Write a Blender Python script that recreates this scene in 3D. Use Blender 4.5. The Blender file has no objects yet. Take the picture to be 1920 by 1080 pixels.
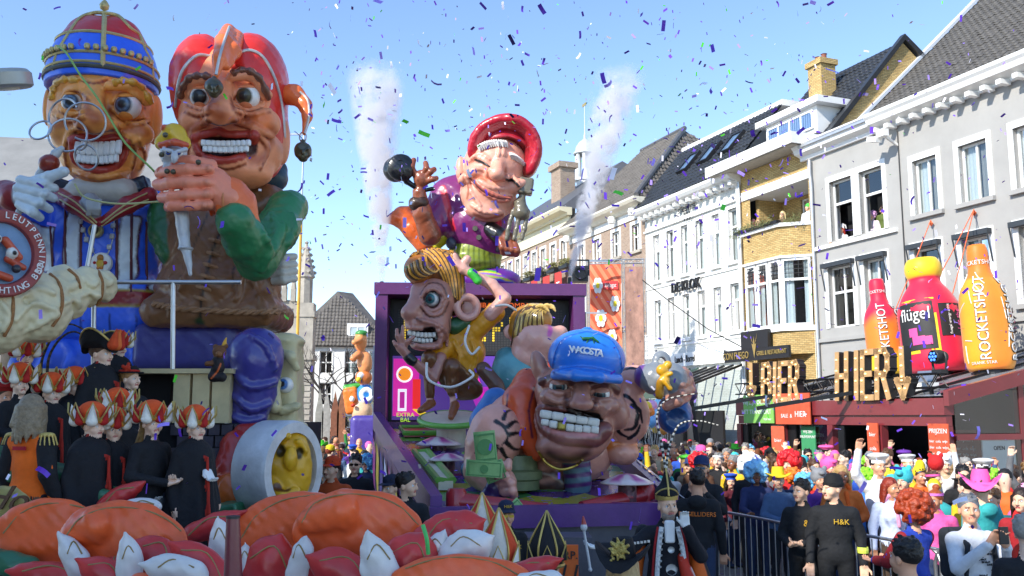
import bpy, bmesh, math, random, os
import numpy as np
from mathutils import Vector, Matrix
random.seed(7); rng=np.random.default_rng(7)
SC=bpy.context.scene; COL=SC.collection
# ---------------------------------------------------------------- camera, sky, sun, exposure
FPX=1735.0; PITCH=math.atan(240/FPX); CAMH=2.5
cam=bpy.data.cameras.new('camera'); camo=bpy.data.objects.new('camera',cam); COL.objects.link(camo)
cam.sensor_width=36; cam.lens=36*FPX/1920; cam.clip_end=2000; cam.clip_start=.1
camo.location=(0,0,CAMH); camo.rotation_euler=(math.pi/2+PITCH,0,0); SC.camera=camo
SUN_EL=math.radians(34); SUN_AZ=math.radians(47)      # sun behind the camera, 47 degrees to the left
sundir=Vector((-math.sin(SUN_AZ)*math.cos(SUN_EL),-math.cos(SUN_AZ)*math.cos(SUN_EL),math.sin(SUN_EL)))
W=bpy.data.worlds.new('World'); SC.world=W; W.use_nodes=True
_n=W.node_tree.nodes; _bg=_n['Background']; _sk=_n.new('ShaderNodeTexSky'); _sk.sky_type='NISHITA'; _sk.sun_disc=False
_sk.sun_elevation=SUN_EL; _sk.sun_rotation=math.pi+SUN_AZ
_sk.altitude=0; _sk.air_density=.85; _sk.dust_density=0; _sk.ozone_density=2.5
W.node_tree.links.new(_sk.outputs[0],_bg.inputs[0]); _bg.inputs[1].default_value=0.145
sl=bpy.data.lights.new('sun','SUN'); slo=bpy.data.objects.new('sun',sl); COL.objects.link(slo)
sl.energy=2.85; sl.angle=math.radians(.5); sl.color=(1,.945,.85)
slo.rotation_euler=sundir.to_track_quat('Z','Y').to_euler(); slo.location=(0,-20,30)
SC.view_settings.view_transform='Standard'; SC.view_settings.look='None'; SC.view_settings.exposure=1.14; SC.view_settings.gamma=1
SC.view_settings.use_curve_mapping=False
SC.render.engine='CYCLES'; SC.cycles.use_denoising=True
SC.cycles.max_bounces=6; SC.cycles.diffuse_bounces=3; SC.cycles.glossy_bounces=3; SC.cycles.transmission_bounces=4; SC.cycles.transparent_max_bounces=8
SC.cycles.volume_bounces=3; SC.cycles.volume_step_rate=2; SC.cycles.volume_max_steps=128
# ---------------------------------------------------------------- geometry of the place
def ray(px,py):
    u=(px-960)/FPX; v=-(py-540)/FPX
    return (u, math.cos(PITCH)-math.sin(PITCH)*v, math.sin(PITCH)+math.cos(PITCH)*v)
def at(px,py,D):
    r=ray(px,py); t=D/r[1]; return Vector((r[0]*t,D,r[2]*t+CAMH))
STREET=math.radians(21.7)
NV=Vector((math.cos(STREET),math.sin(STREET),0)); DV=Vector((-math.sin(STREET),math.cos(STREET),0))
def SX(s,X,z=0): return DV*s+NV*X+Vector((0,0,z))       # street coordinates -> world
ROT=-(math.pi/2-STREET)                                 # local x = -s, local y = into the buildings
# ---------------------------------------------------------------- materials
MATS={}
def srgb(h):
    if not isinstance(h,str): return tuple(h)
    h=h.lstrip('#'); c=[int(h[i:i+2],16)/255 for i in (0,2,4)]
    return tuple((x/12.92 if x<=.04045 else ((x+.055)/1.055)**2.4) for x in c)
def mat(name,col=(.5,.5,.5),rough=.6,metal=0,var=.12,vs=6,bump=.15,bs=30,coat=0,attr=False,emit=0,trans=0,alpha=1,sheen=0,spec=.5):
    if name in MATS: return MATS[name]
    col=srgb(col); m=bpy.data.materials.new(name); m.use_nodes=True; MATS[name]=m
    nt=m.node_tree; N=nt.nodes; L=nt.links; b=N['Principled BSDF']
    b.inputs['Roughness'].default_value=rough; b.inputs['Metallic'].default_value=metal
    b.inputs['Coat Weight'].default_value=coat; b.inputs['Coat Roughness'].default_value=.12
    b.inputs['Specular IOR Level'].default_value=spec
    if sheen: b.inputs['Sheen Weight'].default_value=sheen
    if trans: b.inputs['Transmission Weight'].default_value=trans
    if alpha<1: b.inputs['Alpha'].default_value=alpha
    tc=N.new('ShaderNodeTexCoord'); tx=tc.outputs['Object']
    if attr:
        a=N.new('ShaderNodeAttribute'); a.attribute_name='Col'; src=a.outputs['Color']
    else:
        a=N.new('ShaderNodeRGB'); a.outputs[0].default_value=(*col,1); src=a.outputs[0]
    if var:
        nz=N.new('ShaderNodeTexNoise'); nz.inputs['Scale'].default_value=vs; nz.inputs['Detail'].default_value=6; nz.inputs['Roughness'].default_value=.65
        L.new(tx,nz.inputs['Vector'])
        mr=N.new('ShaderNodeMapRange'); mr.inputs['From Min'].default_value=.25; mr.inputs['From Max'].default_value=.75
        mr.inputs['To Min'].default_value=1-var; mr.inputs['To Max'].default_value=1+var; L.new(nz.outputs['Fac'],mr.inputs['Value'])
        hs=N.new('ShaderNodeHueSaturation'); L.new(src,hs.inputs['Color']); L.new(mr.outputs[0],hs.inputs['Value']); src=hs.outputs['Color']
    L.new(src,b.inputs['Base Color'])
    if emit: L.new(src,b.inputs['Emission Color']); b.inputs['Emission Strength'].default_value=emit
    if bump:
        n2=N.new('ShaderNodeTexNoise'); n2.inputs['Scale'].default_value=bs; n2.inputs['Detail'].default_value=4; L.new(tx,n2.inputs['Vector'])
        bp=N.new('ShaderNodeBump'); bp.inputs['Strength'].default_value=bump; bp.inputs['Distance'].default_value=.02
        L.new(n2.outputs['Fac'],bp.inputs['Height']); L.new(bp.outputs['Normal'],b.inputs['Normal'])
    return m
def brickmat(name,c1,c2,mortar,bw=.21,bh=.06,mort=.012,rough=.85):
    if name in MATS: return MATS[name]
    m=bpy.data.materials.new(name); m.use_nodes=True; MATS[name]=m; nt=m.node_tree; N=nt.nodes; L=nt.links; b=N['Principled BSDF']
    tc=N.new('ShaderNodeTexCoord'); sp=N.new('ShaderNodeSeparateXYZ'); L.new(tc.outputs['Object'],sp.inputs[0])
    ad=N.new('ShaderNodeMath'); ad.operation='ADD'; L.new(sp.outputs['X'],ad.inputs[0]); L.new(sp.outputs['Y'],ad.inputs[1])
    cb=N.new('ShaderNodeCombineXYZ'); L.new(ad.outputs[0],cb.inputs['X']); L.new(sp.outputs['Z'],cb.inputs['Y'])
    br=N.new('ShaderNodeTexBrick'); L.new(cb.outputs[0],br.inputs['Vector'])
    br.inputs['Scale'].default_value=1; br.inputs['Brick Width'].default_value=bw; br.inputs['Row Height'].default_value=bh; br.inputs['Mortar Size'].default_value=mort
    br.inputs['Color1'].default_value=(*srgb(c1),1); br.inputs['Color2'].default_value=(*srgb(c2),1); br.inputs['Mortar'].default_value=(*srgb(mortar),1)
    nz=N.new('ShaderNodeTexNoise'); nz.inputs['Scale'].default_value=1.3; nz.inputs['Detail'].default_value=8; L.new(tc.outputs['Object'],nz.inputs['Vector'])
    mr=N.new('ShaderNodeMapRange'); mr.inputs['To Min'].default_value=.72; mr.inputs['To Max'].default_value=1.25; L.new(nz.outputs['Fac'],mr.inputs['Value'])
    hs=N.new('ShaderNodeHueSaturation'); L.new(br.outputs['Color'],hs.inputs['Color']); L.new(mr.outputs[0],hs.inputs['Value']); L.new(hs.outputs[0],b.inputs['Base Color'])
    bp=N.new('ShaderNodeBump'); bp.inputs['Strength'].default_value=.6; bp.inputs['Distance'].default_value=.01; bp.invert=True
    L.new(br.outputs['Fac'],bp.inputs['Height']); L.new(bp.outputs[0],b.inputs['Normal']); b.inputs['Roughness'].default_value=rough
    return m
PM=mat('papier_mache',rough=.42,attr=True,var=.16,vs=3.5,bump=.4,bs=7,coat=.15)
PMG=mat('polished_paint',rough=.33,attr=True,var=.10,vs=5,bump=.2,bs=9,coat=.3)
PMM=mat('matte_paint',rough=.7,attr=True,var=.14,vs=5,bump=.3,bs=20)
# ---------------------------------------------------------------- objects
def tag(o,label=None,cat=None,group=None,kind=None):
    if label: o['label']=label
    if cat: o['category']=cat
    if group: o['group']=group
    if kind: o['kind']=kind
    return o
def empty(name,loc,rz=0,label=None,cat=None,group=None):
    o=bpy.data.objects.new(name,None); COL.objects.link(o); o.location=loc; o.rotation_euler=(0,0,rz); o.empty_display_size=.2
    return tag(o,label,cat,group)
def wm(o):                                   # world matrix without a depsgraph
    m=o.matrix_basis.copy()
    while o.parent: o=o.parent; m=o.matrix_basis@m
    return m
def link(name,me,m=None,parent=None,world=False):
    o=bpy.data.objects.new(name,me); COL.objects.link(o)
    if m is not None:
        for x in (m if isinstance(m,(list,tuple)) else [m]): me.materials.append(x)
    if parent:
        o.parent=parent
        if world: o.matrix_basis=wm(parent).inverted()
    return o
def npmesh(name,V,F,smooth=True,cols=None,mi=None):
    me=bpy.data.meshes.new(name); V=np.asarray(V,np.float32); F=np.asarray(F,np.int32); k=F.shape[1]
    me.vertices.add(len(V)); me.vertices.foreach_set('co',V.ravel())
    me.loops.add(F.size); me.loops.foreach_set('vertex_index',F.ravel())
    me.polygons.add(len(F)); me.polygons.foreach_set('loop_start',np.arange(len(F),dtype=np.int32)*k)
    me.polygons.foreach_set('use_smooth',np.full(len(F),smooth))
    if mi is not None: me.polygons.foreach_set('material_index',np.asarray(mi,np.int32))
    me.update(calc_edges=True)
    if cols is not None:
        a=me.color_attributes.new('Col','FLOAT_COLOR','POINT'); c=np.ones((len(V),4),np.float32); c[:,:3]=cols; a.data.foreach_set('color',c.ravel())
    return me
class MB:                                    # collects simple shapes into one mesh
    def __init__(s): s.v=[]; s.f=[]; s.m=[]; s.c=[]; s.cur=0; s.col=None
    def add(s,vs,fs):
        b=len(s.v); s.v+= [tuple(v) for v in vs]; s.f+=[tuple(b+i for i in f) for f in fs]; s.m+=[s.cur]*len(fs)
        s.c+=[s.col or (1,1,1)]*len(vs); return s
    def box(s,x0,x1,y0,y1,z0,z1,T=None):
        v=[Vector((x,y,z)) for z in (z0,z1) for y in (y0,y1) for x in (x0,x1)]
        if T: v=[T@p for p in v]
        return s.add(v,[(0,2,3,1),(4,5,7,6),(0,1,5,4),(2,6,7,3),(0,4,6,2),(1,3,7,5)])
    def bar(s,a,b,w,h=None,up=(0,0,1)):
        a=Vector(a); b=Vector(b); h=h or w; z=(b-a).normalized(); u=Vector(up)
        if abs(z.dot(u))>.98: u=Vector((0,1,0))
        x=z.cross(u).normalized(); y=x.cross(z)
        v=[p+x*i*w/2+y*j*h/2 for p in (a,b) for i,j in ((-1,-1),(1,-1),(1,1),(-1,1))]
        return s.add(v,[(3,2,1,0),(4,5,6,7),(0,1,5,4),(1,2,6,5),(2,3,7,6),(3,0,4,7)])
    def tube(s,pts,r,n=8,closed=False,caps=True):
        pts=[Vector(p) for p in pts]; N=len(pts); rs=r if isinstance(r,(list,tuple)) else [r]*N
        b=[]; prev=None
        for i,p in enumerate(pts):
            t=(pts[(i+1)%N]-pts[i-1]) if closed else (pts[min(i+1,N-1)]-pts[max(i-1,0)])
            t.normalize()
            if prev is None:
                u=Vector((0,0,1)) if abs(t.z)<.9 else Vector((1,0,0)); x=t.cross(u).normalized()
            else: x=(prev-t*prev.dot(t)).normalized()
            prev=x; y=t.cross(x)
            b+=[p+(x*math.cos(2*math.pi*j/n)+y*math.sin(2*math.pi*j/n))*rs[i] for j in range(n)]
        f=[]
        for i in range(N if closed else N-1):
            for j in range(n): f.append((i*n+j,i*n+(j+1)%n,((i+1)%N)*n+(j+1)%n,((i+1)%N)*n+j))
        if caps and not closed: f+=[tuple(range(n-1,-1,-1)),tuple((N-1)*n+j for j in range(n))]
        return s.add(b,f)
    def lathe(s,prof,n=16,c=(0,0,0),T=None,a0=0,a1=2*math.pi):
        c=Vector(c); full=abs(a1-a0-2*math.pi)<1e-4; M=n if full else n+1; v=[]
        for r,z in prof:
            for j in range(M):
                a=a0+(a1-a0)*j/n; p=Vector((r*math.cos(a),r*math.sin(a),z)); v.append((T@p if T else p)+c)
        f=[]
        for i in range(len(prof)-1):
            for j in range(n): k=(j+1)%M; f.append((i*M+j,i*M+k,(i+1)*M+k,(i+1)*M+j))
        return s.add(v,f)
    def prism(s,poly,a,b,ax='y'):             # polygon extruded; poly 2D
        mk={'y':lambda p,t:(p[0],t,p[1]),'x':lambda p,t:(t,p[0],p[1]),'z':lambda p,t:(p[0],p[1],t)}[ax]; n=len(poly)
        v=[mk(p,a) for p in poly]+[mk(p,b) for p in poly]
        return s.add(v,[tuple(range(n)),tuple(range(2*n-1,n-1,-1))]+[(i,i+n,(i+1)%n+n,(i+1)%n) for i in range(n)])
    def quad(s,*p): return s.add(p,[tuple(range(len(p)))])
    def mesh(s,name,smooth=False,fix=True):
        me=bpy.data.meshes.new(name); me.from_pydata([tuple(v) for v in s.v],[],s.f)
        me.polygons.foreach_set('material_index',s.m)
        if any(c!=(1,1,1) for c in s.c):
            a=me.color_attributes.new('Col','FLOAT_COLOR','POINT'); c=np.ones((len(s.v),4),np.float32); c[:,:3]=s.c; a.data.foreach_set('color',c.ravel())
        if fix:
            bm=bmesh.new(); bm.from_mesh(me); bmesh.ops.recalc_face_normals(bm,faces=bm.faces); bm.to_mesh(me); bm.free()
        if smooth:
            me.polygons.foreach_set('use_smooth',[True]*len(me.polygons)); me.set_sharp_from_angle(angle=math.radians(smooth if smooth is not True else 50))
        me.update(); return me
    def build(s,name,m,parent=None,smooth=False,world=False): return link(name,s.mesh(name,smooth),m,parent,world)
def spline(P,n=6,closed=False):
    P=[Vector(p) for p in P]; N=len(P); out=[]
    g=lambda i: P[i%N] if closed else (P[i] if 0<=i<N else (P[0]*2-P[1] if i<0 else P[-1]*2-P[-2]))
    for i in range(N if closed else N-1):
        a,b,c,d=g(i-1),g(i),g(i+1),g(i+2)
        for k in range(n):
            t=k/n; out.append(.5*((2*b)+(c-a)*t+(2*a-5*b+4*c-d)*t*t+(3*b-a-3*c+d)*t**3))
    if not closed: out.append(P[-1])
    return out
def text_mesh(txt,size=1,ext=.01,align='CENTER',shear=0,bevel=0,bold=0,space=1):
    cu=bpy.data.curves.new('t','FONT'); cu.body=txt; cu.size=size; cu.extrude=ext; cu.align_x=align; cu.align_y='CENTER'; cu.shear=shear; cu.offset=bold; cu.space_character=space
    cu.resolution_u=3
    o=bpy.data.objects.new('t',cu); me=bpy.data.meshes.new_from_object(o)
    bpy.data.objects.remove(o); bpy.data.curves.remove(cu); me.materials.clear(); return me
def text(name,txt,m,parent,loc,rot=(math.pi/2,0,0),size=1,ext=.01,sx=1,sy=1,**k):
    me=text_mesh(txt,size,ext,**k); o=link(name,me,m,parent); o.location=loc; o.rotation_euler=rot; o.scale=(sx,sy,1); return o
def copy_tree(o,parent=None):
    c=o.copy(); COL.objects.link(c); c.parent=parent
    for ch in list(o.children): copy_tree(ch,c)
    return c
# ---------------------------------------------------------------- signed distance sculpting
def rotm(deg=0,tilt=0,yaw=0):                 # deg: in the picture plane (about Y), tilt about X, yaw about Z
    return np.array((Matrix.Rotation(math.radians(yaw),3,'Z')@Matrix.Rotation(math.radians(deg),3,'Y')@Matrix.Rotation(math.radians(tilt),3,'X')),np.float32)
def _prim(k,q,P):
    if k=='e':
        c,R,r=q; p=(P-c)@R; k0=np.sqrt(((p/r)**2).sum(-1)); k1=np.sqrt(((p/(r*r))**2).sum(-1)); return k0*(k0-1)/np.maximum(k1,1e-6)
    if k=='c':
        a,b,ra,rb=q; ba=b-a; pa=P-a; h=np.clip((pa@ba)/max(float(ba@ba),1e-9),0,1)
        return np.sqrt(((pa-h[...,None]*ba)**2).sum(-1))-(ra+(rb-ra)*h)
    if k=='b':
        c,R,h,rd=q; p=np.abs((P-c)@R)-(h-rd); return np.sqrt((np.maximum(p,0)**2).sum(-1))+np.minimum(p.max(-1),0)-rd
    if k=='t':
        c,R,A,B=q; p=(P-c)@R; w=np.sqrt(p[...,0]**2+p[...,2]**2)-A; return np.sqrt(w*w+p[...,1]**2)-B
def _bb(k,q):
    if k in 'eb':
        c,R,r=q[0],q[1],q[2]; e=np.abs(R)@r; return c-e,c+e
    if k=='c':
        a,b,ra,rb=q; return np.minimum(a-ra,b-rb),np.maximum(a+ra,b+rb)
    c,R,A,B=q; e=np.full(3,A+B,np.float32); return c-e,c+e
def A3(v): return np.array(v,np.float32)
class Sdf:
    def __init__(s): s.ops=[]
    def add(s,k,q,col,sm,op='u'): s.ops.append((k,q,np.array(srgb(col),np.float32) if not isinstance(col,int) else col,sm,op)); return s
    def e(s,c,r,col,k=.03,R=None,op='u'):
        r=(r,r,r) if isinstance(r,(int,float)) else r
        return s.add('e',(A3(c),np.eye(3,dtype=np.float32) if R is None else R,A3(r)),col,k,op)
    def c(s,a,b,ra,rb,col,k=.03,op='u'): return s.add('c',(A3(a),A3(b),float(ra),float(rb)),col,k,op)
    def b(s,c,h,col,k=.02,R=None,rd=.02,op='u'): return s.add('b',(A3(c),np.eye(3,dtype=np.float32) if R is None else R,A3(h),rd),col,k,op)
    def t(s,c,A,B,col,k=.02,R=None,op='u'): return s.add('t',(A3(c),np.eye(3,dtype=np.float32) if R is None else R,float(A),float(B)),col,k,op)
    def grid(s,axes):
        X,Y,Z=axes; vx=max(np.diff(X).min(),1e-4); D=np.full((len(X),len(Y),len(Z)),1.0,np.float32)
        for k,q,col,sm,op in s.ops:
            if op in 'pP': continue
            lo,hi=_bb(k,q); mg=sm*1.2+vx*4
            i=[(max(np.searchsorted(ax,lo[j]-mg)-1,0),np.searchsorted(ax,hi[j]+mg)+1) for j,ax in enumerate(axes)]
            sl=tuple(slice(*t) for t in i); sub=D[sl]
            if sub.size==0: continue
            P=np.stack(np.meshgrid(X[sl[0]],Y[sl[1]],Z[sl[2]],indexing='ij'),-1).astype(np.float32); d=_prim(k,q,P)
            sm_=max(sm,1e-5)
            if op=='u': h=np.clip(.5+.5*(sub-d)/sm_,0,1); D[sl]=sub*(1-h)+d*h-sm_*h*(1-h)
            else: h=np.clip(.5-.5*(sub+d)/sm_,0,1); D[sl]=sub*(1-h)+(-d)*h+sm_*h*(1-h)
        return D
    def paint(s,V):
        d=np.full(len(V),1e3,np.float32); isl=isinstance(s.ops[0][2],int)
        C=np.zeros(len(V),np.int32) if isl else np.ones((len(V),3),np.float32)*.5
        for k,q,col,sm,op in s.ops:
            lo,hi=_bb(k,q); mg=sm*1.5+.06; M=((V>lo-mg)&(V<hi+mg)).all(1)
            if not M.any(): continue
            e=_prim(k,q,V[M]); 
            if op in 'pP':
                w=np.clip(.5-.5*e/max(sm,1e-5),0,1)
            elif op=='u':
                o=d[M]; sm_=max(sm,1e-5); w=np.clip(.5+.5*(o-e)/max(sm*.35,1e-5),0,1)
                h=np.clip(.5+.5*(o-e)/sm_,0,1); d[M]=o*(1-h)+e*h-sm_*h*(1-h)
            else:
                if isl and col<0: continue
                if not isl and col[0]<0: continue
                w=np.clip(.5-.5*(e-.012)/.008,0,1)
            if isl: c=C[M]; c[w>.5]=col; C[M]=c
            else: C[M]=C[M]*(1-w[:,None])+col*w[:,None]
        return C
    def mesh(s,name,vox=.02,axes=None,smooth=0,lump=0):
        if axes is None:
            lo=np.min([_bb(k,q)[0] for k,q,_,_,op in s.ops if op=='u'],0)-vox*3; hi=np.max([_bb(k,q)[1] for k,q,_,_,op in s.ops if op=='u'],0)+vox*3
            axes=[np.arange(lo[j],hi[j]+vox,vox,dtype=np.float32) for j in range(3)]
        D=s.grid(axes)
        if lump:
            X,Y,Z=[a.astype(np.float32) for a in axes]; X=X[:,None,None]; Y=Y[None,:,None]; Z=Z[None,None,:]
            D+=lump*(np.sin(X*19+np.sin(Z*11)*1.3)*np.sin(Y*23+1)*np.sin(Z*21+np.sin(X*9)*1.5)+.6*np.sin(X*47+Z*13)*np.sin(Y*41)*np.sin(Z*53+X*17))
        V,F=nets(D,axes)
        for _ in range(smooth): V=relax(V,F)
        C=s.paint(V)
        if isinstance(s.ops[0][2],int): return npmesh(name,V,F,mi=C[F[:,0]])
        return npmesh(name,V,F,cols=C)
    def build(s,name,parent,vox=.02,m=None,axes=None,smooth=0,lump=.006): return link(name,s.mesh(name,vox,axes,smooth,lump),m or PM,parent,world=True)
def relax(V,F):
    S=np.zeros_like(V); n=np.zeros(len(V),np.float32)
    for a,b in ((0,1),(1,2),(2,3),(3,0)):
        np.add.at(S,F[:,a],V[F[:,b]]); np.add.at(n,F[:,a],1); np.add.at(S,F[:,b],V[F[:,a]]); np.add.at(n,F[:,b],1)
    return V*.5+.5*S/np.maximum(n,1)[:,None]
def nets(D,axes):
    X,Y,Z=axes; I=D<0; n=np.array(D.shape)-1
    cs=[(i,j,k) for i in (0,1) for j in (0,1) for k in (0,1)]
    cnt=sum(I[i:i+n[0],j:j+n[1],k:k+n[2]].astype(np.int8) for i,j,k in cs)
    cell=np.argwhere((cnt>0)&(cnt<8)); idx=np.full(tuple(n),-1,np.int32); idx[tuple(cell.T)]=np.arange(len(cell))
    acc=np.zeros((len(cell),3),np.float64); num=np.zeros(len(cell)); ax=(X,Y,Z)
    pos=lambda c,o: np.stack([ax[t][c[:,t]+o[t]] for t in range(3)],-1)
    val=lambda c,o: D[c[:,0]+o[0],c[:,1]+o[1],c[:,2]+o[2]]
    for a in cs:
        for t in range(3):
            if a[t]: continue
            b=list(a); b[t]=1; va=val(cell,a); vb=val(cell,b); m=(va<0)!=(vb<0)
            if not m.any(): continue
            w=(va[m]/(va[m]-vb[m]))[:,None]; acc[m]+=pos(cell[m],a)*(1-w)+pos(cell[m],b)*w; num[m]+=1
    V=(acc/np.maximum(num,1)[:,None]).astype(np.float32); Q=[]
    for t in range(3):
        u,v=[(1,2),(2,0),(0,1)][t]; sh=[slice(None)]*3
        a=[slice(None)]*3; b=[slice(None)]*3; a[t]=slice(0,-1); b[t]=slice(1,None); ch=I[tuple(a)]!=I[tuple(b)]
        E=np.argwhere(ch); E=E[(E[:,u]>0)&(E[:,v]>0)&(E[:,u]<n[u])&(E[:,v]<n[v])]
        if not len(E): continue
        def g(du,dv):
            e=E.copy(); e[:,u]-=du; e[:,v]-=dv; return idx[e[:,0],e[:,1],e[:,2]]
        q=np.stack([g(1,1),g(0,1),g(0,0),g(1,0)],-1); fl=~I[E[:,0],E[:,1],E[:,2]]; q[fl]=q[fl][:,::-1]; q=q[(q>=0).all(1)]; Q.append(q)
    return V,np.concatenate(Q)
class Tr:                                     # traces shapes on a plane facing the camera at depth D (metres)
    def __init__(s,D): s.D=D; s.s=D/FPX
    def p(s,x,y,dy=0): return A3(at(x,y,s.D+dy))
    def v(s,x,y,dy=0): return at(x,y,s.D+dy)
class Fig(Sdf):                               # sdf whose primitives are given in traced pixels
    def __init__(s,D): super().__init__(); s.T=Tr(D)
    def E(s,x,y,dy,rx,rz,rd,col,k=8,rot=0,tilt=0,yaw=0,op='u'):
        u=s.T.s; return s.e(s.T.p(x,y,dy),(rx*u,rd*u,rz*u),col,k*u,rotm(rot,tilt,yaw),op)
    def B(s,x,y,dy,hx,hz,hd,col,k=4,rot=0,tilt=0,yaw=0,rd=5,op='u'):
        u=s.T.s; return s.b(s.T.p(x,y,dy),(hx*u,hd*u,hz*u),col,k*u,rotm(rot,tilt,yaw),rd*u,op)
    def C(s,pts,col,k=6,op='u'):               # pts (x,y,dy,r)
        u=s.T.s
        for a,b in zip(pts[:-1],pts[1:]): s.c(s.T.p(*a[:3]),s.T.p(*b[:3]),a[3]*u,b[3]*u,col,k*u,op)
        return s
    def O(s,x,y,dy,A,B,col,k=4,rot=0,tilt=0,yaw=0,op='u'):
        u=s.T.s; return s.t(s.T.p(x,y,dy),A*u,B*u,col,k*u,rotm(rot,tilt,yaw),op)
def eyeball(parent,c,r,look,iris,white='#e8e6e0',ir=.62,pu=.32,squash=1,name='eye'):
    n,m=20,14; look=Vector(look).normalized(); V=[];C=[]; F=[]; q=look.to_track_quat('Z','Y')
    ic=srgb(iris); wc=srgb(white)
    for i in range(m+1):
        th=math.pi*(i/m)**1.25
        for j in range(n):
            a=2*math.pi*j/n; p=Vector((math.sin(th)*math.cos(a),math.sin(th)*math.sin(a),math.cos(th))); V.append(q@(p*r))
            C.append((.01,.01,.012) if th<pu else (tuple(x*(.75+.4*((j%3)/2)) for x in ic) if th<ir else ((.02,.03,.05) if th<ir*1.1 else wc)))
    for i in range(m):
        for j in range(n): F.append((i*n+j,(i+1)*n+j,(i+1)*n+(j+1)%n,i*n+(j+1)%n))
    V=[(v.x,v.y,v.z*squash) for v in V]
    o=link(name,npmesh(name,V,F,cols=np.array(C)),PMG,parent); o.matrix_basis=wm(parent).inverted()@Matrix.Translation(Vector(c)); return o
def lids(parent,c,r,col,up=42,lo=29,t=20):
    for sg,an in ((1,up),(-1,lo)):
        ax=Vector((0,-math.sin(math.radians(t)),sg*math.cos(math.radians(t)))); T=ax.to_track_quat('Z','Y').to_matrix().to_4x4(); R=r*1.07
        MB().lathe([(R*math.sin(math.radians(an)*k/6),R*math.cos(math.radians(an)*k/6)) for k in range(7)]+[(r*.98*math.sin(math.radians(an)),r*.98*math.cos(math.radians(an)))],24,c,T).build('eyelid',mat('lid'+col,col,.4,var=.15,vs=6,coat=.2),parent,smooth=True,world=True)
def tooth_mesh():
    S=Sdf(); S.b((0,0,0),(.5,.35,.5),(1,1,1),.02,rd=.22); return S.mesh('tooth',.12)
_TM=None
def tooth(parent,c,sx,sy,sz,m,rot=0,yaw=0,name='tooth'):
    global _TM
    if _TM is None: _TM=tooth_mesh()
    me=_TM
    o=bpy.data.objects.new(name,me); COL.objects.link(o)
    if not me.materials: me.materials.append(None)
    o.material_slots[0].link='OBJECT'; o.material_slots[0].material=m; o.parent=parent
    o.matrix_basis=wm(parent).inverted()@(Matrix.Translation(Vector(c))@Matrix.Rotation(math.radians(yaw),4,'Z')@Matrix.Rotation(math.radians(rot),4,'Y')@Matrix.Diagonal((sx,sy,sz,1))); return o
def tubepart(name,parent,pts,r,m,n=8,closed=False,sm=5):
    P=spline(pts,sm,closed) if sm else pts
    if isinstance(r,(list,tuple)) and len(r)!=len(P):
        L=len(r)-1; r=[r[min(int(i/(len(P)-1)*L),L-1)]*(1-(i/(len(P)-1)*L-min(int(i/(len(P)-1)*L),L-1)))+r[min(int(i/(len(P)-1)*L),L-1)+1]*(i/(len(P)-1)*L-min(int(i/(len(P)-1)*L),L-1)) for i in range(len(P))]
    return MB().tube(P,r,n,closed).build(name,m,parent,smooth=True,world=True)
def _field(s,P):
    d=np.full(len(P),1e3,np.float32)
    for k,q,col,sm,op in s.ops:
        if op in 'pP': continue
        lo,hi=_bb(k,q); mg=sm*1.2+.02; M=((P>lo-mg)&(P<hi+mg)).all(1)
        if not M.any(): continue
        D0=d; d=D0[M]; e=_prim(k,q,P[M]); sm_=max(sm,1e-5)
        if op=='u': h=np.clip(.5+.5*(d-e)/sm_,0,1); d=d*(1-h)+e*h-sm_*h*(1-h)
        else: h=np.clip(.5-.5*(d+e)/sm_,0,1); d=d*(1-h)-e*h+sm_*h*(1-h)
        D0[M]=d; d=D0
    return d
def hits(S,pts,near=2.4,far=1.4,n=150):         # first surface points of the figure seen at the traced pixels
    t=np.linspace(S.T.D-near,S.T.D+far,n); R=np.array([ray(*p) for p in pts]); P=(R[:,None,:]*(t[None,:]/R[:,1:2])[...,None]+np.array((0,0,CAMH))).astype(np.float32)
    d=_field(S,P.reshape(-1,3)).reshape(len(pts),n); out=[]
    for k in range(len(pts)):
        f=d[k]<0; i=int(np.argmax(f)) if f.any() else int(np.argmin(d[k]))
        if i>0 and f[i]: w=d[k,i-1]/(d[k,i-1]-d[k,i]); q=P[k,i-1]*(1-w)+P[k,i]*w
        else: q=P[k,i]
        out.append(Vector(q.tolist()))
    return out
def hit(S,px,py): return hits(S,[(px,py)])[0]
def stroke(S,pts,r,col,sm=1.0,smooth=3):       # paint line on the surface
    pts=[p[:2] for p in ([(v.x,v.y) for v in spline([(x,y,0) for x,y in pts],smooth)] if smooth else pts)]
    H=hits(S,pts); u=S.T.s; rs=r if isinstance(r,(list,tuple)) else (r,r); n=len(H)
    for i in range(n-1):
        f=lambda k: rs[0]+(rs[1]-rs[0])*k/(n-1)
        S.c(H[i],H[i+1],f(i)*u,f(i+1)*u,col,sm*u,'p')
def blob(S,x,y,r,col,sm=1.5): S.e(hit(S,x,y),r*S.T.s,col,sm*S.T.s,op='p')
def ridge(S,pts,r,m,parent,name='trim',closed=False,off=0,n=7,sm=4):
    P=[(v.x,v.y) for v in spline([(x,y,0) for x,y in pts],sm,closed)]; H=hits(S,P)
    cv=Vector((0,0,CAMH)); H=[h+(cv-h).normalized()*off*S.T.s for h in H]
    return MB().tube(H,[r_*S.T.s for r_ in (np.linspace(r[0],r[1],len(H)) if isinstance(r,tuple) else [r]*len(H))],n,closed).build(name,m,parent,smooth=True,world=True)
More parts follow.
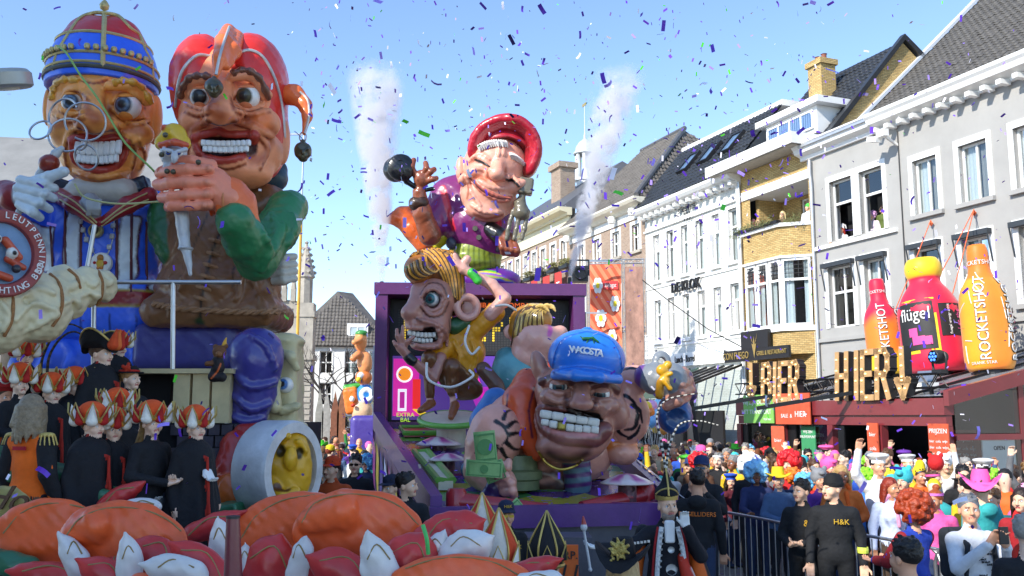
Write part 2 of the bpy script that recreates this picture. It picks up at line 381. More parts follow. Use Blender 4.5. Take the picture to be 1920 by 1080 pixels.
def ripple(S,pts,r,col,k=4,op='u',smooth=3,off=0):  # raised or carved fold that follows the surface
    P=[(v.x,v.y) for v in spline([(x,y,0) for x,y in pts],smooth)]; H=hits(S,P); u=S.T.s; n=len(H); rs=r if isinstance(r,(list,tuple)) else (r,r)
    cv=Vector((0,0,CAMH)); H=[h+(cv-h).normalized()*off*u for h in H]
    new=[]
    for i in range(n-1): S.c(H[i],H[i+1],(rs[0]+(rs[1]-rs[0])*i/(n-1))*u,(rs[0]+(rs[1]-rs[0])*(i+1)/(n-1))*u,col,k*u,op)
# ================================================================ SETTING
M_ASPH=mat('cobbles',(.26,.245,.225),.85,var=.3,vs=9,bump=.5,bs=14)
MB().quad((-400,-300,0),(400,-300,0),(400,700,0),(-400,700,0)).build('ground',M_ASPH)
tag(bpy.data.objects['ground'],kind='structure')
M_GREY=mat('grey_plaster',(.37,.36,.34),.8,var=.10,vs=.8,bump=.06,bs=60)
M_WHITE=mat('white_paint',(.82,.815,.79),.55,var=.05,vs=2,bump=.04,bs=50)
M_WBRICK=brickmat('white_painted_brick','#e4e4df','#dadad3','#c8c8c0',.22,.065,.006)
M_YBRICK=brickmat('yellow_brick','#d2b478','#b8965c','#8c7a54',.21,.062,.009)
M_BBRICK=brickmat('brown_brick','#a58d78','#8c7260','#b0a394',.21,.062,.009)
M_STONE=mat('weathered_stone',(.40,.36,.30),.9,var=.35,vs=1.5,bump=.5,bs=6)
M_CREAM=mat('cream_paint',(.80,.72,.50),.6,var=.06,vs=2,bump=.05)
M_SLATE=mat('slate',(.10,.10,.105),.55,var=.25,vs=4,bump=.2,bs=30)
M_LEADROOF=mat('church_slate',(.23,.225,.215),.8,var=.18,vs=.5,bump=.3,bs=2)
M_TILE=mat('grey_pantile',(.085,.078,.07),.6,var=.35,vs=2.2,bump=.2,bs=30)
M_TILE2=mat('black_pantile',(.03,.032,.036),.32,var=.3,vs=3,bump=.1)
M_TILE3=mat('brown_pantile',(.13,.115,.10),.7,var=.35,vs=2,bump=.2)
M_ZINC=mat('zinc',(.55,.57,.6),.45,metal=.6,var=.1,bump=.05)
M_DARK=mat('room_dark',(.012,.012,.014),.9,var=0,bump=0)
M_CURT=mat('net_curtain',(.70,.74,.74),.9,var=.1,vs=20,bump=.3,bs=18)
M_BLIND=mat('slatted_blind',(.30,.30,.29),.7,var=.2,vs=30,bump=.2)
M_AWN=mat('awning_cloth',(.035,.042,.05),.6,var=.15,bump=.1)
M_BLACK=mat('black_paint',(.016,.016,.018),.45,var=.1,bump=.05)
M_BMET=mat('black_metal',(.02,.02,.022),.35,metal=.5,var=.1,bump=.05)
M_RED=mat('oxblood_paint',(.20,.028,.034),.4,var=.12,vs=3,bump=.05,coat=.3)
M_STEEL=mat('galvanised_steel',(.50,.51,.52),.35,metal=.85,var=.15,bump=.05)
M_GOLD=mat('gold_letters',(.55,.40,.14),.35,metal=.6,var=.1,bump=0)
def glassmat(name,tint=(.85,.9,.92),refl=.18,dark=0):
    m=bpy.data.materials.new(name); m.use_nodes=True; N=m.node_tree.nodes; L=m.node_tree.links
    for n in list(N): 
        if n.type!='OUTPUT_MATERIAL': N.remove(n)
    g=N.new('ShaderNodeBsdfGlossy'); g.inputs['Roughness'].default_value=.02; t=N.new('ShaderNodeBsdfTransparent'); t.inputs[0].default_value=(*tint,1)
    fr=N.new('ShaderNodeFresnel'); fr.inputs[0].default_value=1.5; ad=N.new('ShaderNodeMath'); ad.operation='ADD'; ad.inputs[1].default_value=refl; ad.use_clamp=True
    mx=N.new('ShaderNodeMixShader'); L.new(fr.outputs[0],ad.inputs[0]); L.new(ad.outputs[0],mx.inputs[0]); L.new(t.outputs[0],mx.inputs[1]); L.new(g.outputs[0],mx.inputs[2]); L.new(mx.outputs[0],N['Material Output'].inputs[0]); MATS[name]=m; return m
M_GLASS=glassmat('window_glass',(.80,.86,.88),.10); M_SKYGL=glassmat('canopy_glass',(.80,.88,.86),.15)
def bldg(name,s0,label,X=21): return empty(name,SX(s0,X),ROT,label,'building')
def wall(p,x0,x1,z0,z1,ops,m,th=.4,y=0,name='wall'):
    xs=sorted({x0,x1,*[o[0] for o in ops],*[o[1] for o in ops]}); zs=sorted({z0,z1,*[o[2] for o in ops],*[o[3] for o in ops]})
    xs=[x for x in xs if x0<=x<=x1]; zs=[z for z in zs if z0<=z<=z1]; b=MB()
    for i in range(len(xs)-1):
        for j in range(len(zs)-1):
            cx=(xs[i]+xs[i+1])/2; cz=(zs[j]+zs[j+1])/2
            if any(o[0]<cx<o[1] and o[2]<cz<o[3] for o in ops): continue
            b.quad((xs[i],y,zs[j]),(xs[i+1],y,zs[j]),(xs[i+1],y,zs[j+1]),(xs[i],y,zs[j+1]))
    for a,c,e,f in ops:
        b.quad((a,y,e),(a,y,f),(a,y+th,f),(a,y+th,e)); b.quad((c,y,e),(c,y+th,e),(c,y+th,f),(c,y,f)); b.quad((a,y,f),(c,y,f),(c,y+th,f),(a,y+th,f)); b.quad((a,y,e),(a,y+th,e),(c,y+th,e),(c,y,e))
    o=link(name,b.mesh(name,fix=False),m,p); return o
def window(p,x0,x1,z0,z1,vb=(),hb=(),y=.10,trim=.11,fw=.065,sill=True,fm=None,curt=None,skip=(),sm=None,lead=0,td=.035):
    fm=fm or M_WHITE; b=MB()
    if trim:
        t=trim; b.box(x0-t,x1+t,-td,.06,z1,z1+t*1.25); b.box(x0-t,x0,-td,.06,z0,z1); b.box(x1,x1+t,-td,.06,z0,z1)
    e=.004; b.box(x0+e,x1-e,y,y+.06,z0+e,z0+fw); b.box(x0+e,x1-e,y,y+.06,z1-fw,z1-e); b.box(x0+e,x0+fw,y,y+.06,z0+fw,z1-fw); b.box(x1-fw,x1-e,y,y+.06,z0+fw,z1-fw)
    xs=[x0+fw]+[x0+(x1-x0)*v for v in vb]+[x1-fw]; zs=[z0+fw]+[z0+(z1-z0)*v for v in hb]+[z1-fw]
    for x in xs[1:-1]: b.box(x-.03,x+.03,y-.004,y+.055,z0+fw,z1-fw)
    for z in zs[1:-1]: b.box(x0+fw,x1-fw,y-.008,y+.05,z-.04,z+.04)
    w=b.build('window',fm,p); k=0
    for i in range(len(xs)-1):
        for j in range(len(zs)-1):
            if k not in skip: MB().quad((xs[i],y+.03,zs[j]),(xs[i+1],y+.03,zs[j]),(xs[i+1],y+.03,zs[j+1]),(xs[i],y+.03,zs[j+1])).build('pane',M_GLASS,w)
            if lead:
                l=MB()
                for q in range(1,4): xx=xs[i]+(xs[i+1]-xs[i])*q/4; l.box(xx-.006,xx+.006,y+.015,y+.028,zs[j],zs[j+1])
                for q in range(1,4): zz=zs[j]+(zs[j+1]-zs[j])*q/4; l.box(xs[i],xs[i+1],y+.012,y+.026,zz-.006,zz+.006)
                l.build('glazing_bar',M_BLACK,w)
            k+=1
    for cx0,cx1,cm in (curt or ()):
        n=max(3,int((cx1-cx0)*(x1-x0)/.06)); c=MB(); xa=x0+(x1-x0)*cx0; xb=x0+(x1-x0)*cx1
        for q in range(n):
            u=xa+(xb-xa)*q/n; v=xa+(xb-xa)*(q+1)/n; c.quad((u,y+.12+.025*(q%2),z0),(v,y+.12+.025*((q+1)%2),z0),(v,y+.12+.025*((q+1)%2),z1),(u,y+.12+.025*(q%2),z1))
        c.build('curtain',cm,w,smooth=True)
    if sill: MB().box(x0-(trim or .05)-.03,x1+(trim or .05)+.03,-.12,.08,z0-.13,z0-.003).build('sill',sm or M_WHITE,w)
    return w
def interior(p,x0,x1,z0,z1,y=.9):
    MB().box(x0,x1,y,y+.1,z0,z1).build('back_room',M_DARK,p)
def cornice(p,x0,x1,z,prof,m=None,name='cornice'):   # prof: list of (outward y<0, z) polygon, extruded along x
    return MB().prism([(-a,z+b) for a,b in prof],x0,x1,'x').build(name,m or M_WHITE,p)
def pantile(w=.24,l=.34,t=.025):
    xs=np.linspace(0,w,7); hz=[.05*math.sin(2*math.pi*x/w)*.5 for x in xs]; v=[];f=[]
    for k,(yy,zz) in enumerate(((0,.035),(l*.5,.02),(l,0.0))):
        for x,h in zip(xs,hz): v.append((x,yy,h+zz))
    for r in range(2):
        for i in range(6): f.append((r*7+i,r*7+i+1,(r+1)*7+i+1,(r+1)*7+i))
    b=len(v)
    for x,h in zip(xs,hz): v.append((x,0,h+.035-t))
    for i in range(6): f.append((b+i,b+i+1,i+1,i))
    return np.array(v,np.float32),np.array(f,np.int32)
def tile_roof(p,O,U,Vd,nu,nv,m,keep=None,single=None,l=.3,w=.24,name='roof_tiles'):
    """tiles laid on the plane O + u*U + v*Vd (unit vectors, local); keep(u,v) clips; single(u,v) picks tiles built one by one"""
    V,F=pantile(w); O,U,Vd=(np.array(a,np.float32) for a in (O,U,Vd)); Nn=np.cross(U,Vd); Nn/=np.linalg.norm(Nn); Vs=[];Fs=[];n=0;sg=[]
    for j in range(nv):
        for i in range(nu):
            u=i*w; v=j*l
            if keep and not keep(u+w/2,v+l/2): continue
            jt=rng.normal(0,.004,3); T=O+U*u+Vd*v+Nn*(jt[2]*1.2)+U*jt[0]
            if single and single(i,j): sg.append(T); continue
            Vs.append(T+V[:,:1]*U+V[:,1:2]*Vd+V[:,2:]*Nn); Fs.append(F+n); n+=len(V)
    if Vs:
        o=link(name,npmesh(name,np.concatenate(Vs),np.concatenate(Fs),True),m,p); tag(o,kind='stuff')
    if sg:
        me=npmesh('roof_tile',V[:,:1]*U+V[:,1:2]*Vd+V[:,2:]*Nn,F,True); me.materials.append(m)
        for T in sg: q=link('roof_tile',me,None,p); q.location=T
def slopeplane(z0,y0,k): # helpers for roof planes: returns unit up-slope vector
    return np.array((0,1,k))/math.sqrt(1+k*k)
# ---------------------------------------------------------------- grey townhouse (s 6..25)
g=bldg('grey_townhouse',25,'grey plastered townhouse with dark pantile roof and white framed windows behind the beer terrace')
GX=lambda s:25-s
up=[(24.1,23.05),(22.72,21.72),(20.5,19.6),(18.82,17.88),(17.05,16.1),(15.3,14.3)]
lo=[(24.35,23.2),(22.7,21.8),(20.62,19.72),(18.92,18.02),(17.1,16.1),(15.3,14.3)]
ops=[]; 
for i,(a,b) in enumerate(up): ops.append((GX(a),GX(b),8.22 if i<2 else 8.36,10.22 if i<2 else 10.0))
for i,(a,b) in enumerate(lo): ops.append((GX(a),GX(b),5.36,7.36))
wall(g,0,19,0,11.3,ops,M_GREY)
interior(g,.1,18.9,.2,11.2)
MB().box(-.0,.35,.41,12,0,11.3).build('side_wall',M_GREY,g); 
for i,o in enumerate(ops):
    if i<2: window(g,*o,hb=(.62,),trim=.15,sill=False,skip=(0,),y=.16)
    elif i<6: window(g,*o,vb=(.52,),trim=.15,sm=M_GREY,curt=((.02,.48,M_CURT),(.55,1,M_BLIND)),y=.14)
    else:
        w=window(g,*o,hb=(.58,),vb=(.5,) if i!=8 else (),trim=.17,sill=i>7,sm=M_GREY,curt=((.05,.3,M_CURT),) if i%2 else ((.7,.95,M_CURT),),y=.16)
        a=MB(); a.box(o[0]-.14,o[1]+.14,-.22,-.045,7.36,7.50).bar((o[0]-.12,-.2,7.36),(o[0]-.12,-.06,6.6),.03).bar((o[1]+.12,-.2,7.36),(o[1]+.12,-.06,6.6),.03); a.build('roller_awning',M_AWN,w)
MB().box(GX(24.85),GX(21.2),-.10,.06,8.02,8.14).build('string_course',M_WHITE,g)
MB().box(.05,19,-.09,.06,4.92,5.04).build('string_course',M_GREY,g)
for a,b in ((GX(24.8),GX(21.3)),(GX(20.9),19)): MB().box(a,b,-.03,.05,3.2,4.75).build('plaster_panel',M_GREY,g)
cornice(g,-.35,GX(21.75),11.25,[(0,0),(.12,0),(.14,.12),(.38,.2),(.42,.34),(.5,.42),(.5,.52),(0,.52)])
cornice(g,GX(21.75)+.01,19,11.25,[(0,0),(.10,0),(.12,.1),(.5,.18),(.55,.32),(.62,.40),(.62,.50),(0,.50)])
for i in range(26): MB().box(GX(21.6)+i*.5,GX(21.6)+i*.5+.16,-.44,-.06,11.17,11.30).build('bracket',M_WHITE,g)
k=.907; sv=slopeplane(0,0,k)
MB().box(0,19,-.5,.6,11.6,11.72).build('lead_gutter',M_ZINC,g)
MB().quad((0,.3,11.02),(19,.3,11.02),(19,10,11.02+k*9.7),(0,10,11.02+k*9.7)).build('roof_deck',M_TILE,g)
tile_roof(g,(.02,.3,11.06),(1,0,0),sv,79,42,M_TILE,single=lambda i,j: 27<=i<47 and j<14)
MB().box(-.12,.10,-.3,-.2,0,0.1).build('flashing',M_ZINC,g)
MB().prism([(.2,11.05),(9.8,11.05+k*9.6),(9.8,11.2+k*9.6),(.2,11.2)],-.14,.14,'x').build('flashing',mat('lead_flashing',(.62,.66,.72),.5,var=.1),g)
pp=MB().tube(spline([(.12,-.12,11.2),(.12,-.14,10.7),(.14,-.12,10.2),(.1,-.1,8),(.1,-.1,4),(.1,-.1,.2)],4),.055,8); pp.build('downpipe',M_ZINC,g,smooth=True)
MB().tube([(GX(20.98),-.03,11.1),(GX(20.98),-.03,3)],.018,6).build('cable',M_BLACK,g)
fl=empty('wall_floodlight',SX(21.0,20.55,10.85),ROT,'white floodlight with two heads under the grey townhouse cornice','lamp')
MB().box(-.16,.16,-.25,-.05,.0,.22).build('lamp_head',M_WHITE,fl); MB().box(-.5,-.1,-.3,-.05,-.16,.0,Matrix.Rotation(.25,4,'Y')).build('lamp_head',M_WHITE,fl); MB().bar((0,.42,-.2),(0,-.1,.05),.07).build('bracket',M_WHITE,fl)
# guy ropes of the bottles come later
# ---------------------------------------------------------------- yellow brick house (s 25..29)
y=bldg('yellow_brick_house',29,'narrow yellow brick house with balcony, white bay window and steep black roof')
YX=lambda s:29-s
wall(y,0,.55,0,11.7,[],M_YBRICK,name='wall_pier'); wall(y,3.86,4,0,11.7,[],M_YBRICK,name='wall_pier')
wall(y,.56,3.85,10.95,11.7,[],M_YBRICK,name='wall_lintel'); wall(y,.56,3.85,0,5.35,[],M_YBRICK,name='wall_base')
wall(y,.56,3.85,8.0,9.0,[],M_YBRICK,name='wall_apron',y=.01)
wall(y,.56,3.85,5.36,7.99,[],M_DARK,name='bay_room',y=.35)
MB().box(.1,3.95,-.06,.3,10.62,10.94).build('lintel_beam',M_WHITE,y)
# recess of the balcony
MB().box(.35,.55,.41,1.7,9.0,10.9).build('recess_side',M_YBRICK,y); MB().box(3.86,4.0,.41,1.7,9.0,10.9).build('recess_side',M_YBRICK,y)
MB().box(.55,3.86,.3,1.7,10.62,10.7).build('recess_ceiling',M_WHITE,y)
wall(y,.55,3.86,8.9,10.62,[(1.6,3.5,9.05,10.5)],M_YBRICK,name='recess_back',y=1.5,th=.2); interior(y,.5,3.9,8.9,10.6,y=2.3)
bw=window(y,1.6,3.5,9.05,10.5,vb=(.5,),hb=(.62,),y=.08,trim=0,sill=False); bw.location=(0,1.5,0)
# bay: front face y=-.75 from x=.95..3.0, canted to the right
bay=[(.6,0),(1.05,-.72),(3.1,-.72),(3.85,0)]
def bayface(a,b,z0,z1,m,name,off=0):
    return MB().quad((a[0],a[1],z0),(b[0],b[1],z0),(b[0],b[1],z1),(a[0],a[1],z1)).build(name,m,y)
for a,b in zip(bay[:-1],bay[1:]):
    bayface(a,b,7.99,9.0,M_YBRICK,'bay_brick')
    d_=Vector((b[0]-a[0],b[1]-a[1],0)); L_=d_.length; ang=math.atan2(d_.y,d_.x); n_=3 if L_>1.5 else 1
    for q in range(n_):
        w=window(y,.03,L_/n_-.03,5.55,7.9,hb=(.68,),y=.0,trim=0,sill=False,fw=.09,curt=((.05,.4,M_CURT),(.75,.97,M_CURT)),lead=0); w.location=(a[0]+d_.x*q/n_,a[1]+d_.y*q/n_,0); w.rotation_euler=(0,0,ang)
        l=MB(); 
        for t in range(1,5): xx=.12+(L_/n_-.24)*t/5; l.box(xx-.008,xx+.008,.002,.018,7.22,7.8)
        for t in range(1,4): zz=7.22+.58*t/4; l.box(.12,L_/n_-.12,.002,.018,zz-.008,zz+.008)
        l.build('leaded_light',M_BLACK,w)
bp=lambda e:[(.6-e*.6,0),(1.05-e*.5,-.72-e),(3.1+e*.5,-.72-e),(3.85+e*.6,0)]
MB().prism(bp(.08),5.38,5.55,'z').build('bay_sill',M_WHITE,y); MB().prism(bp(.07),7.9,7.985,'z').build('bay_head',M_WHITE,y)
MB().prism(bp(.10),9.005,9.13,'z').build('balcony_coping',M_WHITE,y)
MB().prism(bp(-.02),4.6,5.37,'z').build('bay_base',M_YBRICK,y)
# eaves box and roof
MB().box(-.95,4.15,-.85,.4,11.72,11.80).build('eaves_soffit',mat('soffit_boards',(.45,.42,.36),.7,var=.2,vs=8),y)
MB().box(-1.0,4.2,-.92,-.8,11.72,12.12).box(4.08,4.2,-.8,.3,11.72,12.12).build('gutter_board',M_WHITE,y)
kk=1.126; sv=slopeplane(0,0,kk); zr=11.4+kk*4.3
MB().box(-.9,4.02,-.8,.35,11.85,12.0).build('flat_gutter',M_ZINC,y)
MB().quad((-.9,.2,11.4),(4.02,.2,11.4),(4.02,4.5,zr),(-.9,4.5,zr)).build('roof_deck',M_TILE2,y)
MB().quad((-.9,4.5,zr),(4.02,4.5,zr),(4.02,8,13.6),(-.9,8,13.6)).build('roof_deck',M_TILE2,y)
tile_roof(y,(-.9,.2,11.44),(1,0,0),sv,20,21,M_TILE2,keep=lambda u,v: not (1.3<u<4.3 and 1.0<v<2.6))
MB().prism([(.2,11.3),(4.5,zr-.06),(7.6,13.7),(7.6,11.0),(.2,11.0)],3.72,4.0,'x').build('gable',M_YBRICK,y)
MB().prism([(.15,11.36),(4.5,zr),(4.5,zr+.24),(.15,11.62)],3.9,4.14,'x').build('verge',M_TILE2,y); MB().prism([(4.5,zr),(7.9,13.8),(7.9,14.05),(4.5,zr+.24)],3.9,4.14,'x').build('verge',M_TILE2,y)
# dormer
MB().box(.45,3.35,.95,3.0,12.55,13.55).build('dormer',M_WHITE,y); interior_d=None
dw=window(y,.6,3.2,12.72,13.42,vb=(.25,.5,.75),y=-.03,trim=0,sill=False,curt=((.02,.98,mat('dormer_glass',(.16,.25,.42),.1,var=.05,bump=0)),)); dw.location=(0,.9,0)
for c_ in [c for c in dw.children if c.name.startswith('curtain')]: c_.location=(0,-.105,0)
MB().box(.1,3.7,.7,3.0,13.56,13.80).build('dormer_roof',M_WHITE,y)
MB().box(.9,1.65,2.7,3.4,14.2,16.0).box(.82,1.73,2.62,3.48,16.0,16.22).build('chimney',M_YBRICK,y)
for q in (1.1,1.45): MB().lathe([(.1,0),(.1,.25),(.13,.27),(.0,.27)],10,(q,3.05,16.2)).build('chimney_pot',mat('terracotta',(.25,.09,.06),.8),y,smooth=True)
MB().tube([(.02,-.1,11.4),(.02,-.1,.1)],.055,8).build('downpipe',M_ZINC,y,smooth=True)
sg=empty('restaurant_sign',SX(27.2,20.1,4.45),ROT,'black stepped restaurant signboard with gold lettering below the yellow bay window','sign')
MB().box(-1.85,1.85,-.05,.05,0,.42).box(-.78,.78,-.06,.06,.421,1.05).build('board',M_BLACK,sg)
text('lettering','CON FUEGO',M_GOLD,sg,(-1.12,-.07,.2),size=.36,sx=.75); text('lettering','GRILL & RESTAURANT',M_GOLD,sg,(.95,-.07,.22),size=.22,sx=.75)
em=MB(); em.add([(0,-.075,.08),(.13,-.075,.6),(.05,-.075,.55),(0,-.075,.85),(-.05,-.075,.55),(-.13,-.075,.6)],[(0,1,2,3,4,5)]); em.add([(.06,-.075,.6),(.2,-.075,.95),(.12,-.075,.68)],[(0,1,2)]); em.add([(-.06,-.075,.6),(-.2,-.075,.95),(-.12,-.075,.68)],[(0,1,2)]); em.build('emblem',M_GOLD,sg)
# ---------------------------------------------------------------- white hotel (s 29..36.3)
h=bldg('white_hotel',36.3,'white painted hotel with twelve tall windows and skylights in a tiled mansard')
HX=lambda s:36.3-s
xs=[(35.62,35.05),(34.48,33.92),(33.32,32.78),(32.18,31.62),(31.02,30.48),(29.88,29.3)]
ops=[(HX(a),HX(b),8.42,10.5) for a,b in xs]+[(HX(a),HX(b),5.72,7.56) for a,b in xs]
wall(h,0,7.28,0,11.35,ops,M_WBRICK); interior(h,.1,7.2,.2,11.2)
for i,o in enumerate(ops): window(h,*o,hb=(.66,),trim=.05,y=.12,td=.02,curt=((.05,.45+.1*(i%3),M_CURT),) if i not in (1,5) else ((.0,.25,M_CURT),),sm=M_WHITE)
for z in (8.1,5.45): MB().box(0,7.28,-.05,.04,z,z+.10).build('string_course',M_WHITE,h)
MB().box(0,7.28,-.10,.04,10.72,10.80).build('string_course',M_WHITE,h)
MB().box(.0,7.28,-.16,.04,4.55,5.1).build('fascia_board',M_WHITE,h)
cornice(h,-.05,7.32,11.3,[(0,0),(.1,0),(.14,.14),(.5,.24),(.6,.36),(.6,.48),(0,.48)])
for q in range(15): MB().box(.1+q*.5,.28+q*.5,-.45,-.03,11.30,11.45).build('bracket',M_WHITE,h)
sv=slopeplane(0,0,1.15)
MB().quad((-.1,-.45,11.8),(7.3,-.45,11.8),(7.3,2.2,11.8+1.15*2.65),(-.1,2.2,11.8+1.15*2.65)).build('roof_deck',M_SLATE,h)
tile_roof(h,(-.1,-.5,11.84),(1,0,0),sv,31,13,M_TILE2)
MB().box(-.1,7.35,2.1,8,14.75,15.0).build('roof_edge',M_WHITE,h)
for q in (2.0,3.6,5.2):
    T=Matrix.Translation((q,.55,13.02))@Matrix.Rotation(math.atan(1.15),4,'X')
    sk=MB(); sk.box(0,.08,0,1.2,.05,.2,T).box(.72,.8,0,1.2,.05,.2,T).box(.08,.72,0,.08,.05,.2,T).box(.08,.72,1.12,1.2,.05,.2,T); so=sk.build('skylight',M_BLACK,h)
    MB().box(.08,.72,.08,1.12,.12,.14,T).build('pane',mat('skylight_glass',(.12,.2,.32),.05,var=0,bump=0),so)
text('lettering','DE KLOK',M_BLACK,h,(HX(32.85),-.14,7.88),size=.62,sx=.85,ext=.05)
text('lettering','STADSHOTEL',M_BLACK,h,(HX(32.62),-.12,11.12),size=.30,sx=.75); text('lettering','DE KLOK',M_BLACK,h,(HX(32.62),-.12,10.93),size=.12); text('lettering','* * *',M_BLACK,h,(HX(32.62),-.12,10.62),size=.3)
text('lettering','Lunch - Borrel',M_BLACK,h,(HX(33.0),-.18,4.83),size=.42,sx=.62); text('lettering','Diner',M_BLACK,h,(HX(29.9),-.18,4.86),size=.42,sx=.62)
bal=MB(); bal.box(0,1.7,-.7,-.16,4.95,5.08)
for q in range(18): bal.box(.02+q*.096,.045+q*.096,-.68,-.65,5.08,5.95)
for q in range(4): 
    for r in range(9): bal.tube([(.1+r*.18+.06*math.cos(t*1.05),-.665,5.2+q*.2+.06*math.sin(t*1.05)) for t in range(6)],.012,4,closed=True)
bal.box(0,1.7,-.7,-.63,5.95,6.0); bal.build('balcony_railing',M_WHITE,h)
MB().tube([(7.2,-.1,11.4),(7.2,-.1,.1)],.055,8).build('downpipe',M_WHITE,h,smooth=True)
# canopy in front of hotel + yellow house
ca=empty('glass_canopy',SX(31,19,0),ROT,'sloping glass terrace canopy with dark green ribs before the white hotel','canopy')
MB().quad((-5.3,1.85,4.35),(1.9,1.85,4.35),(1.9,-1.2,3.3),(-5.3,-1.2,3.3)).build('glass_roof',M_SKYGL,ca)
M_GREEN=mat('green_paint',(.06,.11,.09),.45,var=.1)
for q in range(13): MB().bar((-5.3+q*.6,1.9,4.42),(-5.3+q*.6,-1.25,3.33),.05,.08).build('rib',M_GREEN if q<8 else M_BLACK,ca)
MB().box(-5.35,1.95,-1.3,-1.2,3.15,3.4).build('gutter',M_GREEN,ca); MB().box(-5.35,1.95,-1.18,-1.1,2.75,3.12).build('sign_board',M_BLACK,ca)
text('lettering','T.ANGUS TOP STEAK',M_WHITE,ca,(-1.9,-1.2,2.93),size=.3,sx=.7); text('lettering','& DEJO',M_WHITE,ca,(1.2,-1.2,2.93),size=.3,sx=.7)
for q in (-5.2,-2.8,-.4,1.8): MB().box(q,q+.1,-1.2,-1.08,0,2.74).build('post',M_BLACK,ca)
MB().box(-5.35,1.95,.9,1.0,0,2.7).build('shop_front',M_DARK,ca)
def sconce(s,z,n): pass
for qi,(s_,X_) in enumerate(((27.6,16.9),(26.5,16.7))):
    pz=empty('closed_parasol',SX(s_,X_,0),0,('black closed parasol left of its twin by the beer terrace','black closed parasol nearest the oxblood terrace post')[qi],'parasol','closed parasols')
    pr=MB(); R_=[];
    for zi in range(9):
        t=zi/8; ring=[]
        for j in range(16): rr=(.10+.30*(1-t)**.7)*(1+.28*(1 if j%2 else -1)*(1-t*.6)); R_.append((rr*math.cos(j*math.pi/8),rr*math.sin(j*math.pi/8),1.2+2.7*t))
    pr.add(R_,[(i*16+j,i*16+(j+1)%16,(i+1)*16+(j+1)%16,(i+1)*16+j) for i in range(8) for j in range(16)]); pr.build('canopy',M_BLACK,pz,smooth=35); MB().tube([(0,0,0),(0,0,4.0)],.03,8).build('pole',M_STEEL,pz)
    MB().box(-.3,.3,-.3,.3,0,.08).build('base',M_BLACK,pz); text('lettering','DEJO',M_WHITE,pz,(-.02,-.43,1.55),size=.22)
# ---------------------------------------------------------------- brown brick house (s 36.3..44.3)
b4=bldg('brown_brick_house',44.3,'brown brick house with cream cornice and hipped tile roof left of the white hotel')
BX=lambda s:44.3-s
xs=[(37.55,36.8),(39.5,38.75),(41.45,40.8),(43.25,42.6)]
ops=[(BX(a),BX(b),10.1,11.35) for a,b in xs]+[(BX(a),BX(b),6.6,8.6) for a,b in xs]+[(BX(a),BX(b),1.2,4.2) for a,b in xs]
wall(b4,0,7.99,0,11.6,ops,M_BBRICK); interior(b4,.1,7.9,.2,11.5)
for o in ops: window(b4,*o,vb=(.5,),hb=(.55,),trim=.13,sm=M_STONE)
MB().box(0,7.99,-.06,.05,11.6,12.0).build('frieze',M_WHITE,b4)
cornice(b4,-.3,8.2,12.0,[(0,0),(.2,0),(.3,.14),(.6,.22),(.7,.34),(.7,.42),(0,.42)],mat('cream_cornice',(.80,.74,.60),.6))
for q in (.3,2.9,5.4,7.4): MB().lathe([(0,-.2),(.16,-.16),(.2,0),(.16,.16),(0,.2)],10,(q,-.35,11.85)).build('cornice_ball',M_WHITE,b4,smooth=True)
sv=slopeplane(0,0,.95); ze=12.4; RY=4.6
MB().quad((-.2,-.5,ze),(8.1,-.5,ze),(4.3,RY,ze+.95*5.1),(-.2,RY,ze+.95*5.1)).quad((8.1,-.5,ze),(8.1,9,ze),(4.3,RY,ze+.95*5.1)).build('roof_deck',M_TILE3,b4)
tile_roof(b4,(-.2,-.55,ze+.04),(1,0,0),sv,35,24,M_TILE3,keep=lambda u,v: u<8.25-v*.56)
rs=np.array((-(8.1-4.3),0,.95*5.1)); rs=rs/np.linalg.norm(rs)
tile_roof(b4,(8.14,-.3,ze+.04),(0,1,0),rs,38,20,M_TILE3,keep=lambda u,v: .9*v<u+.3 and u<9.3-.72*v)
for a,b in (((8.1,-.5,ze+.1),(4.3,RY,ze+.95*5.1+.12)),((4.3,RY,ze+.95*5.1+.12),(-.2,RY,ze+.95*5.1+.12))): MB().tube([a,b],.13,8).build('ridge_cap',M_SLATE,b4)
# ---------------------------------------------------------------- old town hall (s 44.3..62) with cupola
t5=bldg('old_town_hall',62,'old brick town hall with cream cornice and open bell cupola behind the float')
TX=lambda s:62-s
xs=[(45.5,44.85),(46.85,46.2),(48.25,47.6),(49.55,48.9),(50.8,50.15),(52.1,51.45),(53.4,52.75),(54.7,54.05),(56,55.35),(57.3,56.65),(58.6,57.95),(59.9,59.25)]
ops=[(TX(a),TX(b),10.7,12.0) for a,b in xs]+[(TX(a),TX(b),7.2,9.2) for a,b in xs]
wall(t5,0,17.69,0,12.4,ops,M_BBRICK); interior(t5,.1,17.6,.2,12.3)
for o in ops: window(t5,*o,vb=(.5,),hb=(.5,),trim=.12,sm=M_STONE)
MB().box(0,17.69,-.07,.05,12.4,13.2).build('frieze',M_CREAM,t5)
cornice(t5,-.3,17.95,13.2,[(0,0),(.25,0),(.3,.12),(.7,.2),(.8,.34),(.8,.42),(0,.42)],M_CREAM)
MB().quad((-.2,-.6,13.6),(17.8,-.6,13.6),(14.5,5,17.6),(3.5,5,17.6)).quad((17.8,-.6,13.6),(17.8,10,13.6),(14.5,5,17.6)).quad((-.2,-.6,13.6),(3.5,5,17.6),(-.2,10,13.6)).build('roof',M_SLATE,t5)
ch=MB().box(9.9,11.3,2.4,3.4,14.5,17.8); ch.box(9.75,11.45,2.25,3.55,17.8,18.15); ch.build('chimney',M_BBRICK,t5)
cu=MB().lathe([(.62,15.6),(.62,17.5),(.72,17.55),(.72,17.7)],8,(9.5,5,0)); cu.build('cupola_base',M_WHITE,t5)
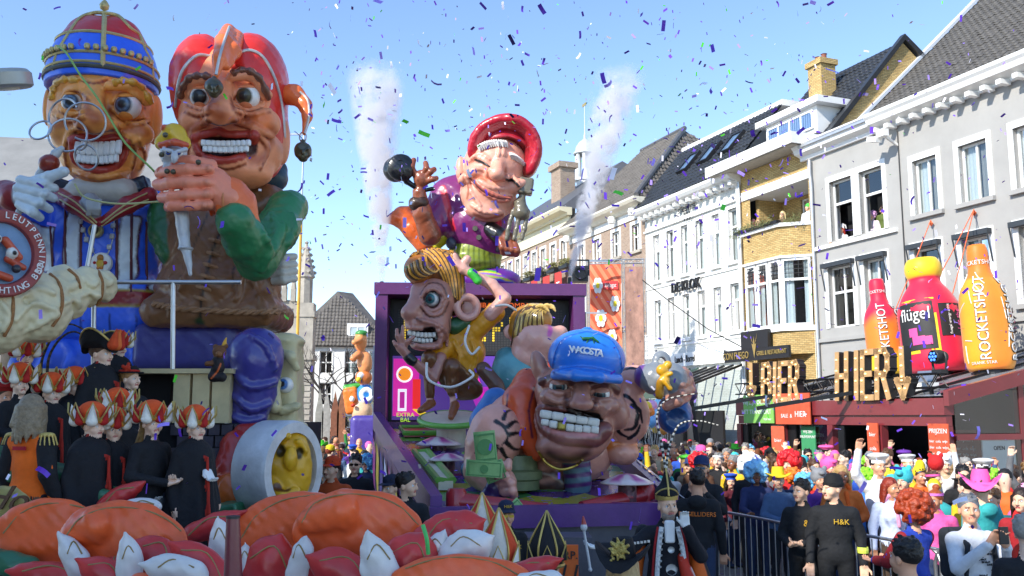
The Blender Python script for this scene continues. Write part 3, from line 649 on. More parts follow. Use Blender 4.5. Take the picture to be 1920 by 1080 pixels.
for j in range(8):
    a=j*math.pi/4+.2; MB().box(-.08,.08,-.08,.08,17.7,19.3,Matrix.Translation((9.5+.56*math.cos(a),5+.56*math.sin(a),0))@Matrix.Rotation(a,4,'Z')).build('cupola_post',M_WHITE,t5)
MB().lathe([(.7,19.3),(.76,19.35),(.76,19.45),(.64,19.5),(.6,19.8),(.42,20.1),(.18,20.3),(.08,20.4),(.06,20.7),(.025,20.8),(.02,22.6),(0,22.6)],16,(9.5,5,0)).build('cupola_dome',mat('pale_lead',(.6,.62,.62),.5,metal=.2),t5,smooth=40)
MB().box(-.3,.25,-.02,.02,22.6,22.8,Matrix.Translation((9.5,5,0))).build('weather_vane',M_GOLD,t5)
for q,(s_,c_) in enumerate(((45.0,0),(46.6,1),(48.3,2),(50,0),(51.8,1))):
    f=empty('facade_flag',SX(s_,20.6,9.0),ROT,['red flag with white letter nearest the brown brick house','second red flag on the old town hall','third red flag on the old town hall','fourth red flag on the old town hall','fifth red flag on the old town hall'][q],'flag','town hall flags')
    MB().box(-.45,.45,-.02,.0,-.2,1.2).build('cloth',mat('red_flag',(.55,.05,.04),.8),f); MB().tube([(-.5,0,1.22),(.5,0,1.22)],.03,6).build('rod',M_BLACK,f); text('lettering','T',M_WHITE,f,(0,-.03,.4),size=.7)
    fb=empty('flower_box',SX(s_-.75,20.8,10.3),ROT,['planted window box nearest the brown brick house','second planted window box on the old town hall','third planted window box on the old town hall','fourth planted window box on the old town hall','fifth planted window box on the old town hall'][q],'planter','town hall window boxes')
    MB().box(-.5,.5,-.3,0,0,.22).build('trough',M_BLACK,fb)
    lf=MB()
    for _ in range(160):
        p_=Vector((random.uniform(-.5,.5),random.uniform(-.35,.0),random.uniform(.15,.5))); a_=Vector((random.gauss(0,.08),random.gauss(0,.08),random.gauss(0,.06))); c__=Vector((random.gauss(0,.05),random.gauss(0,.05),.08)); lf.add([p_-a_,p_+c__*.6,p_+a_],[(0,1,2)])
    lf.build('foliage',mat('winter_leaf',(.16,.15,.05),.7),fb)
# ---------------------------------------------------------------- far house at the street end
D=62; fh=empty('far_white_house',at(632,780,D)-Vector((0,0,2.5)),math.radians(6),'far white house with steep grey tiled hip roof and dormer at the street end','building')
ops=[(-2.9+q*1.65,-2.9+q*1.65+.85,z,z+1.5) for q in range(4) for z in (1.0,3.2,5.3)]
wall(fh,-3.6,3.6,0,7.1,ops,M_WHITE); interior(fh,-3.5,3.5,0,7)
for o in ops: window(fh,*o,hb=(.5,),vb=(.5,),trim=.06,sill=False)
MB().add([(-3.9,-.3,7.1),(3.9,-.3,7.1),(3.9,7,7.1),(-3.9,7,7.1),(-.4,2.6,11.2),(.6,3.6,11.2)],[(0,1,4),(1,5,4),(1,2,5),(2,3,5),(3,4,5),(3,0,4)]).build('roof',M_TILE3,fh)
def _k(u,v): return u>.9*v*.86+.1 and u<7.7-.86*v
tile_roof(fh,(-3.9,-.32,7.14),(1,0,0),slopeplane(0,0,4.1/2.9),33,17,M_TILE3,keep=_k)
MB().box(.5,1.9,.2,2,7.7,8.7).build('dormer',M_WHITE,fh); window(fh,.65,1.75,7.85,8.5,vb=(.5,),y=.0,trim=0,sill=False).location=(0,.16,0)
# ---------------------------------------------------------------- church on the left
chh=empty('gothic_church',at(150,780,66)-Vector((0,0,2.5)),math.radians(8),'great gothic stone church with long grey roof behind the giant heads','building')
u_=66/FPX
MB().quad((-30,0,17.8),(7.0,0,17.8),(5.2,7,24.6),(-30,7,24.6)).build('roof',M_LEADROOF,chh)
MB().box(-30,7.4,-.6,.4,16.2,17.6).build('wall_head',M_STONE,chh)
for q in range(40): MB().box(-30+q*.93,-30+q*.93+.35,-.7,-.62,17.6,18.4).build('battlement',M_STONE,chh)
MB().box(-30,7.2,.4,1.5,0,16.2).build('nave_wall',M_STONE,chh)
for q in range(9):
    w_=MB().prism([(-29+q*4,3),(-26.8+q*4,3),(-26.8+q*4,11),(-27.9+q*4,13.2),(-29+q*4,11)],.30,.398,'y').build('lancet_window',M_SLATE,chh)
    MB().box(-25.9+q*4,-25.1+q*4,-1.2,.4,0,15).build('buttress',M_STONE,chh)
sp=MB().lathe([(.28,20),(.2,21.5),(.25,21.7),(.06,22.4),(.05,27.5),(0,27.5)],8,(6.05,4,3.8)); sp.build('roof_finial',M_SLATE,chh,smooth=40)
MB().lathe([(0,-.25),(.2,-.15),(.25,0),(.2,.15),(0,.25)],10,(6.05,4,26.0)).build('gilt_ball',mat('gilt',(.7,.5,.15),.25,metal=.9),chh,smooth=True)
cr=MB(); cr.bar((5.3,4,28.6),(6.8,4,28.6),.07).bar((6.05,4,27.8),(6.05,4,33),.06)
for q in range(6): cr.bar((5.8,4,28.2+q*.7),(6.3,4,28.5+q*.7),.05)
cr.build('iron_cross',M_BLACK,chh)
# transept with pinnacle, nearer the street
tr=empty('church_transept',at(552,780,52)-Vector((0,0,2.5)),math.radians(4),'weathered stone church transept with buttress and crocketed pinnacle beside the street','building')
MB().box(-3.2,-.15,0,6,0,9.0).build('wall',M_STONE,tr)
bt=MB().box(-.15,.95,-.5,.6,0,8.8); bt.box(-.25,1.05,-.6,.7,5.6,5.9); bt.box(-.22,1.02,-.57,.67,8.0,8.3); bt.build('buttress',M_STONE,tr)
pn=MB().lathe([(.42,8.8),(.42,10.2),(.55,10.3),(.5,10.45),(.06,12.3),(0,12.3)],8,(.38,0,0))
for q in range(5):
    for j in range(4):
        a=j*math.pi/2+.4; r=.48-q*.085; pn.box(-.08,.08,-.08,.08,-.08,.08,Matrix.Translation((.38+(r+.05)*math.cos(a),(r+.05)*math.sin(a),10.6+q*.34))@Matrix.Rotation(.7,4,'Y'))
pn.lathe([(0,-.12),(.14,0),(0,.14)],6,(.38,0,12.3)); pn.build('pinnacle',M_STONE,tr)
for q in range(6):
    x_=-2.9+q*.5; p2=MB().box(x_,x_+.28,-.25,.1,8.9,9.6); p2.lathe([(.18,9.6),(.02,10.7),(0,10.7)],6,(x_+.14,-.07,0)); p2.build('parapet_finial',M_STONE,tr)
for q in range(2): MB().prism([(-2.8+q*1.35,1.5),(-1.8+q*1.35,1.5),(-1.8+q*1.35,6),(-2.3+q*1.35,7.2),(-2.8+q*1.35,6)],-.1,-.002,'y').build('lancet_window',M_SLATE,tr)
for q in range(14): MB().box(-.1+.0,.9,-.56,-.505,1.0+q*.32,1.22+q*.32).build('ashlar_block',M_STONE,tr)
MB().box(-3.3,-.16,-.12,.0,8.5,8.9).build('string_course',M_STONE,tr)
# ---------------------------------------------------------------- unseen houses added behind the camera, rooflines shaped to shade the near floats
Lh=Vector((math.sin(SUN_AZ),math.cos(SUN_AZ),0)); Wv=Vector((math.cos(SUN_AZ),-math.sin(SUN_AZ),0))
def shadehouse(w0,w1,H,label,a=-12,m=None):
    o=empty('added_shade_house',Lh*a+Wv*w0,math.atan2(Wv.y,Wv.x),label,'building'); wd=w1-w0
    n=max(1,int(wd/2.2)); ops=[((i+.3)*wd/n,(i+.72)*wd/n,z,z+1.9) for i in range(n) for z in (1.2,4.6,8.0,11.3)]
    b=MB().box(0,wd,-8,-.45,0,H-2); b.build('rear_mass',m or M_BBRICK,o)
    o2=empty_face(o,wd,H-2,ops,m or M_BBRICK)
    MB().prism([(-8.3,H-2),(-4,H),(.3,H-2)],-.1,wd+.1,'x').build('roof',M_TILE3,o); MB().box(-.1,wd+.1,.0,.35,H-2.4,H-2.02).build('gutter',M_WHITE,o)
    return o
def empty_face(o,wd,H,ops,m):
    # wall facing the square (local +y)
    w=wall(o,0,wd,0,H,[],m,y=0); 
    for a,b,c,d_ in ops: MB().box(a,b,.003,.05,c,d_).build('window',M_DARK,o)
shadehouse(-5.6,.5,17.1,'added brick shade house with brown tiled roof, unseen behind the viewer')
shadehouse(-11,-5.65,19.4,'added white shade house, unseen behind the viewer, between the brick one and the tall one',m=M_WHITE)
shadehouse(-16.5,-11.05,21.6,'added tall grey shade house, unseen behind the viewer at the left of the square',m=M_GREY)
# ================================================================ beer terrace and street furniture
bt=empty('beer_terrace',SX(17.5,15,0),ROT,'oxblood red beer terrace pavilion with sloping glass roof in front of the grey townhouse','pavilion')
PX=lambda s:17.5-s                     # local x; local y=0 front (X=15)
xl,xr=PX(21.1),PX(14.1)
MB().box(xl,xr,-.12,.14,2.52,2.86).build('front_beam',M_RED,bt)
MB().box(xl+.02,xr-.02,-.06,.10,2.30,2.515).build('door_head',M_RED,bt)
for q in (21.05,19.2,17.5,15.95,14.2): MB().box(PX(q)-.09,PX(q)+.09,-.08,.1,0,2.295).build('post',M_RED,bt)
for q,y_ in ((14.15,2.0),(14.15,4.0),(14.15,5.9)): MB().box(PX(q)-.07,PX(q)+.07,y_-.07,y_+.07,0,2.75+y_*.215).build('post',M_RED,bt)
MB().prism([(-.12,2.70),(6,2.70+1.30),(6,3.0+1.30),(-.12,3.0)],xr+.005,xr+.13,'x').build('side_beam',M_RED,bt)
MB().box(xr-.04,xr+.06,.1,6,2.02,2.14).build('side_rail',M_RED,bt)
MB().quad((xl,-.1,2.90),(xr,-.1,2.90),(xr,6,4.22),(xl,6,4.22)).build('glass_roof',mat('roof_glass',(.32,.33,.35),.12,var=.1,bump=0),bt)
for q in range(9):
    x_=xl+.05+q*(xr-xl-.1)/8; MB().bar((x_,-.1,2.935),(x_,6,4.255),.06,.05).build('roof_rib',M_BMET,bt)
MB().box(xl+.1,xr-.1,4.4,4.5,0,3.6).build('rear_wall',mat('bar_dark',(.022,.02,.02),.7),bt); MB().box(xl+.02,xl+.08,.2,4.4,0,2.9).build('rear_side',M_BLACK,bt)
for a,b in ((21.0,20.75),(19.1,18.8),(17.3,17.1)): MB().box(PX(a),PX(b),-.02,.02,.1,2.28).build('door_leaf',M_BMET,bt)
for a,b in ((20.75,19.3),(19.1,17.6)): MB().quad((PX(a),.05,.1),(PX(b),.05,.1),(PX(b),.05,2.28),(PX(a),.05,2.28)).build('door_pane',M_GLASS,bt)
for a,b in ((.15,1.95),(2.05,3.95),(4.05,5.85)): MB().quad((xr,a,.2),(xr,b,.2),(xr,b,2.02),(xr,a,2.02)).build('side_pane',M_GLASS,bt); MB().quad((xr,a,2.15),(xr,b,2.15),(xr,b,2.75+b*.21),(xr,a,2.75+a*.21)).build('side_pane',M_GLASS,bt)
# inside: menu boards, counter
MB().box(xl+1,xr-.6,3.2,3.8,0,1.15).build('bar_counter',mat('bar_wood',(.12,.07,.05),.5),bt)
M_ORB=mat('orange_print',(.62,.10,.04),.6,var=.25,vs=5); M_GRB=mat('green_print',(.22,.50,.10),.6,var=.1); M_GR2=mat('deep_green_print',(.05,.30,.12),.6,var=.1)
def board(name,s,X,z0,w,hh,m,label,lines,rz=0,tm=None,group=None):
    o=empty(name,SX(s,X,z0),ROT+rz,label,'sign',group); MB().box(-w/2,w/2,-.015,.015,0,hh).build('panel',m,o)
    for t,(xx,zz,sz) in lines: text('lettering',t,tm or M_WHITE,o,(xx,-.02,zz),size=sz,ext=.003)
    return o
board('hanging_sign',20.0,14.8,2.32,1.25,.72,M_GRB,'lime green board with white lettering hanging under the beer sign',[('WIJ ZIJN OOK OP',(-.05,.52,.15)),('HET TRANSPORT',(-.08,.28,.16)),('haal hier',(.38,.10,.09))])
board('hanging_sign',18.65,14.8,2.30,1.3,.75,M_ORB,'orange board with white lettering hanging beside the lime green board',[('MUNTEN',(-.3,.55,.2)),('SALE  &',(-.22,.2,.13)),('HIER',(.3,.24,.2)),('Cashless Sale',(.35,.58,.1))])
board('poster',18.35,15.0,1.1,.5,1.15,M_GR2,'green poster with beaker drawing in the terrace front',[('WIJ ZIJN',(0,1.02,.09)),('INLEVERPUNT',(0,.9,.09)),('U',(-.1,.4,.45))])
board('poster',14.15,14.75,1.05,.5,1.3,M_ORB,'tall orange menu poster on the terrace corner post',[('PRIJZEN',(0,1.15,.13))]+[('bier  cola  wijn',(0,.95-.12*i,.075)) for i in range(7)])
board('poster',16.05,14.85,1.2,.32,1.15,M_ORB,'narrow orange and white strip poster on the middle terrace post',[('bier',(0,.9,.12)),('cola',(0,.6,.12)),('fris',(0,.3,.12))])
board('poster',19.25,14.8,1.0,.34,1.25,M_ORB,'tilted orange and white strip poster below the lime green board',[('bier',(0,.9,.12)),('wijn',(0,.6,.12)),('fris',(0,.3,.12))],rz=.5)
board('menu_board',19.9,16.6,.9,.75,1.3,mat('brown_board',(.22,.04,.03),.6),'dark red menu board inside the terrace doorway',[('PRIJZEN',(0,1.1,.12))]+[('bier  cola  wijn',(0,.9-.12*i,.09)) for i in range(6)])
board('menu_board',15.2,16.6,.9,.75,1.3,mat('brown_board',(.22,.04,.03),.6),'dark red menu board deep in the open terrace front',[('PRIJZEN',(0,1.1,.12))]+[('bier  cola  wijn',(0,.9-.12*i,.09)) for i in range(6)])
board('window_poster',14.12,16.3,.95,.9,1.1,M_WHITE,'white poster behind the side glass of the terrace',[('OPEN',(0,.9,.12))],rz=-math.pi/2+3.14159,tm=M_BLACK)
# lattice beam carrying letters
def truss(o,a,b,w=.28,n=14,m=None,name='lattice',r=.022):
    a=Vector(a); b=Vector(b); t=(b-a); u=t.normalized(); s1=u.cross(Vector((0,0,1))); s1=s1.normalized() if s1.length>.1 else Vector((1,0,0)); s2=u.cross(s1)
    cs=[s1*w/2+s2*w/2,s1*w/2-s2*w/2,-s1*w/2-s2*w/2,-s1*w/2+s2*w/2]
    for c in cs: MB().tube([a+c,b+c],r,6).build('chord',m or M_BMET,o)
    z=MB()
    for i in range(n):
        p=a+t*i/n; q=a+t*(i+1)/n
        for j in range(4):
            c,d=cs[j],cs[(j+1)%4]
            z.tube([p+c,q+d] if i%2 else [p+d,q+c],r*.55,5)
    z.build('lacing',m or M_BMET,o); return o
lb=empty('lattice_beam',SX(17.6,15.1,2.9),ROT,'black lattice beam lying along the beer terrace front carrying the letters','truss')
truss(lb,(-3.6,0,.32),(3.3,0,.32),n=30)
for q in (-3.2,0,3.0): MB().box(q-.03,q+.03,-.03,.03,-.03,.19).build('foot',M_BMET,lb)
M_MARQ=mat('plywood_letter',(.50,.30,.13),.55,var=.15,vs=6); M_BULB=mat('bulb_glow',(1,.72,.35),.3,var=0,bump=0,emit=.9)
MARQ={'B':[[(0,0),(0,1)],[(0,1),(.3,1),(.42,.88),(.42,.64),(.3,.53),(0,.53)],[(.3,.53),(.46,.4),(.46,.13),(.32,0),(0,0)]],'I':[[(.1,0),(.1,1)]],'E':[[(.4,0),(0,0),(0,1),(.4,1)],[(0,.52),(.32,.52)]],
 'R':[[(0,0),(0,1)],[(0,1),(.3,1),(.42,.88),(.42,.62),(.3,.5),(0,.5)],[(.22,.5),(.46,0)]],'H':[[(0,0),(0,1)],[(.42,0),(.42,1)],[(0,.5),(.42,.5)]],'v':[[(.2,1),(.2,.3)],[(-.02,.34),(.2,0),(.42,.34),(-.02,.34)]]}
def marquee(s,ch,hgt,label,lean=.06):
    o=empty('marquee_letter',SX(s,14.8,2.90),ROT,label,'letter','lit plywood letters on the beer terrace'); o.rotation_euler=(-lean,0,ROT); tt=.12; b=MB(); f=MB(); bl=[]
    for st in MARQ[ch]:
        for (x0,z0),(x1,z1) in zip(st[:-1],st[1:]):
            p=Vector((x0*.72,0,z0))*hgt; q=Vector((x1*.72,0,z1))*hgt; e=(q-p).normalized()*tt*.5
            b.bar(p-e+Vector((0,.09,0)),q+e+Vector((0,.09,0)),tt*1.15,.2,up=(0,1,0)); f.bar(p-e-Vector((0,.015,0)),q+e-Vector((0,.015,0)),tt*1.1,.02,up=(0,1,0))
            nb=max(1,int((q-p).length/.22)); bl+=[p+(q-p)*((k+.5)/nb) for k in range(nb)]
    b.build('return',M_BLACK,o); f.build('face',M_MARQ,o)
    for p in bl: x=MB().lathe([(0,-.03),(.018,-.018),(.021,0),(.015,.02)],8,p+Vector((0,-.04,0)),Matrix.Rotation(math.pi/2,3,'X').to_4x4()); x.build('bulb',M_BULB,o,smooth=True)
marquee(20.4,'v',.92,'lit arrow pointing down left of the word BIER',.02)
for s_,c_ in zip((19.8,19.38,19.12,18.72),'BIER'): marquee(s_,c_,.9,{'B':'lit plywood letter B of the beer sign','I':'lit plywood letter I between B and E of the word BIER','E':'lit plywood letter E in the word BIER','R':'lit plywood letter R ending the word BIER'}[c_])
for s_,c_ in zip((17.05,16.5,16.24,15.8),'HIER'): marquee(s_,c_,1.0,{'H':'lit plywood letter H of the beer sign','I':'lit plywood letter I between H and E of the word HIER','E':'lit plywood letter E in the word HIER','R':'lit plywood letter R ending the word HIER'}[c_])
marquee(15.2,'v',1.0,'lit arrow pointing down right of the word HIER',.02)
for q,(s_,X_,z_) in enumerate(((17.1,15.15,3.36),(14.4,15.15,3.36))):
    o=empty('stage_lamp',SX(s_,X_,z_),ROT,('black stage lamp with blue lenses between BIER and HIER','black stage lamp with blue lenses right of the down arrow')[q],'lamp','stage lamps on the beer terrace')
    MB().box(-.12,.12,-.1,.1,0,.08).build('base',M_BLACK,o); MB().tube(spline([(-.16,0,.08),(-.18,0,.3),(-.15,0,.42)],3),.025,6).tube(spline([(.16,0,.08),(.18,0,.3),(.15,0,.42)],3),.025,6).build('yoke',M_BLACK,o)
    MB().lathe([(0,-.16),(.12,-.14),(.15,0),(.14,.16),(.12,.17)],14,(0,0,.34),Matrix.Rotation(math.pi/2,3,'X').to_4x4()).build('lamp_head',M_BLACK,o,smooth=40)
    ln=MB()
    for r in range(7): a=r*math.pi/3; ln.lathe([(0,.02),(.025,.012),(.03,0)],7,((.075*math.cos(a) if r else 0),-.17,.34+(.075*math.sin(a) if r else 0)),Matrix.Rotation(math.pi/2,3,'X').to_4x4())
    ln.build('lens',mat('blue_lens',(.08,.25,.9),.2,var=0,bump=0,emit=.6),o)
fo=empty('blower_unit',SX(15.6,15.9,3.08),ROT,'white floodlight unit on the terrace roof before the pink bottle','lamp'); MB().box(-.3,.3,-.15,.15,0,.14).build('base',M_WHITE,fo); MB().box(-.24,.24,-.05,.05,.16,.42,Matrix.Rotation(-.4,4,'X')).build('lamp_head',M_STEEL,fo)
for q,(s_,z_,l_) in enumerate(((19.3,2.95,3.1),(16.5,2.95,3.1),)):
    ar=empty('awning_arm',SX(s_,15,z_),ROT,('black folded awning arm reaching over the lime green board','black folded awning arm before the open terrace front')[q],'awning arm','awning arms on the terrace')
    MB().bar((0,0,.1),(-1.0,-2.1,-.28),.07,.09).build('upper_arm',M_BMET,ar); MB().bar((0,0,.1),(.8,1.6,.5),.07,.09).build('rear_arm',M_BMET,ar)
# bottles
def bottle(s,X,Hh,prof,lean,label,cols,cap,neck_txt,name='inflatable_bottle'):
    z0=2.90+(X-15)*.216+.06; o=empty(name,SX(s,X,z0),ROT,label,'inflatable bottle','inflatable bottles on the terrace roof'); o.rotation_euler=(0,lean,ROT)
    n=32; V=[];C=[]; P=[]
    zz=np.linspace(0,1,46); rr=np.interp(zz,[p[0] for p in prof],[p[1] for p in prof]); rr=np.convolve(np.pad(rr,2,'edge'),[.1,.2,.4,.2,.1],'valid')
    for z,r in zip(zz,rr):
        for j in range(n):
            a=2*math.pi*j/n; q=1+.025*abs(math.cos(a*3)); V.append((r*q*math.cos(a)*Hh,r*q*math.sin(a)*Hh,z*Hh)); C.append(cols(z,a))
    F=[(i*n+j,i*n+(j+1)%n,(i+1)*n+(j+1)%n,(i+1)*n+j) for i in range(45) for j in range(n)]; 
    b=len(V); V+=[(0,0,0),(0,0,Hh)]; C+=[cols(0,0),cols(1,0)]; F+=[(b,(j+1)%n,j,j) for j in range(n)]+[(b+1,45*n+j,45*n+(j+1)%n,45*n+(j+1)%n) for j in range(n)]
    me=bpy.data.meshes.new('body'); me.from_pydata(V,[],[tuple(dict.fromkeys(f)) for f in F]); a=me.color_attributes.new('Col','FLOAT_COLOR','POINT'); c4=np.ones((len(V),4),np.float32); c4[:,:3]=C; a.data.foreach_set('color',c4.ravel()); me.polygons.foreach_set('use_smooth',[True]*len(me.polygons))
    link('body',me,mat('nylon',rough=.55,attr=True,var=.05,vs=4,bump=.25,bs=4,sheen=.2),o)
    MB().lathe([(0,-.12),(.3*Hh*.42,-.12),(.3*Hh*.42,-.005),(0,-.005)],18).build('base',M_BLACK,o)
    return o,(lambda z: float(np.interp(z,zz,rr))*Hh)
def wraptext(o,txt,m,rad,ang,zc,size,vertical=True,ext=.004,sx=1,off=.02):
    """lettering that follows the round body; runs up the side when vertical"""
    me=text_mesh(txt,size,ext); co=np.zeros(len(me.vertices)*3); me.vertices.foreach_get('co',co); co=co.reshape(-1,3)
    u,v=(co[:,0]*sx,co[:,1]) if not vertical else (-co[:,1],co[:,0]*sx)
    z=zc+v; R=np.array([rad(q) for q in z])+off+co[:,2]; a=ang+u/np.maximum(R,.05)
    co=np.stack([R*np.cos(a),R*np.sin(a),z],-1); me.vertices.foreach_set('co',co.ravel()); me.update(); return link('lettering',me,m,o)
mix=lambda a,b,t: tuple(np.array(a)*(1-t)+np.array(b)*t)
PNK=srgb('#e0123e'); ORG=srgb('#f08020'); YEL=srgb('#f2c81a'); VIEW=math.radians(-47)
def c1(z,a): return mix(PNK,ORG,min(1,max(0,(.62-z+.03*math.sin(a*4))/.1))) if z>.28 else mix(ORG,YEL,min(1,max(0,(.26-z+.03*math.sin(a*5))/.08)))
prA=[(0,.145),(.03,.175),(.1,.18),(.55,.175),(.66,.15),(.76,.085),(.8,.078),(.97,.078),(1,.06)]
M_BLK2=mat('black_print',(.02,.02,.02),.6,var=0,bump=0)
def two(o,txt,rad,ang,zc,size,sx,off=.02): wraptext(o,txt,M_BLK2,rad,ang-.03,zc-.012,size*1.0,off=off,sx=sx); wraptext(o,txt,M_WHITE,rad,ang,zc,size,off=off+.012,sx=sx)
o,rad=bottle(18.35,17.6,2.5,prA,-.11,'tall red to yellow inflatable bottle, leftmost of the three on the terrace roof',c1,None,None)
two(o,'ROCKETSHOT',lambda z:rad(z/2.5),VIEW+.1,.95,.30,.9); two(o,'ROCKETSHOT',lambda z:rad(z/2.5),VIEW+1.25,.95,.30,.9); wraptext(o,'ROCKETSHOT',M_WHITE,lambda z:rad(z/2.5),VIEW-.1,2.15,.11,False)
prB=[(0,.2),(.03,.25),(.1,.26),(.55,.255),(.68,.2),(.8,.115),(.84,.11),(.845,.15),(.97,.15),(1,.11)]
def c2(z,a): return YEL if z>.843 else PNK
o,rad=bottle(16.75,17.55,2.78,prB,-.10,'wide pink inflatable bottle with yellow cap and black label in the middle of the row',c2,None,None)
rB=lambda z:rad(z/2.78)
def band(o,name,m,rad,a0,a1,z0,z1,off,n=24):
    v=[];
    for i in range(n+1):
        a=a0+(a1-a0)*i/n
        for z in (z0,(z0*2+z1)/3,(z0+2*z1)/3,z1): R=rad(z)+off; v.append((R*math.cos(a),R*math.sin(a),z))
    me=npmesh(name,v,[(i*4+k,(i+1)*4+k,(i+1)*4+k+1,i*4+k+1) for i in range(n) for k in range(3)]); return link(name,me,m,o)
M_YPR=mat('yellow_print',(.85,.62,.02),.6,var=.05); M_PPR=mat('pink_print',(.75,.08,.3),.6,var=.05)
band(o,'label_border',M_YPR,rB,VIEW-1.2,VIEW+.22,.42,1.72,.012); band(o,'label',M_BLK2,rB,VIEW-1.12,VIEW+.14,.5,1.64,.03); band(o,'label',M_BLK2,rB,VIEW+.30,VIEW+1.5,.78,1.56,.02)
wraptext(o,'flügel',M_WHITE,rB,VIEW-.45,1.34,.42,False,off=.05,sx=.85); wraptext(o,'Let the',M_PPR,rB,VIEW+.95,1.17,.17,off=.04); wraptext(o,'Duck out',M_PPR,rB,VIEW+1.12,1.17,.17,off=.04); wraptext(o,'fluegel energy drink',M_WHITE,rB,VIEW+.6,1.17,.09,off=.04)
for a_,z_,w_ in ((-.55,.92,.14),(-.4,.72,.2),(-.1,.7,.1)): band(o,'label_print',M_PPR,rB,VIEW+a_-w_,VIEW+a_+w_,z_-.1,z_+.1,.045,6)
def c3(z,a): return mix(ORG,srgb('#f5a318'),.5+.5*math.sin(a*3)) if z<.72 else srgb('#ee7a1c')
o,rad=bottle(15.2,17.5,2.85,prA,-.06,'orange inflatable bottle with white web lines, rightmost of the three on the terrace roof',c3,None,None)
rC=lambda z:rad(z/2.85)
two(o,'ROCKETSHOT',rC,VIEW-.15,1.15,.32,.92); two(o,'ROCKETSHOT',rC,VIEW+1.2,1.12,.32,.92); wraptext(o,'ROCKETSHOT',M_WHITE,rC,VIEW-.15,2.42,.14,False); wraptext(o,'DRANK STAR',M_WHITE,rC,VIEW-.3,.14,.09,False)
for i in range(12):
    a0=VIEW+random.uniform(-1.4,1.4); z0=random.uniform(.3,2.0); a1=a0+random.uniform(-.7,.7); z1=min(2.2,max(.15,z0+random.uniform(-.6,.6)))
    MB().tube([((rC(z0+(z1-z0)*t/6)+.012)*math.cos(a0+(a1-a0)*t/6),(rC(z0+(z1-z0)*t/6)+.012)*math.sin(a0+(a1-a0)*t/6),z0+(z1-z0)*t/6) for t in range(7)],.011,4).build('web_line',M_WHITE,o)
M_ROPE=mat('orange_rope',(.8,.15,.05),.7,var=.1)
for q,(a,b) in enumerate(((SX(19.85,20.9,8.1),SX(18.3,17.7,4.9)),(SX(18.35,20.9,8.1),SX(17.1,17.6,5.2)),(SX(18.35,20.9,8.1),SX(16.4,17.6,4.9)))):
    r_=empty('guy_rope',a,0,('orange guy rope down to the leftmost bottle','left orange guy rope down to the pink bottle','right orange guy rope down to the pink bottle')[q],'rope','bottle guy ropes'); MB().tube([Vector((0,0,0)),(b-a)*.5+Vector((0,0,-.05)),b-a],.014,5).build('rope',M_ROPE,r_); MB().lathe([(0,-.1),(.07,0),(0,.1)],6,(0,0,-.1)).build('knot',M_ROPE,r_)
# shrubs behind the bottles
for q,(s_,l_) in enumerate(((19.2,'dark red flowering shrub between the red and the pink bottle'),(17.4,'dark red flowering shrub between the pink and the orange bottle'))):
    o=empty('flowering_shrub',SX(s_,20.2,4.0),ROT,l_,'shrub','shrubs on the terrace roof'); lf=MB(); fl_=MB()
    for i in range(1100):
        r=random.random()**.4; a=random.uniform(0,6.28); e=random.uniform(-1,1); p=Vector((.62*r*math.cos(a)*math.sqrt(1-e*e),.4*r*math.sin(a)*math.sqrt(1-e*e),.8+.8*r*e)); t=Vector((random.gauss(0,1),random.gauss(0,1),random.gauss(0,1))).normalized()*.06; w_=Vector((random.gauss(0,1),random.gauss(0,1),random.gauss(0,1))).normalized()*.03
        (fl_ if random.random()<.22 else lf).add([p-t,p+w_,p+t,p-w_],[(0,1,2,3)])
    lf.build('foliage',mat('dark_leaf',(.035,.02,.02),.6),o); fl_.build('blossom',mat('magenta_petal',(.35,.05,.14),.7),o); MB().tube([(0,0,0),(.02,0,.7)],.04,6).build('stem',M_BLACK,o); MB().box(-.3,.3,-.2,.2,-.1,.25).build('trough',M_BLACK,o)
# ---------------------------------------------------------------- banner tower, speakers, balloons
bn=empty('banner_tower',at(1139,780,36)-Vector((0,0,2.5)),-.15,'scaffold tower hung with an orange flower banner beside the white hotel','scaffold'); bn.scale=(.66,.8,1.12)
D_=.37*15+.93*33.3
for x_ in (-1.05,1.05,2.3): truss(bn,(x_,0,0),(x_,0,7.7),w=.16,n=20,m=M_STEEL,r=.018)
for z_ in (7.6,5.2): truss(bn,(-1.05,0,z_),(2.3,0,z_),w=.14,n=12,m=M_STEEL,r=.018)
def stripemat(name,c1,c2,sc,ang):
    m=bpy.data.materials.new(name); m.use_nodes=True; N=m.node_tree.nodes; L=m.node_tree.links; b=N['Principled BSDF']; tc=N.new('ShaderNodeTexCoord'); mp=N.new('ShaderNodeMapping'); mp.inputs['Rotation'].default_value=(0,ang,0); wv=N.new('ShaderNodeTexWave'); wv.inputs['Scale'].default_value=sc; wv.bands_direction='X'; cr=N.new('ShaderNodeValToRGB'); cr.color_ramp.interpolation='CONSTANT'; cr.color_ramp.elements[0].color=(*srgb(c1),1); cr.color_ramp.elements[1].color=(*srgb(c2),1); cr.color_ramp.elements[1].position=.5
    L.new(tc.outputs['Object'],mp.inputs[0]); L.new(mp.outputs[0],wv.inputs[0]); L.new(wv.outputs['Fac'],cr.inputs[0]); L.new(cr.outputs[0],b.inputs['Base Color']); b.inputs['Roughness'].default_value=.7; MATS[name]=m; return m
ba=MB(); nx,nz=10,24
ba.add([(-.92+1.84*i/nx,-.14-.03*math.sin(i*1.3+j*.5),2.2+5.3*j/nz) for j in range(nz+1) for i in range(nx+1)],[(j*(nx+1)+i,j*(nx+1)+i+1,(j+1)*(nx+1)+i+1,(j+1)*(nx+1)+i) for j in range(nz) for i in range(nx)])
ba.build('banner',stripemat('orange_stripes','#f0603c','#f88a62',.9,.8),bn,smooth=True)
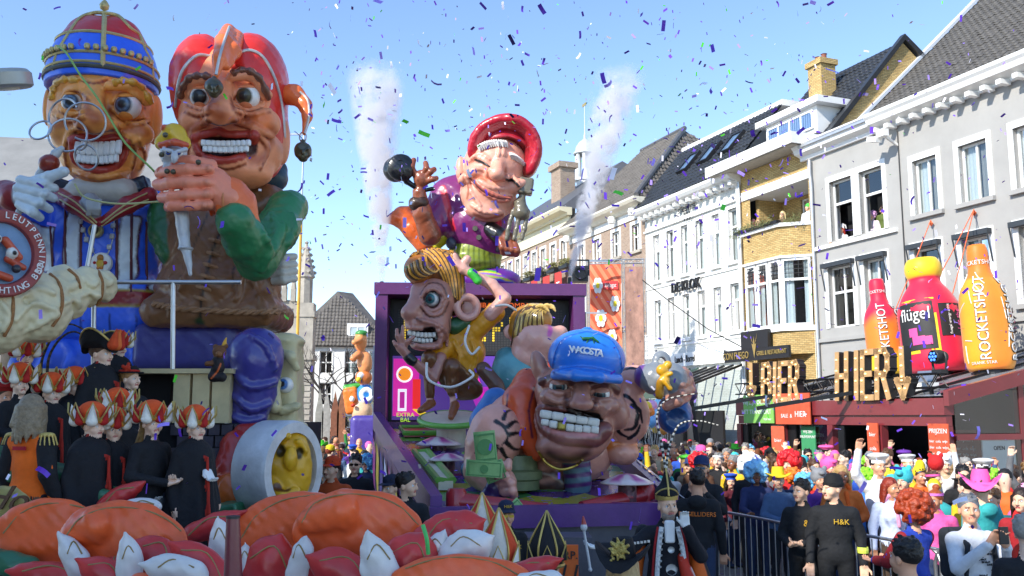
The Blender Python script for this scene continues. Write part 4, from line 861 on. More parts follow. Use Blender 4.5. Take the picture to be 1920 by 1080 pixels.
MB().add([(1.15+1.05*i/4,-.12-.03*math.sin(i*1.7+j),2.2+5.2*j/12) for j in range(13) for i in range(5)],[(j*5+i,j*5+i+1,(j+1)*5+i+1,(j+1)*5+i) for j in range(12) for i in range(4)]).build('banner',mat('rust_mesh',(.36,.20,.15),.8,var=.6,vs=2.2),bn,smooth=True)
def flower(p,x,z,r,yy):
    f=MB()
    for i in range(6):
        a=i*math.pi/3; f.add([(x+r*.6*math.cos(a)+r*.42*math.cos(t*.785),yy,z+r*.6*math.sin(a)+r*.42*math.sin(t*.785)) for t in range(8)],[tuple(range(8))])
    f.build('flower_print',M_WHITE,p); MB().add([(x+r*.36*math.cos(t*.628),yy-.01,z+r*.36*math.sin(t*.628)) for t in range(10)],[tuple(range(10))]).build('flower_print',M_YPR,p)
for x_,z_,r_ in ((-.45,6.75,.3),(.55,6.1,.3),(-.3,5.6,.33),(.35,4.95,.28),(-.6,4.45,.36),(.6,4.1,.3),(.0,3.5,.34),(-.4,2.7,.4),(.5,2.6,.4)): flower(bn,x_,z_,r_,-.22)
MB().box(-.15,.75,-.215,-.20,6.6,6.9).build('logo_panel',mat('banner_red',(.6,.04,.04),.6),bn); text('lettering','kielegat',M_WHITE,bn,(.3,-.225,6.75),size=.22)
for q,(px_,py_,l_) in enumerate(((1087,517,'upper black stage spotlight left of the banner tower'),(1080,615,'lower black stage spotlight left of the banner tower'))):
    c=at(px_,py_,35); o=empty('stage_spotlight',c,0,l_,'lamp','stage spotlights'); MB().box(-.3,.3,-.25,.25,-.25,.35).build('body',M_BLACK,o); MB().lathe([(.24,-.28),(.24,-.42),(.2,-.42),(.2,-.3),(0,-.3)],14,(0,0,.05),Matrix.Rotation(math.pi/2,3,'X').to_4x4()@Matrix.Rotation(math.pi,4,'X')).build('lens_ring',M_BMET,o,smooth=40); MB().bar((-.35,0,.0),(-.35,0,.6),.06).bar((.35,0,0),(.35,0,.6),.06).bar((-.35,0,.6),(.35,0,.6),.06).build('yoke',M_BLACK,o); MB().bar((.3,.2,.6),(1.2,.3,.6),.06).build('arm',M_STEEL,o)
blc=['#f2d23a','#e9a7d8','#9fd7f0','#f08a3c','#8fc9ee','#9adf8a','#7fb9ea','#f2d84a','#c9e6f6','#d9b0e8','#6fb4ea','#f5dc5a','#f0a050','#a8dcf5']
bp_=[(1212,765),(1222,763),(1235,760),(1217,775),(1230,778),(1208,787),(1222,790),(1240,775),(1247,785),(1237,795),(1252,793),(1228,800),(1244,803),(1258,800)]
for i,(x_,y_) in enumerate(bp_):
    c=at(x_,y_,24+.5*(i%3)-.4); o=empty('balloon',c,0,f"{['yellow','lilac','pale blue','orange','sky blue','light green','blue','lemon','icy blue','mauve','azure','pale yellow','apricot','powder blue'][i]} balloon in the bunch before the hotel canopy",'balloon','bunch of balloons')
    MB().lathe([(0,-.18),(.03,-.165),(.12,-.08),(.155,.03),(.13,.12),(.07,.165),(0,.18)],12).build('skin',mat('balloon_'+blc[i],blc[i],.3,var=.03,bump=0,coat=.4),o,smooth=True); MB().tube([(0,0,-.17),(.02*(7-i),0,-1.0)],.004,4).build('string',M_WHITE,o)
# ---------------------------------------------------------------- street lamp, poles, wire, tree, boards
T=Tr(9); la=empty('street_lamp',at(-40,780,9)-Vector((0,0,2.5)),0,'grey bowl shaped street lamp head hanging in at the upper left edge','street lamp')
M_LAMP=mat('lamp_grey',(.42,.42,.38),.4,metal=.3,var=.1); lc=T.v(15,160); 
l0=wm(la).inverted()
tl=Matrix.Translation(lc)@Matrix.Rotation(math.radians(-6),4,'Y')@Matrix.Rotation(math.radians(16),4,'X')
x=MB().lathe([(0,.16),(.2,.15),(.235,.11),(.235,-.01),(.21,-.03),(.16,-.035),(.12,-.02),(0,-.02)],32,(0,0,0)); xo=x.build('lamp_head',M_LAMP,la,smooth=40); xo.matrix_basis=l0@tl
xo=MB().lathe([(0,-.05),(.1,-.045),(.115,-.022),(0,-.022)],20).build('lens',mat('lamp_lens',(.7,.68,.55),.2,var=.02,bump=0),la,smooth=True); xo.matrix_basis=l0@tl
tubepart('arm',la,[lc+Vector((-.1,0,.12)),lc+Vector((-.5,0,.2)),Vector((la.location.x-.5,9,5.3)),Vector((la.location.x-.5,9,0))],.06,M_LAMP,sm=4)
fp=empty('flag_pole',at(553,780,30)-Vector((0,0,2.5)),0,'thin yellow and white pole rising behind the jester figure','pole')
MB().tube([(0,0,0),(0,0,9.2)],.05,8).build('lower_pole',mat('yellow_pole',(.75,.42,.05),.4),fp); MB().tube([(0,0,9.2),(0,0,11.9)],.03,8).build('upper_pole',M_STEEL,fp); MB().bar((-.6,0,11.85),(.05,0,11.85),.06).bar((-.5,0,11.7),(-.5,0,11.95),.08).build('bracket',M_STEEL,fp)
wr=empty('span_wire',at(1188,512,35.9),0,'thin black wire sloping from the banner tower to the restaurant sign','wire'); e_=SX(28.3,20.3,5.0)-wr.location; MB().tube([Vector((0,0,0)),e_*.35+Vector((0,0,-.15)),e_*.7+Vector((0,0,-.2)),e_],.02,5).build('wire',M_BLACK,wr)
tt=empty('bare_tree',at(632,780,44)-Vector((0,0,2.5)),0,'bare winter tree before the far white house','tree')
def branch(b,p,d,l,r,lv):
    q=p+d*l; m_=p+d*l*.5+Vector((random.gauss(0,.06),random.gauss(0,.06),0))*l; b.tube([p,m_,q],[r,r*.85,r*.65],6 if lv<2 else 4,caps=False)
    if lv>=5: return
    for i in range(3 if lv<3 else 2):
        nd=(d+Vector((random.gauss(0,.55),random.gauss(0,.55),random.gauss(.15,.3)))).normalized(); branch(b,q if i else m_.lerp(q,.8),nd,l*random.uniform(.62,.85),r*.58,lv+1)
M_BARK=mat('bark',(.06,.05,.045),.9,var=.3,bump=.4)
tb=MB().tube([(0,0,0),(.05,0,1.4),(0,0,3.0)],[.2,.16,.13],8); tb.build('trunk',M_BARK,tt,smooth=True)
cb=MB()
for i in range(5): branch(cb,Vector((0,0,2.2+i*.2)),Vector((math.cos(i*1.3),.5*math.sin(i*1.3),.9)).normalized(),1.25,.075,1)
cb.build('crown',M_BARK,tt)
for q,(x_,c_,l_) in enumerate(((599,'#8a8880','leftmost grey pointed board down the street'),(612,'#94918a','second grey pointed board down the street'),(628,'#7a4a34','brown pointed board down the street'),(640,'#86553a','rightmost pointed board, rusty brown, down the street'))):
    o=empty('pointed_board',at(x_,780,34)-Vector((0,0,2.5)),0,l_,'board','pointed boards'); MB().prism([(-.13,0),(.13,0),(.15,2.6),(0,3.5-.1*(q//2)),(-.15,2.6)],-.02,.02,'y').build('plank',mat('board'+c_,c_,.8,var=.3),o); MB().bar((0,.03,0),(0,.03,2.4),.06).build('batten',M_BARK,o)
# smoke columns
def smokemat():
    m=bpy.data.materials.new('smoke'); m.use_nodes=True; N=m.node_tree.nodes; L=m.node_tree.links; N.remove(N['Principled BSDF']); v=N.new('ShaderNodeVolumePrincipled'); L.new(v.outputs[0],N['Material Output'].inputs['Volume']); v.inputs['Color'].default_value=(.97,.97,1,1); v.inputs['Anisotropy'].default_value=.2
    tc=N.new('ShaderNodeTexCoord'); sp=N.new('ShaderNodeSeparateXYZ'); L.new(tc.outputs['Object'],sp.inputs[0])
    nz=N.new('ShaderNodeTexNoise'); nz.inputs['Scale'].default_value=1.7; nz.inputs['Detail'].default_value=5; nz.inputs['Roughness'].default_value=.62; L.new(tc.outputs['Object'],nz.inputs['Vector'])
    # radial fall-off round the axis of the column: x^2+y^2 against a radius that grows with height
    ln=N.new('ShaderNodeVectorMath'); ln.operation='LENGTH'; cb=N.new('ShaderNodeCombineXYZ'); L.new(sp.outputs['Y'],cb.inputs['Y'])
    bend=N.new('ShaderNodeMath'); bend.operation='MULTIPLY_ADD'; L.new(sp.outputs['Z'],bend.inputs[0]); at_=N.new('ShaderNodeValue'); at_.name='lean'; at_.outputs[0].default_value=0; L.new(at_.outputs[0],bend.inputs[1]); L.new(sp.outputs['X'],bend.inputs[2]); L.new(bend.outputs[0],cb.inputs['X']); L.new(cb.outputs[0],ln.inputs[0])
    rad=N.new('ShaderNodeFloatCurve') if False else N.new('ShaderNodeMapRange'); rad.inputs['From Min'].default_value=0; rad.inputs['From Max'].default_value=5.5; rad.inputs['To Min'].default_value=.09; rad.inputs['To Max'].default_value=1.0; L.new(sp.outputs['Z'],rad.inputs['Value'])
    dv=N.new('ShaderNodeMath'); dv.operation='DIVIDE'; L.new(ln.outputs['Value'],dv.inputs[0]); L.new(rad.outputs[0],dv.inputs[1])
    fo=N.new('ShaderNodeMapRange'); fo.interpolation_type='SMOOTHSTEP'; fo.inputs['From Min'].default_value=.25; fo.inputs['From Max'].default_value=1.0; fo.inputs['To Min'].default_value=1; fo.inputs['To Max'].default_value=0; L.new(dv.outputs[0],fo.inputs['Value'])
    cr=N.new('ShaderNodeMapRange'); cr.inputs['From Min'].default_value=.42; cr.inputs['From Max'].default_value=.62; L.new(nz.outputs['Fac'],cr.inputs['Value'])
    hg=N.new('ShaderNodeMapRange'); hg.inputs['From Min'].default_value=.0; hg.inputs['From Max'].default_value=6.4; hg.inputs['To Min'].default_value=70; hg.inputs['To Max'].default_value=-3; hg.name='fade'; L.new(sp.outputs['Z'],hg.inputs['Value'])
    m1=N.new('ShaderNodeMath'); m1.operation='MULTIPLY'; L.new(fo.outputs[0],m1.inputs[0]); L.new(cr.outputs[0],m1.inputs[1]); m2=N.new('ShaderNodeMath'); m2.operation='MULTIPLY'; L.new(m1.outputs[0],m2.inputs[0]); L.new(hg.outputs[0],m2.inputs[1]); L.new(m2.outputs[0],v.inputs['Density']); return m
for q,(x_,y_,dx,l_) in enumerate(((716,528,-.055,'white smoke plume rising from the left corner of the pinball cabinet'),(1068,520,.30,'white smoke plume rising behind the right corner of the pinball cabinet'))):
    m=smokemat(); m.node_tree.nodes['lean'].outputs[0].default_value=-dx; o=empty('smoke_plume',at(x_,y_,19.6 if q==0 else 21.5),0,l_,'smoke','smoke plumes')
    if q: m.node_tree.nodes['fade'].inputs['To Max'].default_value=-2; m.node_tree.nodes['fade'].inputs['To Min'].default_value=44
    Z=[0,.8,2,3.5,5.0,6.0]; V=[];F=[]
    for z in Z:
        r=.13+1.0*z/5.5; V+=[(dx*z+r*math.cos(a*math.pi/4),r*math.sin(a*math.pi/4),z) for a in range(8)]
    F=[(i*8+j,i*8+(j+1)%8,(i+1)*8+(j+1)%8,(i+1)*8+j) for i in range(5) for j in range(8)]+[tuple(range(7,-1,-1)),tuple(range(40,48))]
    me=bpy.data.meshes.new('vapour'); me.from_pydata(V,[],F); link('vapour',me,m,o); o.scale=(.72,.72,.8 if q==0 else .85)
    MB().lathe([(.08,-.3),(.06,0),(0,0)],10).build('nozzle',M_BLACK,o)
# crowd barriers
def barrier(p0,p1,label):
    o=empty('crowd_barrier',p0,math.atan2((p1-p0).y,(p1-p0).x),label,'barrier','galvanised crowd barriers'); L_=(p1-p0).length-.08
    MB().tube(spline([(0,0,.0),(0,0,.95),(.08,0,1.1),(L_-.08,0,1.1),(L_,0,.95),(L_,0,0)],4),.02,8).build('frame',M_STEEL,o,smooth=True); MB().tube([(0,0,.2),(L_,0,.2)],.016,6).build('bottom_rail',M_STEEL,o)
    for i in range(17): MB().tube([(.12+i*(L_-.24)/16,0,.2),(.12+i*(L_-.24)/16,0,1.09)],.008,5).build('bar',M_STEEL,o)
    for x_ in (.3,L_-.3): MB().bar((x_,-.3,.02),(x_,.3,.02),.05,.02).build('foot',M_STEEL,o)
bl_=['farthest crowd barrier beside the float','second crowd barrier, behind the two men in black hoodies','third crowd barrier, behind the boy with the curly wig','nearest crowd barrier at the right edge']
for i in range(4): barrier(SX(12.6-i*2.45,7.95),SX(12.6-(i+1)*2.45,7.95),bl_[i])
# ================================================================ LEFT FLOAT: the two giant figures
M_GTRIM=mat('old_gold_paint',(.50,.42,.18),.4,metal=.35,var=.25,vs=8,bump=.3,bs=16)
M_STRIM=mat('silver_paint',(.55,.55,.54),.4,metal=.4,var=.2,vs=8,bump=.3,bs=16)
M_TOOTH=mat('painted_teeth',(.80,.83,.84),.3,var=.08,vs=8,bump=.2,bs=8,coat=.5)
M_BRONZE=mat('bronze_paint',(.10,.095,.06),.35,metal=.5,var=.3,vs=10,bump=.3)
SK1='#f2a04e'; SK1D='#c0662a'; SK2='#f09668'; SK2D='#b85c34'; LIP='#b0392a'
def teeth(parent,F,xs,y0,y1,m,rows=((0,.5),(.5,1)),n=8,depth=-.0,curve=6,dy=0,sy=6):
    u=F.T.s
    for r0,r1 in rows:
        for i in range(n):
            t=(i+.5)/n; x=xs[0]+(xs[1]-xs[0])*t; yy=y0+(y1-y0)*(r0+r1)/2+curve*(4*t*(1-t)); w=(xs[1]-xs[0])/n
            d_=dy+.0009*FPX*u*((t-.5)**2)*.9
            tooth(parent,F.T.v(x,yy,d_),w*u*1.02,sy*u*2,(y1-y0)*(r1-r0)*u*1.04,m,yaw=(t-.5)*-50)
# ---------------------------------------------------------------- prince
gp=empty('giant_prince_figure',at(195,690,11.3),0,'giant papier-mache prince with blue and red hat, orange face and toothy grin','carnival figure')
H=Fig(11.2)
H.E(193,215,0,99,125,95,SK1).E(195,290,-.08,76,66,76,SK1,20).E(195,335,-.28,44,20,34,SK1,16)
H.E(122,246,-.40,28,22,24,SK1,12).E(258,252,-.38,30,24,24,SK1,12)
H.C([(178,165,-.58,15),(176,212,-.84,22)],SK1,14).E(177,228,-.90,28,23,26,SK1,10).E(153,231,-.74,14,12,14,SK1,8).E(205,234,-.74,17,13,14,SK1,8)
H.C([(104,176,-.38,9),(124,158,-.56,11),(152,160,-.64,9)],SK1,8).C([(204,162,-.64,9),(245,160,-.58,11),(278,190,-.36,9)],SK1,8)
H.E(138,193,-.68,25,17,17,SK1D,6,rot=6,op='s').E(240,199,-.64,28,20,18,SK1D,6,rot=-8,op='s')
H.B(187,286,-.58,50,22,30,'#3a1210',6,rot=2,rd=12,op='s')
H.E(92,200,.05,10,40,16,SK1,6).E(291,225,.05,13,50,18,SK1,6)
for pts,r in (([(116,186),(128,170),(148,168),(166,184)],(3,6)),([(212,190),(230,174),(256,178),(272,196)],(5,4)),([(112,202),(136,214),(164,206)],(5,3)),([(212,206),(240,222),(268,218)],(4,5)),([(100,212),(130,226),(158,218)],(4,3)),([(222,216),(250,234),(278,226)],(3,4)),
  ([(148,236),(130,252),(122,282),(128,316)],(6,4)),([(212,240),(244,256),(254,286),(246,318)],(6,4)),([(150,146),(176,152),(200,146)],(3,3)),([(140,322),(185,334),(240,322)],(4,4)),([(262,262),(272,290),(262,316)],(3,4))): ripple(H,pts,r,SK1,5,off=1); stroke(H,[(x,y+r[0]+2) for x,y in pts],2.4,'#8a3c12',2.2)  # airbrushed shade painted under each fold, for contrast the flat light lacks
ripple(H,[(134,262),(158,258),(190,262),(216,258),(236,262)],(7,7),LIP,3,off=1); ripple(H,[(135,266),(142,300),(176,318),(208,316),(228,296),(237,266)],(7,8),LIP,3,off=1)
stroke(H,[(104,236),(140,226),(170,250)],7,SK1D,6); stroke(H,[(214,246),(250,240),(276,250)],8,SK1D,6); stroke(H,[(150,330),(195,344),(245,330)],9,'#c06a2c',8); stroke(H,[(160,190),(168,214)],6,SK1D,5); stroke(H,[(196,188),(200,214)],6,SK1D,5); blob(H,177,222,14,'#b85e2a',8); stroke(H,[(146,240),(160,246),(177,252),(196,248),(212,244)],3,'#6e2c0c',2.5); stroke(H,[(150,200),(148,222)],4,'#9a4614',4); stroke(H,[(204,200),(208,222)],4,'#9a4614',4)  # airbrushed shading painted round nose, cheeks and chin
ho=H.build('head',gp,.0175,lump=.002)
eyeball(ho,H.T.v(139,194,-.53),22*H.T.s,(.04,-1,-.12),'#5d7894'); eyeball(ho,H.T.v(240,200,-.48),24*H.T.s,(-.1,-1,-.1),'#5d7894'); lids(ho,H.T.v(139,194,-.53),22*H.T.s,SK1); lids(ho,H.T.v(240,200,-.48),24*H.T.s,SK1)
teeth(ho,H,(140,228),262,288,M_TOOTH,((0,1),),8,dy=-.57,curve=4); teeth(ho,H,(144,222),287,303,M_TOOTH,((0,1),),9,dy=-.55,curve=5)
M_BROWY=mat('yellow_hair_paint',(.72,.36,.04),.35,var=.25,vs=14,coat=.4,bump=.4,bs=14)
for k,pts in enumerate(([(98,188),(101,168),(110,154),(126,149),(148,152)],[(211,156),(230,152),(252,155),(270,170),(284,194)])):
    b=MB(); P=[(v.x,v.y) for v in spline([(x,y,0) for x,y in pts],4)]; hh=[hit(H,*p) for p in P]
    b.tube(hh,[7*H.T.s+2.2*H.T.s*math.sin(i*1.9) for i in range(len(hh))],8); b.build('eyebrow',M_BROWY,ho,smooth=True,world=True)
# hat
Z=lambda y,dy=-.58: at(190,y,11.2+dy).z
K=Fig(11.2); BLU='#2a66f0'; 
K.E(192,158,.02,104,134,99,BLU).E(168,70,-.05,42,42,40,'#c01f1f',10).E(222,74,-.02,44,42,42,'#c01f1f',10)
K.B(192,265,.02,160,100,220,BLU,2,op='s')
K.b((at(192,60,11.2).x,11.2,Z(52)+1.0),(2,2,1.0),'#c01f1f',.004,rd=.01,op='p')
ko=K.build('hat',gp,.0185,PMG,lump=.003)
def hatring(py,r,name,m): # horizontal ring at the level seen at py in front
    z=Z(py); pts=[]
    for j in range(40):
        a=2*math.pi*j/40; c=Vector((at(193,100,11.2).x,11.22,z)); d_=Vector((math.cos(a),math.sin(a),0)); t=np.linspace(.1,1.2,160); P=np.array([c+d_*x for x in t],np.float32); f=_field(K,P); i=int(np.argmax(f>0)); pts.append(c+d_*t[i])
    return MB().tube(pts,r*K.T.s,7,True).build(name,m,ko,smooth=True,world=True),pts
hatring(124,4.5,'trim',mat('dark_braid',(.07,.08,.07),.5,var=.3)); _,rp=hatring(97,3.2,'trim',M_GTRIM); hatring(116,3,'trim',M_GTRIM); hatring(54,3.4,'trim',M_GTRIM)
for j in range(21,40,1):
    if j in (30,): continue
    p=rp[j]; MB().lathe([(0,-.04),(.03,-.03),(.04,0),(.03,.03),(0,.04)],8,p+Vector((0,-.03,.05))).build('bead',M_GTRIM,ko,smooth=True,world=True)
ridge(K,[(193,126),(193,100),(194,76),(195,52),(196,36),(195,24)],(5,5),M_GTRIM,ko); ridge(K,[(110,92),(128,64),(150,34),(176,24),(195,24)],(3,4),M_GTRIM,ko); ridge(K,[(272,92),(262,66),(244,52),(222,30),(195,24)],(3,4),M_GTRIM,ko); ridge(K,[(288,150),(284,118),(272,92),(262,66)],(3,3),M_GTRIM,ko); ridge(K,[(98,132),(104,108),(110,92)],(3,3),M_GTRIM,ko)
MB().lathe([(0,-.06),(.05,-.03),(.06,.02),(.03,.07),(0,.1)],10,hit(K,195,24)+Vector((0,0,.08))).build('finial',M_GTRIM,ko,smooth=True,world=True)
# torso
BL='#3464e4'; B=Fig(11.2)
B.E(190,470,.1,118,120,85,BL).C([(92,392,.05,36),(150,378,.05,40),(240,378,.05,40),(290,392,.05,36)],BL,20).B(190,585,.1,122,60,82,BL,20,rd=40)
B.C([(82,396,0,34),(48,440,-.35,33),(22,420,-.8,29)],BL,12)
for x,y0,y1,w in ((137,392,512,14),(232,400,552,13),(289,415,540,13),(84,425,505,11)):
    B.B(x,(y0+y1)/2,-.4,w+4,(y1-y0)/2+3,95,'#4a1020',1,op='p'); B.B(x,(y0+y1)/2,-.4,w,(y1-y0)/2,95,'#d6e2ea',1,op='p')
B.B(190,567,0,140,14,160,'#8c1822',1,op='p'); B.B(190,552,0,140,2.5,160,'#a08a3c',1,op='p'); B.B(190,581,0,140,2.5,160,'#a08a3c',1,op='p')
for x in (150,205,255): stroke(B,[(x,590),(x+2,625)],1.6,'#122a70',1)
bo=B.build('torso',gp,.024,lump=.012)
for pts in ([(123,392),(122,440),(124,510)],[(152,396),(152,440),(151,520)],[(219,404),(219,470),(218,548)],[(247,400),(246,470),(246,548)],[(275,416),(274,470),(276,540)],[(95,425),(97,460),(99,500)]): ridge(B,pts,2.6,mat('dark_red_piping',(.10,.012,.02),.5),bo,'piping')
C_=Fig(11.2); C_.C([(92,372,-.1,10),(104,366,-.42,13),(140,384,-.66,15),(180,418,-.8,7)],'#8c1822',8).C([(290,372,-.1,10),(280,366,-.42,13),(240,384,-.66,15),(190,418,-.8,7)],'#8c1822',8).C([(150,360,-.3,26),(230,360,-.3,26)],'#b9b4aa',12).C([(170,378,-.72,16),(176,396,-.82,12)],'#8f9094',6).B(120,352,-.2,20,14,14,'#141a30',6,rot=20).B(262,348,-.2,18,14,14,'#141a30',6,rot=-20)
for i in range(5): C_.C([(164+i*6,376,-.9,3.2),(166+i*5,392,-.94,3.2),(164+i*5,402,-.9,3)],'#a9a9a6',1)
co=C_.build('collar',gp,.016)
for pts in ([(110,362),(142,380),(182,418)],[(112,374),(150,398),(182,424)],[(276,362),(240,380),(190,418)],[(278,374),(230,396),(190,424)]): ridge(C_,pts,1.6,M_GTRIM,co,'braid')
ch=[(152,404),(153,416),(158,432),(164,450),(174,470),(182,482)],[(214,408),(214,424),(212,444),(207,464),(200,480)]
for side in ch:
    for x,y_ in side: h_=hit(B,x,y_); tooth(bo,h_+Vector((0,-.03,0)),.055,.05,.065,M_STRIM,name='chain_link')
    ridge(B,list(side),1.2,M_STRIM,bo,'chain')
def disc(parent,c,r,t,m,name,n=24):
    return MB().lathe([(0,-t),(r*.9,-t),(r,-t*.6),(r,t),(0,t)],n,c,Matrix.Rotation(math.pi/2,3,'X').to_4x4()@Matrix.Rotation(math.pi,4,'X')).build(name,m,parent,smooth=35,world=True)
disc(bo,hit(B,183,434)+Vector((0,-.05,0)),.085,.03,M_GTRIM,'medal'); disc(bo,hit(B,183,434)+Vector((0,-.09,0)),.05,.02,M_BRONZE,'medal_boss')
md=hit(B,194,495); disc(bo,md+Vector((0,-.06,0)),.125,.03,mat('white_enamel',(.75,.75,.72),.4),'big_medal')
S_=Sdf(); 
for (x,z,r,c) in ((0,-.01,.05,'#c8a020'),(-.065,0,.022,'#b01818'),(.065,0,.022,'#b01818'),(0,.055,.04,'#a86a20'),(-.02,-.06,.02,'#c87820'),(.02,-.06,.02,'#c87820')): S_.e((md.x+x,md.y-.095,md.z+z),(r,.02,r),c,.008)
S_.build('medal_face',bo,.008)
# trousers
L=Fig(11.4); L.E(150,660,0,95,62,75,BL).E(240,660,0,90,60,75,BL).B(195,690,0,150,30,80,'#2a52c0',20,rd=30)
for x in (70,120,180,240): ripple(L,[(x,640),(x+14,665),(x+6,690)],(5,7),BL,6,off=1)
L.build('trousers',gp,.03)
# sceptre hand
G=Fig(10.0); WG='#c6d2d8'
G.E(56,366,0,32,28,20,WG,8).C([(30,372,.1,30),(12,366,.25,30)],'#8a1a1e',8).C([(0,380,.4,34),(-30,400,.8,36)],BL,8)
for a,b,c in (((38,338),(82,346),(102,352)),((34,352),(84,364),(100,372)),((34,368),(76,382),(92,392)),((38,384),(62,398),(74,408))): G.C([(a[0],a[1],-.14,9),(b[0],b[1],-.22,9.5),(c[0],c[1],-.12,8)],WG,2.5)
G.C([(62,342,-.1,11),(92,332,-.2,11),(120,322,-.2,10)],WG,3)
for x,y in ((82,345),(84,363),(76,381)): G.E(x,y,-.27,6,6,5,WG,4)
go=G.build('gloved_hand',gp,.013)
sc=Fig(10.0); sc.C([(116,278,-.1,5),(104,288,-.1,9),(98,294,-.1,6)],'#b6bcc0',3).E(92,306,-.1,19,17,19,'#8a2c18',3,rot=-30).C([(80,318,-.1,9),(72,326,-.1,6)],'#b6bcc0',3).C([(72,326,-.1,5),(30,408,-.05,6),(26,420,-.05,9)],'#b6bcc0',3); sc.build('sceptre',gp,.013,PMG)
# wire rings drifting before his face
for i,(x,y,r) in enumerate(((76,244,19),(127,253,31),(160,228,33),(162,295,20),(150,262,16),(118,215,30))):
    c=H.T.v(x,y,-1.15+.05*(i%2)); P=[c+Vector((r*H.T.s*.97*math.cos(a*math.pi/18),.06*math.sin(a*math.pi/18+i),r*H.T.s*math.sin(a*math.pi/18))) for a in range(36)]
    if i==4: P=P[24:36]; MB().tube(P,.012,7).build('wire_ring',M_STEEL,gp,smooth=True,world=True)
    elif i==5: P=P[2:22]; MB().tube(P,.012,7).build('wire_ring',M_STEEL,gp,smooth=True,world=True)
    elif i==2: P=P[-12:]+P[:22]; MB().tube(P,.012,7).build('wire_ring',M_STEEL,gp,smooth=True,world=True)
    else: MB().tube(P,.012,7,True).build('wire_ring',M_STEEL,gp,smooth=True,world=True)
# streamer
st=empty('paper_streamer',at(108,86,10.3),0,'long green paper streamer draped across the prince figure face','streamer'); tubepart('ribbon',st,[at(108,86,10.3),at(125,100,10.1),at(150,140,10.0),at(180,180,9.9),at(205,220,9.9),at(235,268,9.9),at(280,312,9.9),at(292,325,10)],.012,mat('green_paper',(.25,.45,.12),.7),n=5)
st2=empty('paper_streamer',at(140,345,10.0),0,'pale yellow paper streamer hanging from the prince figure chin to the jester hand','streamer'); tubepart('ribbon',st2,[at(140,345,10),at(160,370,9.9),at(220,382,9.8),at(300,378,9.7)],.011,mat('straw_paper',(.50,.50,.22),.7),n=5)
# ---------------------------------------------------------------- jester
gj=empty('giant_jester_figure',at(420,690,10.8),0,'giant papier-mache jester in red hat and brown laced vest holding a fool stick','carnival figure')
H=Fig(10.7)
H.E(432,200,0,98,122,92,SK2).E(440,285,-.06,92,66,80,SK2,22).E(448,325,-.2,62,30,50,SK2,18)
H.E(365,228,-.42,30,26,26,SK2,14).E(492,232,-.38,34,30,28,SK2,14)
H.C([(420,160,-.58,15),(416,198,-.84,20)],SK2,14).E(414,212,-.90,29,23,26,SK2,10).E(392,216,-.74,14,12,14,SK2,8).E(440,214,-.72,17,14,14,SK2,8)
H.C([(340,178,-.38,9),(360,150,-.58,11),(394,148,-.66,9)],SK2,8).C([(434,144,-.66,9),(470,140,-.58,11),(502,178,-.34,9)],SK2,8)
H.E(378,182,-.68,23,16,17,SK2D,6,rot=4,op='s').E(464,182,-.66,26,17,18,SK2D,6,rot=-10,op='s')
H.B(424,272,-.58,50,17,30,'#3a1210',6,rot=-2,rd=10,op='s'); H.E(532,265,.1,12,46,20,SK2,6)
for pts,r in (([(354,180),(366,166),(386,166),(400,182)],(3,5)),([(438,180),(452,164),(474,164),(492,184)],(5,4)),([(352,192),(378,204),(402,196)],(4,3)),([(438,194),(464,204),(494,196)],(4,4)),([(346,204),(372,214),(396,206)],(4,3)),([(442,206),(470,216),(506,206)],(3,4)),
  ([(390,226),(364,244),(352,268)],(6,4)),([(440,226),(478,238),(510,256)],(6,5)),([(486,252),(502,280),(488,312)],(5,4)),([(356,262),(352,290),(368,316)],(4,4)),([(392,300),(425,312),(460,302)],(4,4))): ripple(H,pts,r,SK2,5,off=1); stroke(H,[(x,y+r[0]+2) for x,y in pts],2.4,'#8c3a1c',2.2)  # folds with airbrushed shade painted below them to strengthen contrast
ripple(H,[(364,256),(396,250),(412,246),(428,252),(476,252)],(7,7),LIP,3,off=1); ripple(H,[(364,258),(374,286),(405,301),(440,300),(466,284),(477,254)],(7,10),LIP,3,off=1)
stroke(H,[(440,228),(478,226),(510,240)],8,SK2D,6); stroke(H,[(350,250),(372,236),(394,232)],7,SK2D,6); stroke(H,[(400,190),(402,212)],6,SK2D,5); blob(H,412,214,13,'#b3582f',8); stroke(H,[(386,226),(398,232),(414,236),(432,232),(448,226)],3,'#702c10',2.5); stroke(H,[(396,184),(390,206)],4,'#94421e',4); stroke(H,[(434,184),(438,204)],4,'#94421e',4); blob(H,494,226,17,'#ef7a38',8); stroke(H,[(470,300),(500,290),(515,250)],6,'#c46a42',6)  # painted airbrush shading beside the jester's nose, cheeks and jaw
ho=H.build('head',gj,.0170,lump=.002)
eyeball(ho,H.T.v(378,183,-.50),21*H.T.s,(.06,-1,-.25),'#121210',ir=.7); eyeball(ho,H.T.v(464,182,-.46),23*H.T.s,(-.1,-1,-.22),'#4a4428',ir=.66); lids(ho,H.T.v(378,183,-.50),21*H.T.s,SK2); lids(ho,H.T.v(464,182,-.46),23*H.T.s,SK2)
teeth(ho,H,(377,470),262,273,M_TOOTH,((0,1),),10,dy=-.59,curve=2); teeth(ho,H,(380,466),272,284,M_TOOTH,((0,1),),9,dy=-.57,curve=3)
M_BROWB=mat('brown_hair_paint',(.17,.06,.03),.4,var=.3,vs=14,coat=.4,bump=.4,bs=14)
for pts in ([(338,182),(344,162),(356,146),(376,142),(396,144)],[(434,138),(452,132),(472,135),(490,152),(504,186)]):
    hh=[hit(H,v.x,v.y) for v in spline([(x,y,0) for x,y in pts],4)]; MB().tube(hh,[6.5*H.T.s+2*H.T.s*math.sin(i*1.9) for i in range(len(hh))],8).build('eyebrow',M_BROWB,ho,smooth=True,world=True)
RD='#e03228'; K=Fig(10.7)
